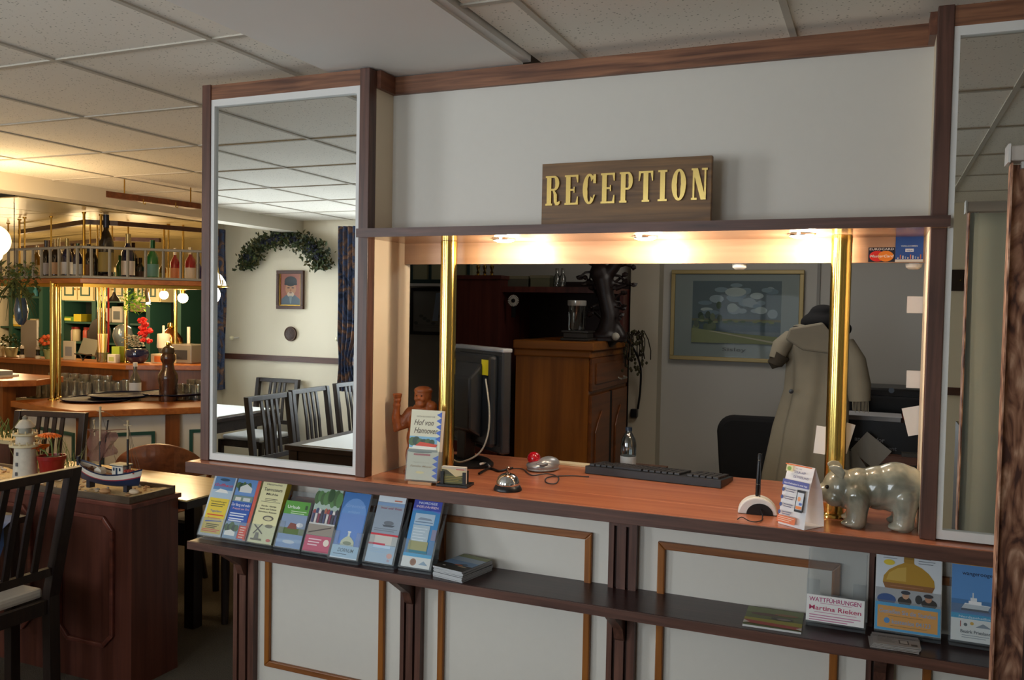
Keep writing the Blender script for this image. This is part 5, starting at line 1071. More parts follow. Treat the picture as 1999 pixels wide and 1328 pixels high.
# ================================================================ DINING CHAIR BUILDER
DARK = wood('dark_chair_wood', '33251E', '1F1512', .38, 'Z', .8); CUSH = mat('cream_cushion', 'D8D0C2', .8, bump=.1, noise=.04, nscale=20)
def dining_chair(label, loc, rz, group=None, h=.97, slats=4, proud=None, cushion=CUSH, ties=False, lw=.019, lean=.075):
    """faces local +x; the back rail stands at local x = 0"""
    t = thing('dining_chair', label, 'chair', loc, rz, group); W2 = .215
    for s in (-1, 1):
        b = MB(); y0, y1 = s*W2-lw, s*W2+lw
        b.prism([(-.03,0),(.012,0),(.020,.44),(-lean+.022,h),(-lean-.016,h),(-.022,.44)], y0, y1, 'Y'); b.build('rear_leg', DARK, t, bevel=.003)
        b = MB(); b.box(.40,s*W2-.018,0,.436,s*W2+.018,.43); b.build('front_leg', DARK, t, bevel=.002)
        b = MB(); b.box(.018,s*W2-.011,.375,.402,s*W2+.011,.43); b.build('side_rail', DARK, t)
    b = MB(); b.box(.405,-W2+.018,.375,.427,W2-.018,.43); b.build('front_rail', DARK, t)
    b = MB(); b.box(-.014,-W2+.019,.375,.010,W2-.019,.43); b.build('rear_rail', DARK, t)
    xb = lambda z: -lean*(z-.44)/(h-.44)
    b = MB(); b.prism([(xb(h)-.014,h-.034),(xb(h)+.020,h-.034),(xb(h)+.016,h),(xb(h)-.016,h)], -W2+.019, W2-.019, 'Y'); b.build('top_rail', DARK, t, bevel=.003)
    z_ = .545; b = MB(); b.prism([(xb(z_)-.012,z_-.016),(xb(z_)+.012,z_-.016),(xb(z_)+.012,z_+.016),(xb(z_)-.012,z_+.016)], -W2+.019, W2-.019, 'Y'); b.build('lower_rail', DARK, t)
    for i in range(slats):
        y = (i-(slats-1)/2)*(.052 if slats < 5 else .060)
        b = MB(); b.prism([(xb(.56)-.006,.56),(xb(.56)+.006,.56),(xb(.75)+.012,.75),(xb(h-.034)+.006,h-.033),(xb(h-.034)-.006,h-.033),(xb(.75)-.0,.75)], y-.012, y+.012, 'Y'); b.build('slat', DARK, t)
    b = MB(); b.box(.02,-.20,.431,.425,.20,.472); b.build('seat_cushion', cushion, t, bevel=.014)
    if ties:
        b = MB(); b.tube([(.03,-.19,.45),(.0,-.235,.44),(.0,-.24,.36)], .006, 6); b.build('cushion_tie', cushion, t)
    return t
dining_chair('dark slatted dining chair in the left foreground, seen from behind with cream seat', (-2.965, -.040, 0), PI, slats=5, h=.958, lw=.024, lean=.13)
# table with blue cloth left of it
t = thing('small_table', 'table under a blue cloth behind the foreground chair', 'table', (-3.55, -.02, 0))
b = MB(); b.box(-.40,-.40,.70,.40,.24,.725); b.build('table_top', DARK, t)
for sx, sy in ((-.36,-.36),(.36,-.36),(-.36,.2),(.36,.2)): b = MB(); b.box(sx-.02,sy-.02,0,sx+.02,sy+.02,.70); b.build('leg', DARK, t)
BLUEC = mat('blue_cloth', '5A74A8', .7, noise=.35, nscale=24)
t = thing('blue_tablecloth', 'blue and white patterned cloth hanging over the table corner', 'tablecloth', (-3.50,-.13,.726), .6)
b = MB(); n_ = 28; V = []
for i in range(n_+1):
    row = []
    for j in range(n_+1):
        x, y = (i/n_-.5)*.92, (j/n_-.5)*.92; M2 = Matrix.Rotation(.6,3,'Z') @ Vector((x,y,0)); 
        ox, oy = max(0, abs(M2.x)-.405), max(0, abs(M2.y+.0)-.325); o_ = max(ox, oy)
        z = -o_*.95 if o_ > 0 else 0; k = Vector((x, y, 0))
        if o_ > 0: k = k*(1-o_*.75/max(.01, k.length))
        row.append(b.bm.verts.new((k.x, k.y, z+.002+.004*math.sin(i*1.3)*math.sin(j*1.1)*(1 if o_ > 0 else .1))))
    V.append(row)
for i in range(n_):
    for j in range(n_): b.face([V[i][j],V[i+1][j],V[i+1][j+1],V[i][j+1]], 0)
o = b.build('cloth', BLUEC, t, smooth=True)

# ================================================================ TABLE BEHIND THE PARTITION, BARREL CHAIR
YT = wood('yellow_table', 'E2CC94', 'CCAE74', .25, 'X', .35, coat=.3)
t = thing('dining_table', 'pale yellow wooden table with dark edge behind the partition cabinet', 'table', (-3.42, .885, 0))
b = MB(); b.box(-.68,-.215,.733,.675,.215,.740); b.build('table_top', YT, t)
b = MB(); b.box(-.682,-.217,.700,.677,.217,.733); b.build('edge_band', mat('table_edge_dark', '1E1614', .4), t)
for sx, sy in ((-.62,-.17),(.35,-.17),(-.62,.17),(.35,.17)): b = MB(); b.box(sx-.03,sy-.03,0,sx+.03,sy+.03,.70); b.build('leg', DARK, t, bevel=.002)
BR = wood('barrel_wood', '9C5A34', '6E3A20', .3, 'X', .5, coat=.4); SEATB = mat('black_seat', '17161C', .6)
t = thing('barrel_armchair', 'red-brown wooden barrel armchair with curved back behind the table', 'chair', (-3.72, 1.52, 0), .0)
def arcband(R0, R1, z0a, z1a, a0, a1, n=24, top=None):
    b = MB(); rows = []
    for i in range(n+1):
        a = math.radians(a0+(a1-a0)*i/n); z0_, z1_ = z0a(i/n), z1a(i/n)
        rows.append([b.bm.verts.new((r*math.cos(a), r*math.sin(a), z)) for r, z in ((R0,z0_),(R1,z0_),(R1,z1_),(R0,z1_))])
    for p, q_ in zip(rows, rows[1:]):
        for k in range(4): b.face([p[k], p[(k+1)%4], q_[(k+1)%4], q_[k]], 0)
    b.face(rows[0], 0); b.face(rows[-1][::-1], 0); return b
arcband(.245,.285, lambda u: .66, lambda u: .685+.150*math.sin(PI*u)**.6, -112, 2).build('back_panel', BR, t, bevel=.006)
arcband(.225,.300, lambda u: .645, lambda u: .672, -185, 75, 30).build('arm_rail', BR, t, bevel=.006)
for a in (-170,-140,-105,-75,-45,-15,25,60):
    b = MB(); aa = math.radians(a); b.tube([(.21*math.cos(aa),.21*math.sin(aa),.46),(.262*math.cos(aa),.262*math.sin(aa),.65)], .011, 8); b.build('spindle', BR, t)
b = MB(); b.lathe([(.20,.40),(.235,.42),(.235,.45),(.22,.46)], n=32); b.build('seat', BR, t, smooth=True)
b = MB(); b.lathe([(.21,.46),(.215,.475),(.19,.495),(0,.50)], n=28); b.build('cushion', SEATB, t, smooth=True)
for a in (45,135,225,315): aa = math.radians(a); b = MB(); b.tube([(.15*math.cos(aa),.15*math.sin(aa),.42),(.22*math.cos(aa),.22*math.sin(aa),0)], [.022,.016], 10); b.build('leg', DARK, t)
# dark stool-chair whose legs show left of the desk
t = thing('upholstered_chair', 'dark chair with black seat tucked at the right end of the table', 'chair', (-3.155, 1.34, 0), .05)
b = MB(); b.box(-.21,-.20,.42,.21,.21,.50); b.build('seat', SEATB, t, bevel=.02)
for sx, sy in ((-.17,-.17),(.17,-.17),(-.17,.17),(.17,.17)): b = MB(); b.tube([(sx*.95,sy*.95,.43),(sx*1.1,sy*1.15,0)], [.024,.018], 8); b.build('leg', DARK, t)
b = MB(); b.box(-.2,-.185,.36,.2,-.165,.42); b.build('apron', DARK, t)
dining_chair('dark slatted dining chair behind the lighthouse, in front of the bar', (-4.55, 1.40, 0), -PI/2+.25, h=.93)
# planter partition on the far left
t = thing('planter_partition', 'red-brown planter partition with pale ledge at the left edge', 'planter', (0,0,0))
b = MB(); b.box(-5.4,1.00,0,-4.30,1.18,.82); b.build('box', MH, t)
b = MB(); b.box(-5.42,.98,.82,-4.28,1.20,.84); b.build('ledge', mat('pale_ledge', 'C8B890', .6), t)
t = thing('planter_grass', 'long green leaves spilling over the planter at the left edge', 'plant', (-4.75,1.08,.842)); rr = random.Random(17); b = MB()
for i in range(50):
    x, y = rr.uniform(-.35,.42), rr.uniform(-.05,.05); lx, h_ = rr.uniform(-.2,.2), rr.uniform(.03,.12)
    b.tube([(x,y,0),(x+lx*.5,y-.02,h_),(x+lx,y-.10,h_*.3-.03)], [.004,.003,.0006], 4)
b.build('leaves', mat('planter_leaf', '4C5A2C', .6), t, kind='stuff')
# pendant globe at the left edge
t = thing('pendant_lamp', 'glowing white glass globe pendant at the left edge', 'pendant lamp', (-4.435, 1.0, 1.915))
b = MB(); b.lathe([(.018,-.118),(.034,-.108),(.046,-.094)] + [(.09*math.sin(math.radians(a)), -.09*math.cos(math.radians(a))) for a in range(35,168,7)], n=40); b.build('glass_shade', mat('opal_lit', 'FFF0D0', .3, emit='FFD898', es=3.2), t, smooth=True)
b = MB(); b.lathe([(.022,.094),(.03,.10),(.02,.125),(.008,.13)], n=20); b.build('brass_cap', BRASS, t, smooth=True)
b = MB(); b.tube([(0,0,.13),(0,0,.43)], .005, 8); b.build('suspension_rod', BRASS, t)
point('pendant_light', (-4.435, 1.0, 1.92), 34, WARM, .14)

# ================================================================ BAR
BW = wood('bar_wood', 'B06A30', '8A4A1E', .35, 'X', .6, coat=.1); BWZ = wood('bar_wood_z', '8A5024', '6A3A18', .4, 'Z', .6); GREEN = mat('bar_green', '24504A', .5); BPAN = mat('bar_white_panel', 'D8D4CC', .5)
bar = thing('bar_counter', 'angled bar counter with brown posts and white panels outlined in green', 'bar', (0,0,0))
Pc, Pl, Pr = Vector((-4.76,1.802)), Vector((-5.62,1.987)), Vector((-4.0,2.70))
BZ = .885
def seg(p, q, mats_, top=BZ, posts=(0.0, 1.0), npan=1, parent=bar, depth=.62, nb=None):
    d = (q-p); Ln = d.length; u = d/Ln; nrm = Vector((-u.y, u.x))      # nrm points inward, away from the room
    if nrm.y < 0: nrm = -nrm
    ang = math.atan2(u.y, u.x)
    def box(name, a0, a1, o0, o1, z0, z1, m, par=parent, bev=0):
        b = MB(); b.prism([tuple(p+u*a0+nrm*o0), tuple(p+u*a1+nrm*o0), tuple(p+u*a1+nrm*o1), tuple(p+u*a0+nrm*o1)], z0, z1, 'Z'); return b.build(name, m, par, bevel=bev)
    box('front_panel', 0, Ln, .06, .08, 0, top-.05, BPAN)
    for f in posts:
        a = f*Ln; box('post', max(0, a-.045), min(Ln, a+.045), .035, .075, 0, top-.05, BWZ)
    pts = sorted(posts)
    for f0, f1 in zip(pts, pts[1:]):
        a0, a1 = f0*Ln+.11, f1*Ln-.11; z0, z1 = .18, top-.16; w = .022
        if a1-a0 < .1: continue
        pn = box('raised_panel', a0+w, a1-w, .055, .06, z0+w, z1-w, BPAN)
        for (b0, b1, y0, y1) in ((a0,a1,z1-w,z1),(a0,a1,z0,z0+w),(a0,a0+w,z0+w,z1-w),(a1-w,a1,z0+w,z1-w)): box('green_moulding', b0, b1, .048, .06, y0, y1, GREEN, pn)
    return box
s1 = seg(Pl, Pc, None, posts=(0.0, .985)); s2 = seg(Pc, Pr, None, posts=(.03, .50, 1.0))
# joined bar top following both segments
inn = lambda p, n, d: tuple(p + n*d)
u1 = (Pc-Pl).normalized(); n1 = Vector((-u1.y, u1.x)); n1 = n1 if n1.y > 0 else -n1
u2 = (Pr-Pc).normalized(); n2 = Vector((-u2.y, u2.x)); n2 = n2 if n2.y > 0 else -n2
bis = (n1+n2).normalized(); kd = .50/ max(.3, bis.dot(n1))
b = MB(); b.prism([tuple(Pl), tuple(Pc), tuple(Pr), inn(Pr,n2,.50), tuple(Pc+bis*kd), inn(Pl,n1,.50)], BZ-.045, BZ, 'Z'); b.build('bar_top', BW, bar, bevel=.006)
# raised left end of the bar
b = MB(); b.box(-6.6,1.98,0,-5.70,2.0,.98); b.build('return_panel', BPAN, bar)
b = MB(); b.box(-5.74,1.96,0,-5.66,2.06,.98); b.build('post', BWZ, bar)
pn = MB(); pn.box(-6.4,1.972,.2,-5.86,1.98,.82); pn = pn.build('raised_panel', BPAN, bar)
for bx in ((-6.42,1.965,.82,-5.84,1.98,.842),(-5.862,1.965,.2,-5.84,1.98,.82)): b = MB(); b.box(*bx); b.build('green_moulding', GREEN, pn)
t = thing('raised_bar_ledge', 'raised wooden ledge at the left end of the bar', 'ledge', (0,0,0))
b = MB(); b.prism([(-6.6,1.92),(-5.62,1.92),(-5.50,2.10),(-5.62,2.42),(-6.6,2.42)], .985, 1.03, 'Z'); b.build('top', BW, t, bevel=.005)
b = MB(); b.box(-6.6,2.001,.885,-5.76,2.3,.985); b.build('support', BWZ, t)
for i, (lb, x, y, w_, d_, z_, col) in enumerate((('open magazine lying on the raised ledge','',2.10,.34,.24,.012,'B8B4AC'),('grey catalogue on the raised ledge of the bar','',2.12,.26,.2,.03,'8A8884'))):
    r = thing('magazine', lb, 'magazine', (-6.02+.0*i, y, 1.031+.013*i), .15-.3*i); b = MB(); b.box(-w_/2,-d_/2,0,w_/2,d_/2,z_); b.build('pages', mat('mag_'+col, col, .5), r); b = MB(); b.box(-w_/2,-d_/2,z_,w_/2,d_/2,z_+.001); b.build('cover', mat('mag_cover', '9CA0A4', .4), r)
# inner work surface with glasses
b = MB(); b.prism([(-6.3,2.50),(-4.9,2.42),(-4.55,3.02),(-5.15,3.08),(-5.6,3.00),(-6.3,2.97)], .80, .83, 'Z'); o = b.build('work_surface', mat('steel_top', '9A948A', .25, metal=.9)); tag(o, 'steel work surface behind the bar top', 'worktop')
b = MB(); b.prism([(-6.3,2.52),(-4.92,2.44),(-4.57,3.0),(-5.15,3.06),(-5.6,2.98),(-6.3,2.95)], 0, .80, 'Z'); o = b.build('under_counter', mat('dark_bar', '2E1A12', .6)); tag(o, 'dark under-counter body behind the bar', 'cabinet')
GLS = clear('bar_glass', 'F6F2E4', .25, .08, .08)
def lathe_proto(name, prof, m, n=16, parent=None): b = MB(); b.lathe(prof, n=n); return b.build(name, m, parent, smooth=True)
gp = [(.030,0),(.034,.01),(.036,.06),(.040,.125),(.041,.13),(.039,.13),(.034,.06),(.030,.008)]
k = 0; gd = None; rr = random.Random(21)
rows = [((-6.142, 2.55, 0.846), (-5.497, 2.95, 0.931), 15), ((-6.325, 2.72, 0.888), (-5.649, 3.05, 0.949), 14)]
for ri, (a_, c_, n) in enumerate(rows):
    for i in range(n):
        x = a_[0]+(c_[0]-a_[0])*i/(n-1)+rr.uniform(-.008,.008); y = a_[1]+(c_[1]-a_[1])*i/(n-1)+rr.uniform(-.01,.01)
        if gd is None: g = lathe_proto('drinking_glass', gp, GLS); gd = g.data
        else: g = bpy.data.objects.new('drinking_glass', gd); C.objects.link(g)
        g.location = (x, y, .831); s_ = .9+.15*((i*3) % 4)/3; g.scale = (1,1,s_)
        tag(g, ORD[i] + ' tumbler from the left in the ' + ('front', 'rear')[ri] + ' row of clean glasses', 'glass', ('front', 'rear')[ri] + ' row of clean glasses behind the bar')
for i in range(9):
    g = bpy.data.objects.new('drinking_glass', gd); C.objects.link(g); q = (-4.802, 2.75, 1.009); g.location = (q[0]+.075*(i % 5)-.02, 2.78+.11*(i//5), .831); g.scale = (1,1,1.4 if i > 4 else 1.2)
    tag(g, ORD[i % 5] + ' tall glass from the left in the ' + ('front' if i < 5 else 'rear') + ' cluster right of the pepper mill', 'glass', 'tall glasses right of the pepper mill')
for i in range(6):
    g = bpy.data.objects.new('drinking_glass', gd); C.objects.link(g); q = (-6.053, 2.9, 1.032); g.location = (q[0]-.3+.12*i, 2.93, .831); g.scale = (1.1,1.1,1.25)
    tag(g, ORD[i] + ' taller glass from the left behind the two rows of tumblers', 'glass', 'taller glasses behind the tumblers')
# serving trays
TB = mat('navy_tray', '0C1026', .35, spec=.3)
for lb, (x, y, z), R0 in (('navy round tray at the left on the bar top', (-5.162, 2.268+.06, BZ), .24), ('navy round tray lying in the middle of the bar top', (-5.159+.05, 2.477+.02, BZ+.016), .23), ('navy round tray with pale rim at the right on the bar top', (-4.799, 2.712-.02, BZ+.033), .235)):
    t = thing('serving_tray', lb, 'tray', (x, y, z+.001), 0, 'navy trays on the bar top'); b = MB(); b.lathe([(0,0),(R0*.92,0),(R0,.014),(R0+.004,.015),(R0*.93,.004),(0,.004)], n=40); b.build('dish', TB, t, smooth=True)
    b = MB(); b.tube([((R0+.002)*math.cos(2*PI*i/40), (R0+.002)*math.sin(2*PI*i/40), .0155) for i in range(40)], .003, 6, closed=True); b.build('rim', mat('tray_rim', '1C2440', .2), t, smooth=True)
# back ledge with its board
t = thing('back_ledge', 'brown curved service ledge behind the glasses', 'ledge', (0,0,0))
LZ = 1.09
b = MB(); b.prism([(-7.3,2.95),(-5.6,2.98),(-5.0,3.35),(-5.15,3.62),(-5.7,3.30),(-7.3,3.28)], LZ-.045, LZ, 'Z'); b.build('top', BW, t, bevel=.006)
b = MB(); b.prism([(-7.3,3.00),(-5.62,3.03),(-5.05,3.38),(-5.12,3.5),(-5.7,3.12),(-7.3,3.1)], .0, LZ-.045, 'Z'); b.build('support_panel', BWZ, t)
# brass posts
for lb, x, y, z0, z1 in (('thick brass post rising from the bar top at the left', -5.433, 2.18, BZ, 1.735), ('brass post behind the thick post, at its right', -5.523, 2.30, BZ, 1.735), ('brass post standing on the back ledge behind the straws', -6.028, 3.1, LZ, 1.76), ('slim brass post beside the one behind the straws', -6.032, 3.15, LZ, 1.76), ('brass post left of the red flowers', -5.782, 3.15, LZ, 1.76), ('brass post between the two bulbs', -5.486, 3.4, LZ, 1.76)):
    t = thing('brass_post', lb, 'post', (x, y, z0), 0, 'brass posts carrying the bottle rack')
    r_ = .022 if 'thick' in lb and 'behind' not in lb else .014
    b = MB(); b.lathe([(r_,0),(r_,z1-z0)], n=20); b.build('shaft', BRASS, t, smooth=True); b = MB(); b.lathe([(r_*1.7,0),(r_*1.6,.008),(r_,.012)], n=20); b.build('flange', BRASS, t, smooth=True)
# bottle rack (gantry)
GZ = 1.725
G0, G1, G2 = Vector((-6.4,2.32)), Vector((-5.07,2.10)), Vector((-4.15,2.98))
rack = thing('bottle_rack', 'overhead wooden bottle rack with grey railing above the bar', 'shelf', (0,0,0))
n_a = Vector((.15,.99)); n_b = Vector((-.69,.72)); bi = (n_a+n_b).normalized()
b = MB(); b.prism([tuple(G0),tuple(G1),tuple(G2),tuple(G2+n_b*.34),tuple(G1+bi*.36),tuple(G0+n_a*.34)], GZ-.005, GZ+.030, 'Z'); b.build('shelf_board', BW, rack, bevel=.004)
b = MB(); b.prism([tuple(G0+n_a*.03),tuple(G1+bi*.03),tuple(G2+n_b*.03),tuple(G2+n_b*.05),tuple(G1+bi*.05),tuple(G0+n_a*.05)], GZ-.03, GZ-.005, 'Z'); b.build('brass_rail', OLDBRASS, rack)
GR = mat('rail_grey', '8C8C88', .5)
def along(p, q, z, name, r0=.010):
    b = MB(); b.tube([(p.x,p.y,z),(q.x,q.y,z)], r0, 6); b.build(name, GR, rack)
for p, q_ in ((G0,G1),(G1,G2)):
    along(p+Vector((0,.012)), q_+Vector((0,.012)), GZ+.245, 'top_rail'); along(p+Vector((0,.012)), q_+Vector((0,.012)), GZ+.040, 'bottom_rail')
    n = int((q_-p).length/.107)
    for i in range(n):
        c = p+(q_-p)*((i+.5)/n)+Vector((0,.012)); b = MB(); b.cbox((c.x,c.y,GZ+.142),(.014,.014,.20)); b.build('baluster', GR, rack)
# suspension rods
ROD = [(38,3),(48,2),(16,2),(100,2),(164,4),(176,2),(197,4),(190,2),(250,2),(329,2),(219,2)]
for i, (px, w_) in enumerate(sorted(ROD)):
    q_ = {38:(-6.199, 2.5, 2.219),48:(-6.011, 2.4, 2.205),16:(-6.595, 2.7, 2.249),100:(-5.726, 2.4, 2.198),164:(-5.212, 2.25, 2.171),176:(-5.904, 2.9, 2.253),197:(-5.218, 2.4, 2.186),190:(-5.824, 2.9, 2.251),250:(-5.491, 2.9, 2.041),329:(-5.271, 3.1, 2.136),219:(-5.773, 3.0, 2.177)}[px]
    t = thing('suspension_rod', ORD[i] + ' thin brass rod from the left between ceiling and bottle rack', 'rod', (q_[0], q_[1], GZ+.03), 0, 'brass rods carrying the bottle rack'); b = MB(); b.lathe([(.003+w_*.0016,0),(.003+w_*.0016,.47)], n=10); b.build('rod', OLDBRASS, t, smooth=True)
    b = MB(); b.lathe([(.014,.462),(.014,.474)], n=12); b.build('ceiling_flange', OLDBRASS, t)
# bottles on the rack
def bottle(label, px, y, h, r_, glass, labc, caps, cap_h=.0, neck=.30, cat='bottle'):
    t = thing('bottle', label, cat, (px, y, GZ+.031), 0, 'bottles on the overhead rack')
    b = MB(); s_ = h; b.lathe([(r_*.95,0),(r_,.01),(r_,h*.58),(r_*.8,h*.66),(r_*.36,h*.76),(r_*.33,h*.97),(r_*.36,h*.99),(0,h)], n=20); b.build('glass', glass, t, smooth=True)
    if labc: b = MB(); b.lathe([(r_*1.02,h*.12),(r_*1.02,h*.42)], n=20); b.build('label_paper', mat('lab_'+labc, labc, .6), t, smooth=True)
    b = MB(); b.lathe([(r_*.40,h*(1-cap_h or .9)),(r_*.40,h*1.0),(0,h*1.005)], n=14); b.build('capsule', mat('cap_'+caps, caps, .3, metal=.5), t, smooth=True)
    return t
dk = mat('bottle_dark', '0C0C10', .08, coat=1); br = mat('bottle_brown', '2E140A', .1, coat=1); gn = mat('bottle_green', '1E6A34', .1, coat=1); bl = mat('bottle_navy', '10183C', .08, coat=1); rd = mat('bottle_red', '8E1820', .1, coat=1); am = mat('bottle_amber', '6A4A10', .1, coat=1)
BT = [(72,'amber bottle with gold cap behind the hanging plant',.24,.032,am,'A08A60','B0A080'),(90,'first dark bottle with grey label left of the pair of twins',.27,.034,dk,'A4A0A0','3A3A40'),(97,'dark bottle with brown capsule, partly behind its neighbour',.275,.030,br,'8C6A58','6A4A34'),(108,'dark bottle with tan label and gold capsule',.275,.034,dk,'B09070','A08A60'),(114,'dark bottle with foil neck',.29,.030,dk,'9A8A78','B8A878'),
 (131,'navy bottle with white label, left one of two',.275,.036,bl,'C8CCD4','A09060'),(141,'black bottle with short brown cap',.25,.028,br,None,'4A3020'),(152,'dark bottle with pale blue label left of the brass rod',.24,.032,bl,'B8C4D0','2A4038'),(173,'dark bottle with round emblem right of the brass rod',.235,.034,dk,'6A4A28','14141A'),(184,'plain black bottle beside the tall one',.23,.028,dk,None,'14141A'),
 (207,'very tall slender dark bottle, tallest on the rack',.50,.052,dk,'8A7A44','2A3040'),(234,'green-tinted bottle in the gap right of the tallest one',.20,.026,gn,None,'3C7040'),(250,'dark bottle with white label and gold foil neck',.37,.048,bl,'C8C8C8','B0A070'),(260,'brown bottle behind the gold-necked one',.31,.036,br,None,'3A2418'),(274,'small dark bottle low between balusters',.19,.034,dk,'3A2A24','2A1A14'),
 (298,'green-necked bottle with turquoise label',.33,.044,gn,'5A8C88','1E5030'),(318,'short golden bottle behind the baluster',.18,.028,am,'8C7830','A08A50'),(342,'red bottle with orange label and white neck',.28,.034,rd,'C07850','D8C8B0'),(372,'deep red bottle with white label at the right end',.29,.042,rd,'D0C8B8','C0B090'),(387,'violet-blue bottle at the right end of the rack',.22,.030,mat('bottle_violet','302A6A',.1,coat=1),None,'2A2A40')]
RAY = {72:-5.943,90:-5.78,97:-5.817,108:-5.658,114:-5.7,131:-5.488,141:-5.555,152:-5.367,173:-5.294,184:-5.307,207:-5.212,234:-5.273,250:-5.211,260:-5.266,274:-5.214,298:-5.111,318:-5.149,342:-5.063,372:-4.965,387:-4.981}
RY = {72:2.45,90:2.4,97:2.46,108:2.38,114:2.44,131:2.34,141:2.44,152:2.33,173:2.36,184:2.42,207:2.44,234:2.62,250:2.64,260:2.74,274:2.76,298:2.78,318:2.92,342:2.96,372:3.02,387:3.12}
for px, lb, h, r_, g, lc, cc in BT: bottle(lb, RAY[px], RY[px], h*(1.08 if px < 190 else .95), r_, g, lc, cc, .2)
# octagonal canopy frames hung under the ceiling
CW = wood('canopy_wood', '8A4E2C', '64351C', .4, 'X', .6); CWD = wood('canopy_dark', '4A2C20', '331C14', .45, 'X', .6)
t = thing('upper_canopy_frame', 'brown wooden frame board with hooks hung below the ceiling at the beam', 'frame', (0,0,0))
p0, p1 = (-4.183, 1.522, 2.22), (-4.076, 2.173, 2.22)
b = MB(); b.prism([(p0[0],p0[1]),(p1[0],p1[1]),(p1[0]-.1,p1[1]+.02),(p0[0]-.02,p0[1]+.02)], 2.21, 2.245, 'Z'); b.build('board', CW, t)
for q_ in ((-4.222, 1.68, 2.22), (-4.108, 2.107, 2.22)): b = MB(); b.tube([(q_[0]-.02,q_[1]+.03,2.24),(q_[0]-.02,q_[1]+.03,2.345)], .004, 6); b.build('hanger', OLDBRASS, t)
for q_ in ((-4.041, 1.665, 2.2), (-3.981, 1.859, 2.2)): b = MB(); b.tube([(q_[0],q_[1],2.21),(q_[0],q_[1],2.185),(q_[0]+.012,q_[1],2.178),(q_[0]+.016,q_[1],2.19)], .003, 6); b.build('hook', OLDBRASS, t)
t = thing('lower_canopy_frame', 'dark octagonal wooden frame hung above the bottles', 'frame', (0,0,0))
cA, cB, cC, cD = (-6.745, 2.9, 2.372), (-5.324, 2.35, 2.239), (-5.163, 2.5, 2.233), (-4.938, 3.1, 2.199)
for a_, c_ in ((cA,cB),(cB,cC),(cC,cD)):
    b = MB(); b.prism([(a_[0],a_[1]),(c_[0],c_[1]),(c_[0],c_[1]+.03),(a_[0],a_[1]+.03)], 2.155, 2.19, 'Z'); b.build('board', CWD, t)
for a_, c_ in (((-8.463, 4.2, 2.443),(-6.18, 3.4, 2.243)),((-6.18, 3.4, 2.243),(-5.88, 3.6, 2.256))):
    b = MB(); b.prism([(a_[0],a_[1]),(c_[0],c_[1]),(c_[0],c_[1]+.03),(a_[0],a_[1]+.03)], 2.13, 2.165, 'Z'); b.build('board', CWD, t)
# smoked mirror ceiling over the bar
SM = mat('gloss_cream_panel', 'A8966C', .35)
t = thing('mirror_ceiling', 'smoked gold mirror panels on the ceiling above the bar', 'ceiling mirror', (0,0,0))
for i in range(6):
    for j in range(4):
        b = MB(); x, y = -8.9+.66*i, 1.55+.75*j; b.box(x,y,2.236,x+.645,y+.735,2.242)
        b.build('mirror_panel', SM, t)
# back-bar shelf unit
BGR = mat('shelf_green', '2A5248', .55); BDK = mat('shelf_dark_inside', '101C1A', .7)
bk = thing('back_bar_shelves', 'dark green back-bar shelving with open compartments', 'shelf unit', (0,0,0))
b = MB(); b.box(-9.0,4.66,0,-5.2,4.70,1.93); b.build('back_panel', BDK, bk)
for x in (-8.82, -8.569, -8.347, -8.029, -7.564, -7.103, -6.81, -6.404):
    b = MB(); b.box(x-.028,4.38,0,x+.028,4.66,1.93); b.build('upright', BGR, bk)
for z, x0, x1 in ((1.636,-9.0,-8.347),(1.301,-9.0,-8.347),(1.377,-8.029,-6.81),(1.165,-8.029,-6.81),(1.606,-8.029,-6.81),(1.05,-9.0,-5.2)):
    b = MB(); b.box(x0,4.39,z-.02,x1,4.66,z); b.build('shelf_board', BGR, bk)
CRM = mat('cream_door', 'DCCFA4', .5)
for i, (px0, px1, lb) in enumerate(((-8.011,-7.54,'cream double-door wall cupboard outlined in green, left of the hanging plant'),(-7.511,-7.081,'cream wall cupboard outlined in green behind the thin brass posts'),(-6.976,-6.634,'cream wall cupboard outlined in green beside the bulbs'))):
    t = thing('wall_cupboard', lb, 'cupboard', (0,0,0)); z0, z1 = 1.6+.0, 1.81+.04
    b = MB(); b.box(px0,4.372,z0,px1,4.60,z1+.1); b.build('carcass', CRM, t)
    mid = (px0+px1)/2
    for a_, c_ in ((px0,mid),(mid,px1)):
        d = MB(); d.box(a_+.008,4.358,z0+.008,c_-.008,4.372,z1+.09); d = d.build('door', CRM, t); g_ = .05; w = .014
        for bx in ((a_+g_,4.352,z0+.05,c_-g_,4.358,z0+.05+w),(a_+g_,4.352,z0+.05+w,a_+g_+w,4.358,z1+.05),(c_-g_-w,4.352,z0+.05+w,c_-g_,4.358,z1+.05)): b = MB(); b.box(*bx); b.build('green_line', GREEN, d)
        b = MB(); b.ball(((mid-.03 if a_ == px0 else mid+.03),4.35,z0+.12), .010, None, 1); b.build('knob', OLDBRASS, d)
# things on shelves and ledge (small, far)
def cyl(name, label, cat, pos, prof, m, group=None, extra=()):
    t = thing(name, label, cat, pos, 0, group); b = MB(); b.lathe(prof, n=18); b.build('body', m, t, smooth=True)
    for nm, pf, mm in extra: b = MB(); b.lathe(pf, n=18); b.build(nm, mm, t, smooth=True)
    return t
def bx3(name, label, cat, pos, d, m, part='body', rz=0, group=None, top=None):
    t = thing(name, label, cat, pos, rz, group); b = MB(); b.box(-d[0]/2,-d[1]/2,0,d[0]/2,d[1]/2,d[2]); b.build(part, m, t, bevel=min(d)*.06)
    if top: b = MB(); b.box(-d[0]*.3,-d[1]/2-.002,d[2]*.2,d[0]*.3,-d[1]/2,d[2]*.7); b.build('label_patch', mat('patch_'+top, top, .5), t)
    return t
zA, zB, zC_ = 1.301, 1.377, 1.165
YEL = mat('yellow_box', 'D8B848', .5)
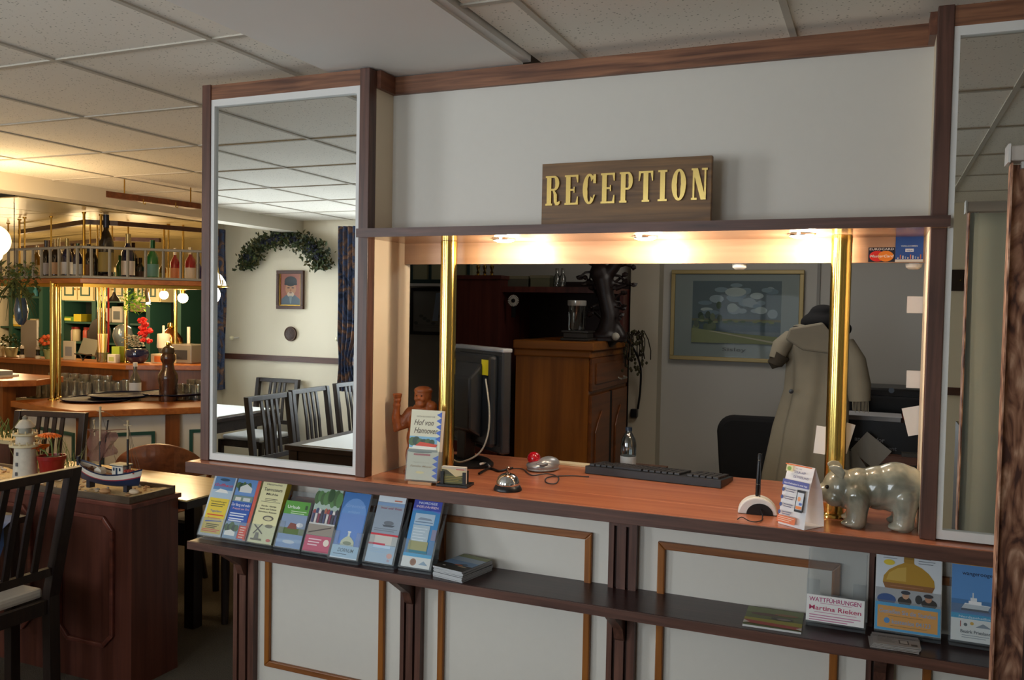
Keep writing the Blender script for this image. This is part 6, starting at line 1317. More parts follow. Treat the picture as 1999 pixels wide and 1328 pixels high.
bx3('carton', 'pale yellow carton on the left green shelf', 'box', (-8.756,4.46,zA+.001), (.15,.14,.13), YEL, top='F0E4B0')
bx3('bread_bag', 'rounded beige bag beside the yellow carton', 'bag', (-8.53,4.46,zA+.001), (.15,.12,.09), mat('bag_beige', 'BDB090', .7))
bx3('green_books', 'green and yellow books lying on the middle green shelf', 'books', (-7.967,4.48,zB+.001), (.20,.18,.05), mat('green_book', '5C8A38', .5), top='E0D860')
bx3('yellow_folder', 'yellow folder leaning on the middle green shelf', 'folder', (-7.815,4.48,zB+.001), (.11,.18,.08), mat('folder_yellow', 'C8B830', .5))
bx3('white_tins', 'white patterned boxes behind the brass posts', 'box', (-7.466,4.47,zB+.001), (.22,.15,.15), mat('white_box', 'C8C4BC', .6), top='7A7A80')
bx3('white_tins', 'white box with dark writing beside the red ribbon', 'box', (-7.256,4.47,zB+.001), (.15,.15,.17), mat('white_box', 'C8C4BC', .6), top='5A6064')
bx3('wooden_box', 'tan wooden crate on the shelf under the bulbs', 'box', (-6.924,4.47,zB+.12), (.28,.16,.09), mat('tan_crate', '94764C', .6), top='6A5030')
for i, px in enumerate((-8.027, -7.95, -7.798, -7.738)):
    cyl('jar', ('pink-labelled jar, first', 'cream jar, second', 'red-capped jar, third', 'dark jar, last')[i] + ' in the row on the lowest green shelf', 'jar', (px,4.5,zC_+.001), [(.04,0),(.042,.01),(.042,.11),(.03,.13)], mat('jar%d' % i, ('C8A89C','D0C4A0','B85040','3A2A24')[i], .4), 'jars on the lowest green shelf', (('lid', [(.034,.128),(.034,.15),(0,.151)], mat('jar_lid', '8A2420', .4)),))
cyl('blue_bottle', 'small light-blue bottle on the top left shelf', 'bottle', (-8.529,4.46,1.636+.001), [(.026,0),(.027,.06),(.012,.08),(.012,.1)], mat('light_blue_bottle', '4A8CA0', .3), None, (('cap', [(.016,.10),(.016,.13),(0,.131)], mat('cream_cap', 'E8DCC0', .4)),))
# on the back ledge
LY = 3.13
bx3('menu_board', 'blank white board standing on the back ledge', 'board', (-6.903,LY,LZ+.001), (.20,.02,.33), mat('board_white', 'B0AEAC', .6))
for lb, px, h in (('small black and white salt grinder left of the white board', -6.895, .12), ('small black and white pepper grinder right of the white board', -6.698, .12)):
    cyl('grinder', lb, 'grinder', (px,3.05,LZ+.001), [(.018,0),(.020,.02),(.014,.05),(.018,.08)], mat('grinder_black', '1A1A1C', .3), None, (('base', [(.022,0),(.022,.024),(.015,.03)], mat('grinder_white', 'D8D4CC', .3)),('top', [(.018,.08),(.016,.1),(0,.115)], mat('grinder_white', 'D8D4CC', .3))))
def bush(name, label, pos, r_, h, col, n=90, pot=None, fl=None, seed=1, group=None):
    t = thing(name, label, 'plant', pos, 0, group); rr = random.Random(seed)
    if pot: b = MB(); b.lathe([(.04,0),(.055,.07),(.058,.08),(.05,.08)], n=18); b.build('pot', mat('pot_'+pot, pot, .4), t, smooth=True)
    b = MB(); z0 = .07 if pot else 0
    for i in range(n):
        a, q, z = rr.uniform(0,2*PI), r_*math.sqrt(rr.random()), rr.uniform(0,h); M2 = Matrix.Translation((q*math.cos(a), q*math.sin(a), z0+z)) @ Matrix.Rotation(rr.uniform(0,2*PI),4,'Z') @ Matrix.Rotation(rr.uniform(-1,1),4,'X'); s_ = rr.uniform(.02,.035)
        b.poly([M2 @ Vector(v) for v in ((0,0,0),(s_*.4,s_*.5,.004),(0,s_*1.4,0),(-s_*.4,s_*.5,.004))])
    b.build('foliage', mat('leaf_'+col, col, .6), t, kind='stuff')
    if fl:
        b = MB()
        for i in range(fl[1]): a, q = rr.uniform(0,2*PI), r_*math.sqrt(rr.random()); b.ball((q*math.cos(a), q*math.sin(a), z0+h*rr.uniform(.5,1.1)), fl[2], None, 1, None, .2)
        b.build('blossoms', mat('bloom_'+fl[0], fl[0], .6), t, kind='stuff')
    return t
bush('potted_plant', 'potted green plant at the left end of the back ledge', (-7.098,3.10,LZ+.001), .10, .12, '3A4A26', 110, 'B0A880', None, 2)
bush('potted_plant', 'orange and green potted plant left of the second brass post', (-6.61,3.10,LZ+.001), .09, .12, '5A6430', 90, '98A878', ('C8582C', 12, .022), 3)
cyl('ceramic_pot', 'white ceramic pot cut by the left frame edge', 'pot', (-7.224-.0,3.08,LZ+.001), [(.04,0),(.052,.10),(.056,.11),(.046,.11)], mat('pot_white', 'D8D0B8', .4), None, (('soil', [(.045,.10),(0,.101)], mat('soil', '4A3524', .95)),))
bx3('picture_card', 'white framed card standing on the back ledge right of the thick brass post', 'card', (-6.4,3.12,LZ+.001), (.13,.02,.16), mat('card_white', 'C8C4B4', .6), top='8A9098')
t = bx3('tilted_frame', 'tilted grey notebook on a dark stand on the back ledge', 'notebook', (-6.194,3.12,LZ+.05), (.15,.03,.14), mat('notebook_grey', '7A7868', .6), rz=.3); t.rotation_euler = (-.35,.15,.3)
b = MB(); b.tube([(-.10,0,.05),(-.04,0,.045),(0,0,0),(.04,0,.045),(.10,0,.05)], .006, 6); o = b.build('frame_stand', mat('iron_dark', '1C1614', .4)); o.location = (-6.17,3.06,LZ+.008); tag(o, 'dark curved metal stand below the tilted notebook', 'stand')
t = thing('straw_cup', 'cup of pastel drinking straws beside the brass post', 'cup', (-5.968,3.08,LZ+.001)); b = MB(); b.lathe([(.045,0),(.05,.08),(.047,.08)], n=20); b.build('cup', clear('cup_clear', 'E8ECE8', .2, .1), t, smooth=True)
rr = random.Random(4)
for i in range(22):
    a, q = rr.uniform(0,2*PI), .036*math.sqrt(rr.random()); b = MB(); x, y = q*math.cos(a), q*math.sin(a); b.tube([(x*.7,y*.7,.004),(x*1.15,y*1.15,.235)], .0035, 6); b.build('straw', mat('straw%d' % (i % 4), ('E4C860','D88C80','C8D080','E8D8B0')[i % 4], .4), t)
bx3('napkin_holder', 'lime green folded napkins right of the straws', 'napkins', (-5.879,3.16,LZ+.001), (.09,.06,.13), mat('lime_napkin', '94A838', .7))
bx3('sugar_box', 'small white sugar box under the green napkins', 'box', (-5.83,3.07,LZ+.001), (.09,.05,.07), mat('white_box', 'C8C4BC', .6), top='A8B070')
cyl('glass_globe', 'round blue-grey glass globe behind the napkins', 'vase', (-5.98,3.30,LZ+.001), [(.03,0),(.04,.10),(.07,.16),(.085,.22),(.07,.28),(.03,.31)], mat('grey_glass', '5C6870', .15, coat=1))
t = cyl('flower_vase', 'dark navy vase with silver foliage and red flowers', 'vase', (-5.668,3.16,LZ+.001), [(.05,0),(.085,.03),(.095,.07),(.085,.11),(.07,.12)], mat('navy_vase', '10163A', .12, coat=1))
b = MB(); rr = random.Random(8)
for i in range(90): b.ball((rr.gauss(-.02,.045), rr.gauss(0,.03), .13+rr.random()*.10), (.010,.010,.007), None, 1)
b.build('silver_foliage', mat('silver_leaf', '9A9684', .5), t, kind='stuff')
RF = mat('red_bloom', 'C8201C', .5)
for i in range(16):
    dx_, z_ = rr.choice((.05,.09,.07,.11)) + rr.gauss(0,.022), .17+.20*rr.random()
    b = MB(); b.ball((dx_,-.02+rr.gauss(0,.015),z_), (.026,.022,.020), None, 2, None, .35); b.build('red_flower', RF, t)
cyl('candle', 'white pillar candle on glass holder beside the red flowers', 'candle', (-5.6,3.38,LZ+.001), [(.05,0),(.04,.05),(.035,.12)], GLS, None, (('pillar', [(.052,.12),(.055,.13),(.05,.24),(.012,.245)], mat('candle_white', 'E8E0D0', .5)),('wick_candle', [(.010,.245),(.010,.31),(0,.312)], mat('candle_white', 'E8E0D0', .5))))
cyl('coffee_urn', 'round brass and copper coffee urn behind the pepper mill', 'urn', (-5.64,3.50,LZ+.001), [(.05,0),(.07,.03),(.10,.09),(.105,.15),(.10,.20),(.06,.25),(.03,.28)], mat('copper', '94603C', .15, metal=1.0), None, (('lid_knob', [(.02,.28),(.03,.30),(.02,.33),(0,.335)], BRASS),('band', [(.106,.14),(.109,.155),(.106,.17)], BRASS)))
cyl('brass_lamp', 'low wide brass oil lamp at the right of the back ledge', 'lamp', (-5.485,3.55,LZ+.06), [(.06,0),(.10,.02),(.11,.06),(.09,.08),(.02,.10)], BRASS, None, (('chimney', [(.014,.10),(.014,.24),(0,.241)], mat('candle_white', 'E8E0D0', .5)),))
bx3('lamp_box', 'small dark box carrying the low brass lamp', 'box', (-5.485,3.55,LZ+.001), (.14,.10,.058), mat('dark_bar', '2E1A12', .6))
cyl('pepper_mill', 'large dark brown turned wooden pepper mill on the bar', 'pepper mill', (-4.724,2.55,BZ+.001), [(.062,0),(.066,.03),(.060,.10),(.070,.16),(.068,.19),(.045,.23),(.038,.27),(.052,.30),(.050,.33),(.040,.345)], wood('pepper_wood', '4A2818', '2E160C', .25, 'Z', .6, coat=.5), None, (('cap', [(.042,.345),(.046,.36),(.040,.385),(.015,.40)], mat('mill_cap', '4A3C2A', .3)),('brass_knob', [(.012,.40),(.018,.41),(.014,.425),(0,.43)], BRASS)))
t = cyl('liquor_bottle', 'clear bottle with white label standing among the glasses', 'bottle', (-5.306,2.8,.832), [(.042,0),(.044,.02),(.044,.16),(.030,.19),(.015,.22),(.014,.27)], mat('smoky_glass', '504C44', .08, coat=1), None, (('label_paper', [(.0445,.07),(.0445,.14)], mat('lab_C8CCD4', 'C8CCD4', .6)),('cap', [(.017,.265),(.017,.295),(0,.296)], mat('cap_white', 'D8D8D4', .3))))
bx3('espresso_machine', 'grey espresso machine at the right of the back ledge', 'coffee machine', (-5.357,3.42,LZ+.001-.0), (.22,.18,.16), mat('machine_grey', '8C8880', .3, metal=.4), top='2A2A30')
t = thing('napkin_basket', 'small white basket with orange pattern on the back ledge', 'basket', (-5.498,3.28,LZ+.001)); b = MB(); b.box(-.09,-.05,0,.09,.05,.075); b.build('body', mat('basket_cream', 'D8C8A0', .6), t); b = MB(); b.box(-.05,-.052,.01,.05,-.05,.06); b.build('label_patch', mat('orange_patch', 'D87838', .5), t)
cyl('red_candle', 'small glass with a red candle right of the pepper mill', 'candle', (-5.04,3.35,LZ+.001), [(.03,0),(.032,.05),(.028,.05)], GLS, None, (('wax', [(.014,.01),(.016,.10),(.010,.14),(0,.15)], mat('red_wax', 'B82818', .4)),))
cyl('dark_disc', 'large dark round wooden plate leaning at the shelves behind the brass post', 'plate', (-7.032,4.0,LZ+.2), [(.14,0),(.15,.01),(.14,.02),(0,.022)], mat('dark_plate', '24140E', .5)).rotation_euler = (PI/2, 0, 0)
bx3('dark_stand', 'dark narrow stand under the large round plate', 'stand', (-7.032,4.0,0), (.1,.06,LZ+.05), mat('dark_bar', '2E1A12', .6))
for lb, x, col in (('hanging red ribbon strip among the brass posts', -6.17, 'A82420'), ('hanging tan wooden strip among the brass posts', -6.219, 'A0683C')):
    t = thing('hanging_strip', lb, 'strip', (x,3.32,1.30)); b = MB(); b.box(-.008,-.003,-.15,.008,.003,.42); b.build('strip', mat('strip_'+col, col, .6), t); b = MB(); b.tube([(0,0,.42),(0,0,.934)], .0015, 4); b.build('cord', OLDBRASS, t)
cyl('small_bell_shade', 'small dark bell-shaped shade hanging above the straws', 'shade', (-6.146,3.36,1.60), [(.05,0),(.045,.02),(.02,.05),(.010,.08)], mat('iron_dark', '1C1614', .4))
# hanging plants
t = bush('hanging_plant', 'bright green leafy plant hanging under the bottle rack', (-5.637,3.1,GZ-.20), .10, .15, '6E9A2C', 150, None, None, 6)
b = MB(); b.tube([(0,0,.13),(0,0,.195)], .003, 5); b.build('hanger', OLDBRASS, t)
t = bush('hanging_plant', 'large dark hanging plant in front of the rack at the left edge', (-5.261,1.75,1.62), .15, .22, '44502A', 300, None, None, 7)
b = MB(); rr = random.Random(31)
for i in range(26):
    a = rr.uniform(0,2*PI); b.tube([(0,0,.12),(.08*math.cos(a),.08*math.sin(a),.02),(.13*math.cos(a),.13*math.sin(a),-.12*rr.random()-.04)], [.004,.003,.001], 4)
b.build('vines', mat('vine', '3C4424', .7), t, kind='stuff')
b = MB(); b.tube([(0,0,.2),(0,0,.72)], .003, 5); b.build('cord', mat('iron_dark', '1C1614', .4), t)
t = thing('hanging_vase', 'dark blue glass vase hanging below the large plant', 'vase', (-5.289,1.82,1.43)); b = MB(); b.lathe([(.015,0),(.035,.03),(.045,.10),(.035,.16),(.03,.18)], n=18); b.build('body', mat('blue_vase', '2C4058', .15, coat=1), t, smooth=True); b = MB(); b.tube([(0,0,.17),(0,0,.24)], .004, 5); b.build('hook', OLDBRASS, t)
# bulbs
for lb, q_, s_ in (('glowing bulb lamp under the rack, left one of two', (-5.467, 3.25, 1.66), 1.0), ('glowing bulb lamp under the rack, right and brighter one', (-5.263, 3.25, 1.637), 1.15)):
    t = thing('bulb_lamp', lb, 'lamp', (q_[0], 3.25, q_[2])); b = MB(); b.ball((0,0,0), .036*s_, None, 3); b.build('bulb', mat('bulb_lit', 'FFF0C8', .3, emit='FFDC9C', es=14), t, smooth=True)
    b = MB(); b.lathe([(.018,.03),(.02,.06),(.06,.075),(.06,.08),(.008,.10),(.008,2.234-q_[2])], n=18); b.build('socket', OLDBRASS, t, smooth=True)
    point('bulb_light', (q_[0], 3.25, q_[2]), 9, WARM, .05)
t = thing('rack_spot', 'small silver spotlight clipped under the bottle rack', 'spotlight', (-5.515,3.12,1.68)); b = MB(); b.tube([(0,0,.05),(-.01,0,0),(.03,-.02,-.09)], [.010,.016,.02], 10); b.build('body', CHROME, t, smooth=True); b = MB(); b.lathe([(.022,0),(.0,.004)], (.03,-.02,-.10), 14); b.build('lens', mat('spot_lens2', 'FFF4E0', .3, emit='FFF0D8', es=6), t)
for p_, e_ in (((-6.3, 3.75, 1.62), 17), ((-5.1, 3.1, 1.60), 9), ((-7.8, 3.6, 1.62), 22), ((-5.9, 2.75, 1.45), 8), ((-6.2, 3.1, 2.08), 4)): point('bar_fill_light', p_, e_, WARM, .12)  # unseen warm fill points added to brighten shelves, ledge and glasses

# ================================================================ DINING ROOM SEEN IN THE MIRRORS
TT = wood('mirror_table', '3C2A22', '261A16', .3, 'X', .6); TOPW = mat('white_runner', 'E2E2E0', .5)
def dtable(label, x0, x1, y0, y1, group=None, inset=.10):
    t = thing('dining_table', label, 'table', ((x0+x1)/2, (y0+y1)/2, 0), 0, group); a, c = (x1-x0)/2, (y1-y0)/2
    b = MB(); b.box(-a,-c,.705,a,c,.738); b.build('table_top', TT, t, bevel=.004)
    for bx in ((-a+.03,-c+.03,.62,a-.03,-c+.05,.705),(-a+.03,c-.05,.62,a-.03,c-.03,.705),(-a+.03,-c+.05,.62,-a+.05,c-.05,.705),(a-.05,-c+.05,.62,a-.03,c-.05,.705)): b = MB(); b.box(*bx); b.build('apron', TT, t)
    for sx in (-1,1):
        for sy in (-1,1): b = MB(); b.cbox((sx*(a-.05),sy*(c-.05),.35),(.06,.06,.70)); b.build('leg', TT, t)
    r = thing('table_runner', 'white cloth on the ' + label.replace('dining ',''), 'tablecloth', ((x0+x1)/2, (y0+y1)/2, .7385), 0); b = MB(); b.box(-a+inset,-c+inset*.4,0,a-inset,c-inset*.4,.003); b.build('cloth', TOPW, r)
    return t
dtable('dark dining table at the lower right of the mirror view', -3.34, -1.95, -2.70, -1.98)
dtable('long dark dining table behind it in the mirror view', -3.38, -2.45, -3.92, -2.78)
dtable('dark dining table at the left of the mirror view by the window', -5.30, -4.52, -3.45, -2.35, inset=.06)
WC = mat('white_cushion', 'E4E6EA', .7)
dining_chair('dark slatted chair nearest in the left mirror, at the lower right table', (-3.835, -2.53, 0), 0, 'dining chairs reflected in the left mirror', cushion=WC)
dining_chair('dark slatted chair in the middle of the left mirror behind the white table', (-3.90, -3.09, 0), 0, 'dining chairs reflected in the left mirror', cushion=WC)
dining_chair('dark slatted chair cut by the right edge of the left mirror', (-3.95, -3.72, 0), 0, 'dining chairs reflected in the left mirror', cushion=WC)
dining_chair('dark slatted chair against the wall with white tied cushion in the mirror', (-4.98, -3.93, 0), PI/2, 'dining chairs reflected in the left mirror', cushion=WC, ties=True, h=.93)
# sugar shaker
t = thing('sugar_jar', 'round glass sugar jar with red lid on the table by the window', 'jar', (-4.72,-2.62,.742)); b = MB(); b.lathe([(.03,0),(.052,.02),(.055,.045),(.035,.075),(.03,.085)], n=20); b.build('glass', clear('jar_clear','ECEEEC',.25,.05), t, smooth=True)
b = MB(); b.lathe([(.028,.004),(.048,.02),(.048,.04),(0,.042)], n=18); b.build('sugar', mat('sugar', 'D8C8A0', .8), t); b = MB(); b.lathe([(.032,.083),(.030,.098),(0,.102)], n=18); b.build('red_lid', mat('red_lid', 'A02020', .4), t)
# wreath: half-ring garland
WY0 = -4.0
cxw, czw = -4.908, 1.828
t = thing('garland', 'arched dried garland of green leaves and blue flowers above the portrait', 'garland', (-4.912, -4.0, 1.919))
R_ = (-4.43 - -5.413)/2*.84; H_ = 2.24-1.919
rr = random.Random(12)
b = MB()
def gpos(): 
    a = rr.uniform(.0, PI); k = rr.gauss(1, .13); return (R_*math.cos(a)*k, .02+abs(rr.gauss(0,.02)), H_*.85*math.sin(a)*k + rr.gauss(0,.012))
for i in range(1700):
    p = gpos(); M2 = Matrix.Translation(p) @ Matrix.Rotation(rr.uniform(0,6.3),4,'Y') @ Matrix.Rotation(rr.uniform(-1,1),4,'X'); s_ = rr.uniform(.022,.042)
    b.poly([M2 @ Vector(v) for v in ((0,0,0),(s_*.35,.003,s_*.6),(0,0,s_*1.3),(-s_*.35,.003,s_*.6))], [mat('gl1','37441F',.7), mat('gl2','4E4A22',.7), mat('gl3','26301C',.7)][i % 3])
b.build('leaves', None, t, kind='stuff')
b = MB()
for c0 in (2.75, 2.0, 1.75, .75, .45, 1.3):
    for i in range(26): k = rr.gauss(1,.05); a = c0+rr.gauss(0,.09); b.ball((R_*math.cos(a)*k, .045+.01*rr.random(), H_*.85*math.sin(a)*k), rr.uniform(.010,.016), None, 1)
b.build('blue_flowers', mat('blue_flower', '161C34', .6), t, kind='stuff')
b = MB(); b.tube([(R_*math.cos(PI*i/16), .012, H_*.85*math.sin(PI*i/16)) for i in range(17)], .012, 6); b.build('core', mat('vine', '3C4424', .7), t)
# portrait
a_, c_ = (-5.023, -4.02, 1.906), (-4.728, -4.02, 1.56)
pw, ph = c_[0]-a_[0], a_[2]-c_[2]
t = thing('portrait', 'small brown-framed portrait painting of a man in a dark cap', 'picture', (c_[0], -4.038, c_[2]), PI)
FW = mat('portrait_frame', '4E2E20', .4); f = .030
for nm, bx in (('frame_rail',(0,-.025,0,pw,0,f)),('frame_rail',(0,-.025,ph-f,pw,0,ph)),('frame_stile',(0,-.025,f,f,0,ph-f)),('frame_stile',(pw-f,-.025,f,pw,0,ph-f))): b = MB(); b.box(*bx); b.build(nm, FW, t, bevel=.003)
b = MB(); b.box(f,-.016,f,f+.008,-.004,ph-f).box(pw-f-.008,-.016,f,pw-f,-.004,ph-f).box(f+.008,-.016,f,pw-f-.008,-.004,f+.008); b.build('gilt_slip', OLDBRASS, t, kind='stuff')
u, v = lambda q: pw*q, lambda q: ph*q
art(t, [('r',f,f,pw-f,ph-f,'9A5A48'),('p',[(u(.14),v(.10)),(u(.86),v(.10)),(u(.84),v(.26)),(u(.66),v(.36)),(u(.34),v(.36)),(u(.16),v(.26))],'4E5E6C'),('e',u(.50),v(.52),u(.20),v(.17),'B07C58'),('e',u(.50),v(.38),u(.13),v(.07),'C8B098'),('e',u(.50),v(.72),u(.23),v(.13),'2C2E30'),('r',u(.27),v(.62),u(.73),v(.68),'24282A'),('e',u(.42),v(.55),u(.05),v(.015),'3A2018'),('e',u(.58),v(.55),u(.05),v(.015),'3A2018'),('e',u(.50),v(.48),u(.03),v(.04),'9A6444'),('e',u(.50),v(.42),u(.06),v(.012),'6A2C20'),('p',[(u(.44),v(.34)),(u(.56),v(.34)),(u(.52),v(.14)),(u(.48),v(.14))],'76848C')], 'painting', Matrix.Translation((0,-.006,0)))
q_ = (-4.872, -4.03, 1.336)
t = thing('wall_plaque', 'small round dark carved plaque below the portrait', 'plaque', (q_[0], -4.038, q_[2]), PI, rx=0)
b = MB(); b.lathe([(.066,0),(.066,.008),(.055,.014),(0,.016)], n=28); o = b.build('disc', mat('plaque_dark', '3C2418', .5, noise=.4, nscale=60, bump=.5), t, smooth=True); o.matrix_local = Matrix.Rotation(PI/2,4,'X')
b = MB(); b.tube([(.06*math.cos(2*PI*i/24),-.012,.06*math.sin(2*PI*i/24)) for i in range(24)], .006, 6, closed=True); b.build('rim', mat('plaque_rim', '54341F', .5), t)
# curtains
def curtain_mat(name, c, scale=9):
    m = bpy.data.materials.new(name); m.use_nodes = True; nt = m.node_tree; bs = nt.nodes['Principled BSDF']; bs.inputs['Roughness'].default_value = .9; L = nt.links.new
    tc = nt.nodes.new('ShaderNodeTexCoord'); n = nt.nodes.new('ShaderNodeTexNoise'); n.inputs['Scale'].default_value = scale; n.inputs['Detail'].default_value = 3; n.inputs['Distortion'].default_value = 1.5
    r = nt.nodes.new('ShaderNodeValToRGB'); r.color_ramp.elements[0].position = .36; r.color_ramp.elements[0].color = srgb(c[0]); r.color_ramp.elements[1].position = .64; r.color_ramp.elements[1].color = srgb(c[-1])
    for i, cc in enumerate(c[1:-1]): e = r.color_ramp.elements.new(.36+.28*(i+1)/(len(c)-1)); e.color = srgb(cc)
    L(tc.outputs['Object'], n.inputs['Vector']); L(n.outputs['Fac'], r.inputs['Fac']); L(r.outputs['Color'], bs.inputs['Base Color']); MATS[name] = m; return m
CB = curtain_mat('blue_brown_curtain', ['1E2840','46567A','5A4C4C','94705C'])
def drape(label, p, q_, z0, z1, folds, amp, m, group=None, th=.003, lining=None, waist=None, name='curtain', n=120):
    t = thing(name, label, 'curtain', (p[0], p[1], 0), math.atan2(q_[1]-p[1], q_[0]-p[0]), group); Ln = math.hypot(q_[0]-p[0], q_[1]-p[1])
    def sheet(off, nm, mm):
        b = MB(); V = []; nz = 24
        for i in range(n+1):
            row = []
            for j in range(nz+1):
                z = z0+(z1-z0)*j/nz; x = Ln*i/n
                if waist: k = 1-waist[1]*math.exp(-((z-waist[0])/.16)**2); x = waist[2]*Ln+(x-waist[2]*Ln)*k
                row.append(b.bm.verts.new((x, off+amp*math.sin(2*PI*folds*i/n + .5*math.sin(j*.35)), z)))
            V.append(row)
        for i in range(n):
            for j in range(nz): b.face([V[i][j],V[i+1][j],V[i+1][j+1],V[i][j+1]], 0)
        return b.build(nm, mm, t, smooth=True)
    sheet(0, 'fabric', m)
    if lining: sheet(th*2, 'lining', lining)
    return t
drape('blue-brown patterned curtain right of the wreath in the mirror', (-4.30,-3.93), (-4.05,-3.93), .86, 2.28, 5, .018, CB, 'blue-brown curtains of the dining room', waist=(1.12,.45,.2))
drape('blue-brown patterned curtain by the lamp at the left of the mirror', (-5.585,-4.0), (-5.585,-3.50), .80, 2.28, 7, .02, CB, 'blue-brown curtains of the dining room', waist=(1.15,.35,.0))
drape('blue-brown patterned curtain on the far side of the west window', (-5.60,-2.60), (-5.60,-2.25), .80, 2.28, 6, .02, CB, 'blue-brown curtains of the dining room')
for lb, q_, r_ in (('round cream curtain holdback knob beside the left curtain in the mirror', (-5.463, -3.9, 1.284), 0), ('round cream curtain holdback knob beside the right curtain in the mirror', (-4.306, -3.98, 1.309), 0)):
    t = thing('holdback', lb, 'holdback', (q_[0], -4.0, q_[2]), 0, 'cream curtain holdbacks'); b = MB(); b.tube([(0,-.038,0),(0,.05,0)], .007, 8); b.build('stem', WHITE, t); b = MB(); b.ball((0,.06,0), .022, None, 2); b.build('knob', mat('cream_knob', 'E0D8B8', .4), t, smooth=True)
t = thing('valance', 'gathered cream lace valance at the top left of the mirror view', 'valance', (-5.62,-3.9,0)); b = MB(); V = []
for i in range(61): V.append([b.bm.verts.new((.03+.015*math.sin(i*1.2), 1.7*i/60, 2.31-.10*j/3)) for j in range(4)])
for i in range(60):
    for j in range(3): b.face([V[i][j],V[i+1][j],V[i+1][j+1],V[i][j+1]], 0)
b.build('gathers', mat('lace', 'CFC4A4', .8), t, smooth=True)
b = MB(); b.tube([(.02,0,2.30),(.02,1.7,2.30)], .012, 8); b.build('rod', WHITE, t)
# pendant lamp reflected
q_ = (-4.744, -2.9, 1.785)
t = thing('pendant_lamp', 'white glass pendant lamp with brass scrolls at the left edge of the mirror', 'pendant lamp', (q_[0]-.03, -2.9, q_[2]))
b = MB(); b.lathe([(.125,-.05),(.12,-.02),(.09,.03),(.05,.06),(.045,.09),(.055,.11),(.03,.13)], n=30); b.build('glass_shade', mat('opal_white', 'F4F0E8', .25, emit='FFF4E4', es=1.2), t, smooth=True)
for k in range(3):
    a = 2*PI*k/3+.3; c, s_ = math.cos(a), math.sin(a)
    b = MB(); b.tube([(0,0,.50),(.06*c,.06*s_,.25),(.14*c,.14*s_,.02),(.17*c,.17*s_,-.06),(.19*c,.19*s_,-.04),(.18*c,.18*s_,-.01)], .004, 6); b.build('arm', OLDBRASS, t, smooth=True)
b = MB(); b.tube([(.14*math.cos(2*PI*i/24),.14*math.sin(2*PI*i/24),-.055) for i in range(24)], .006, 6, closed=True); b.build('ring', OLDBRASS, t)
b = MB(); b.tube([(0,0,.5),(0,0,2.336-q_[2])], .005, 6); b.build('rod', OLDBRASS, t)
point('dining_pendant_light', (q_[0]-.03,-2.9,q_[2]-.12), 3, (1,.9,.75), .08)
# wall socket and dark thermostat plate
q_ = (-4.828, -4.03, 0.413); b = MB(); b.box(-.04,-.006,-.04,.04,.006,.04); o = b.build('wall_socket', WHITE, bevel=.003); o.location = (q_[0],-4.033,q_[2]); tag(o, 'small white socket low on the dining room wall', 'socket')
t = thing('wall_plate', 'dark square plate with brass switches seen in the right mirror', 'switch plate', (.50,-4.038,1.84), PI); b = MB(); b.box(-.10,-.012,-.07,.10,0,.07); b.build('plate', mat('dark_switch', '2A1810', .4), t)
for x_ in (-.02,.02): b = MB(); b.ball((x_,-.014,.0), .006, None, 1); b.build('switch_knob', BRASS, t)
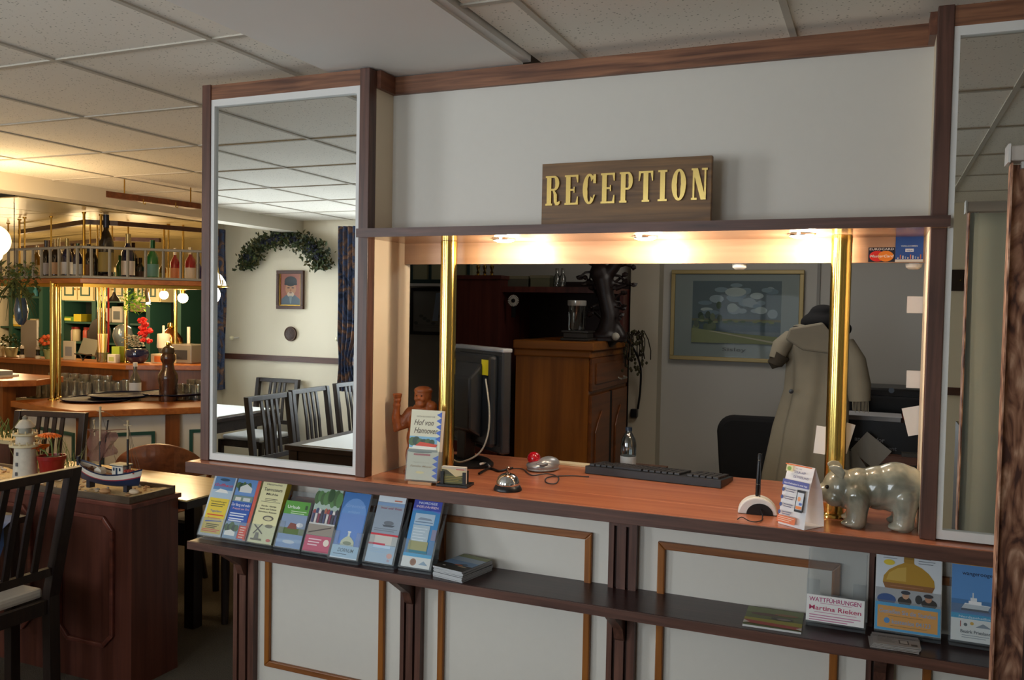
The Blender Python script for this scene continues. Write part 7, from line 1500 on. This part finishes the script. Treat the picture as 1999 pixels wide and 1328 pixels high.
# ---- curtain beside the reception, its track
LEAF = bpy.data.materials.new('leaf_curtain'); LEAF.use_nodes = True; nt = LEAF.node_tree; bs = nt.nodes['Principled BSDF']; bs.inputs['Roughness'].default_value = .8; L = nt.links.new
tc = nt.nodes.new('ShaderNodeTexCoord'); mp = nt.nodes.new('ShaderNodeMapping'); mp.inputs['Scale'].default_value = (30,30,9); mp.inputs['Rotation'].default_value = (0,.45,0)
w1 = nt.nodes.new('ShaderNodeTexNoise'); w1.inputs['Scale'].default_value = 1.0; w1.inputs['Detail'].default_value = 4; w1.inputs['Distortion'].default_value = 2.2
v1 = nt.nodes.new('ShaderNodeTexVoronoi'); v1.inputs['Scale'].default_value = 1.6; v1.feature = 'DISTANCE_TO_EDGE'
ad = nt.nodes.new('ShaderNodeMath'); ad.operation = 'MULTIPLY_ADD'; ad.inputs[1].default_value = .55
r = nt.nodes.new('ShaderNodeValToRGB'); e = r.color_ramp.elements; e[0].position = .42; e[0].color = srgb('5A3C34'); e[1].position = .80; e[1].color = srgb('E8BEA0'); k = e.new(.53); k.color = srgb('94664E'); k = e.new(.66); k.color = srgb('BC8C70')
L(tc.outputs['Object'], mp.inputs['Vector']); L(mp.outputs['Vector'], w1.inputs['Vector']); L(mp.outputs['Vector'], v1.inputs['Vector']); L(v1.outputs['Distance'], ad.inputs[0]); L(w1.outputs['Fac'], ad.inputs[2]); L(ad.outputs[0], r.inputs['Fac']); L(r.outputs['Color'], bs.inputs['Base Color'])
LIN = mat('curtain_lining', 'B8BCB0', .85)
t = drape('brown leaf-patterned curtain hanging at the right edge of the reception', (.218,-.360), (.80,-.375),   .25, 1.885, 3.3, .009, LEAF, lining=LIN, n=160)
b = MB(); b.box(-.003,-.020,.25,.0,.028,1.885); b.build('edge_hem', LEAF, t)
t = thing('curtain_rail', 'pale curtain rail end above the leaf-patterned curtain', 'curtain rail', (.212,-.385,1.888)); b = MB(); b.box(0,0,0,.62,.045,.028); b.build('track', mat('rail_pale', 'C8BEB4', .5), t, bevel=.003); b = MB(); b.box(-.004,-.003,-.003,.0,.048,.031); b.build('end_cap', WHITE, t)
b = MB(); b.box(.60,.0,.028,.63,.04,.452); b.build('ceiling_hanger', WHITE, t)
for k in range(8): b = MB(); b.box(.02+.08*k,.015,-.012,.03+.08*k,.03,.0); b.build('glider', WHITE, t)
# pale door edge at the far right
t = thing('cupboard_door', 'tan cupboard side with brass knob at the lower right edge', 'cupboard', (.262,-.56,0)); b = MB(); b.box(0,-.5,0,.5,.14,1.235); b.build('side_panel', mat('tan_panel', 'A8946C', .5), t); b = MB(); b.box(-.004,-.5,0,.0,.14,1.235); b.build('edge_strip', mat('dark_strip', '2A1C18', .5), t)
b = MB(); b.ball((.05,-.51,1.14), .012, None, 2); b.build('knob', BRASS, t, smooth=True)
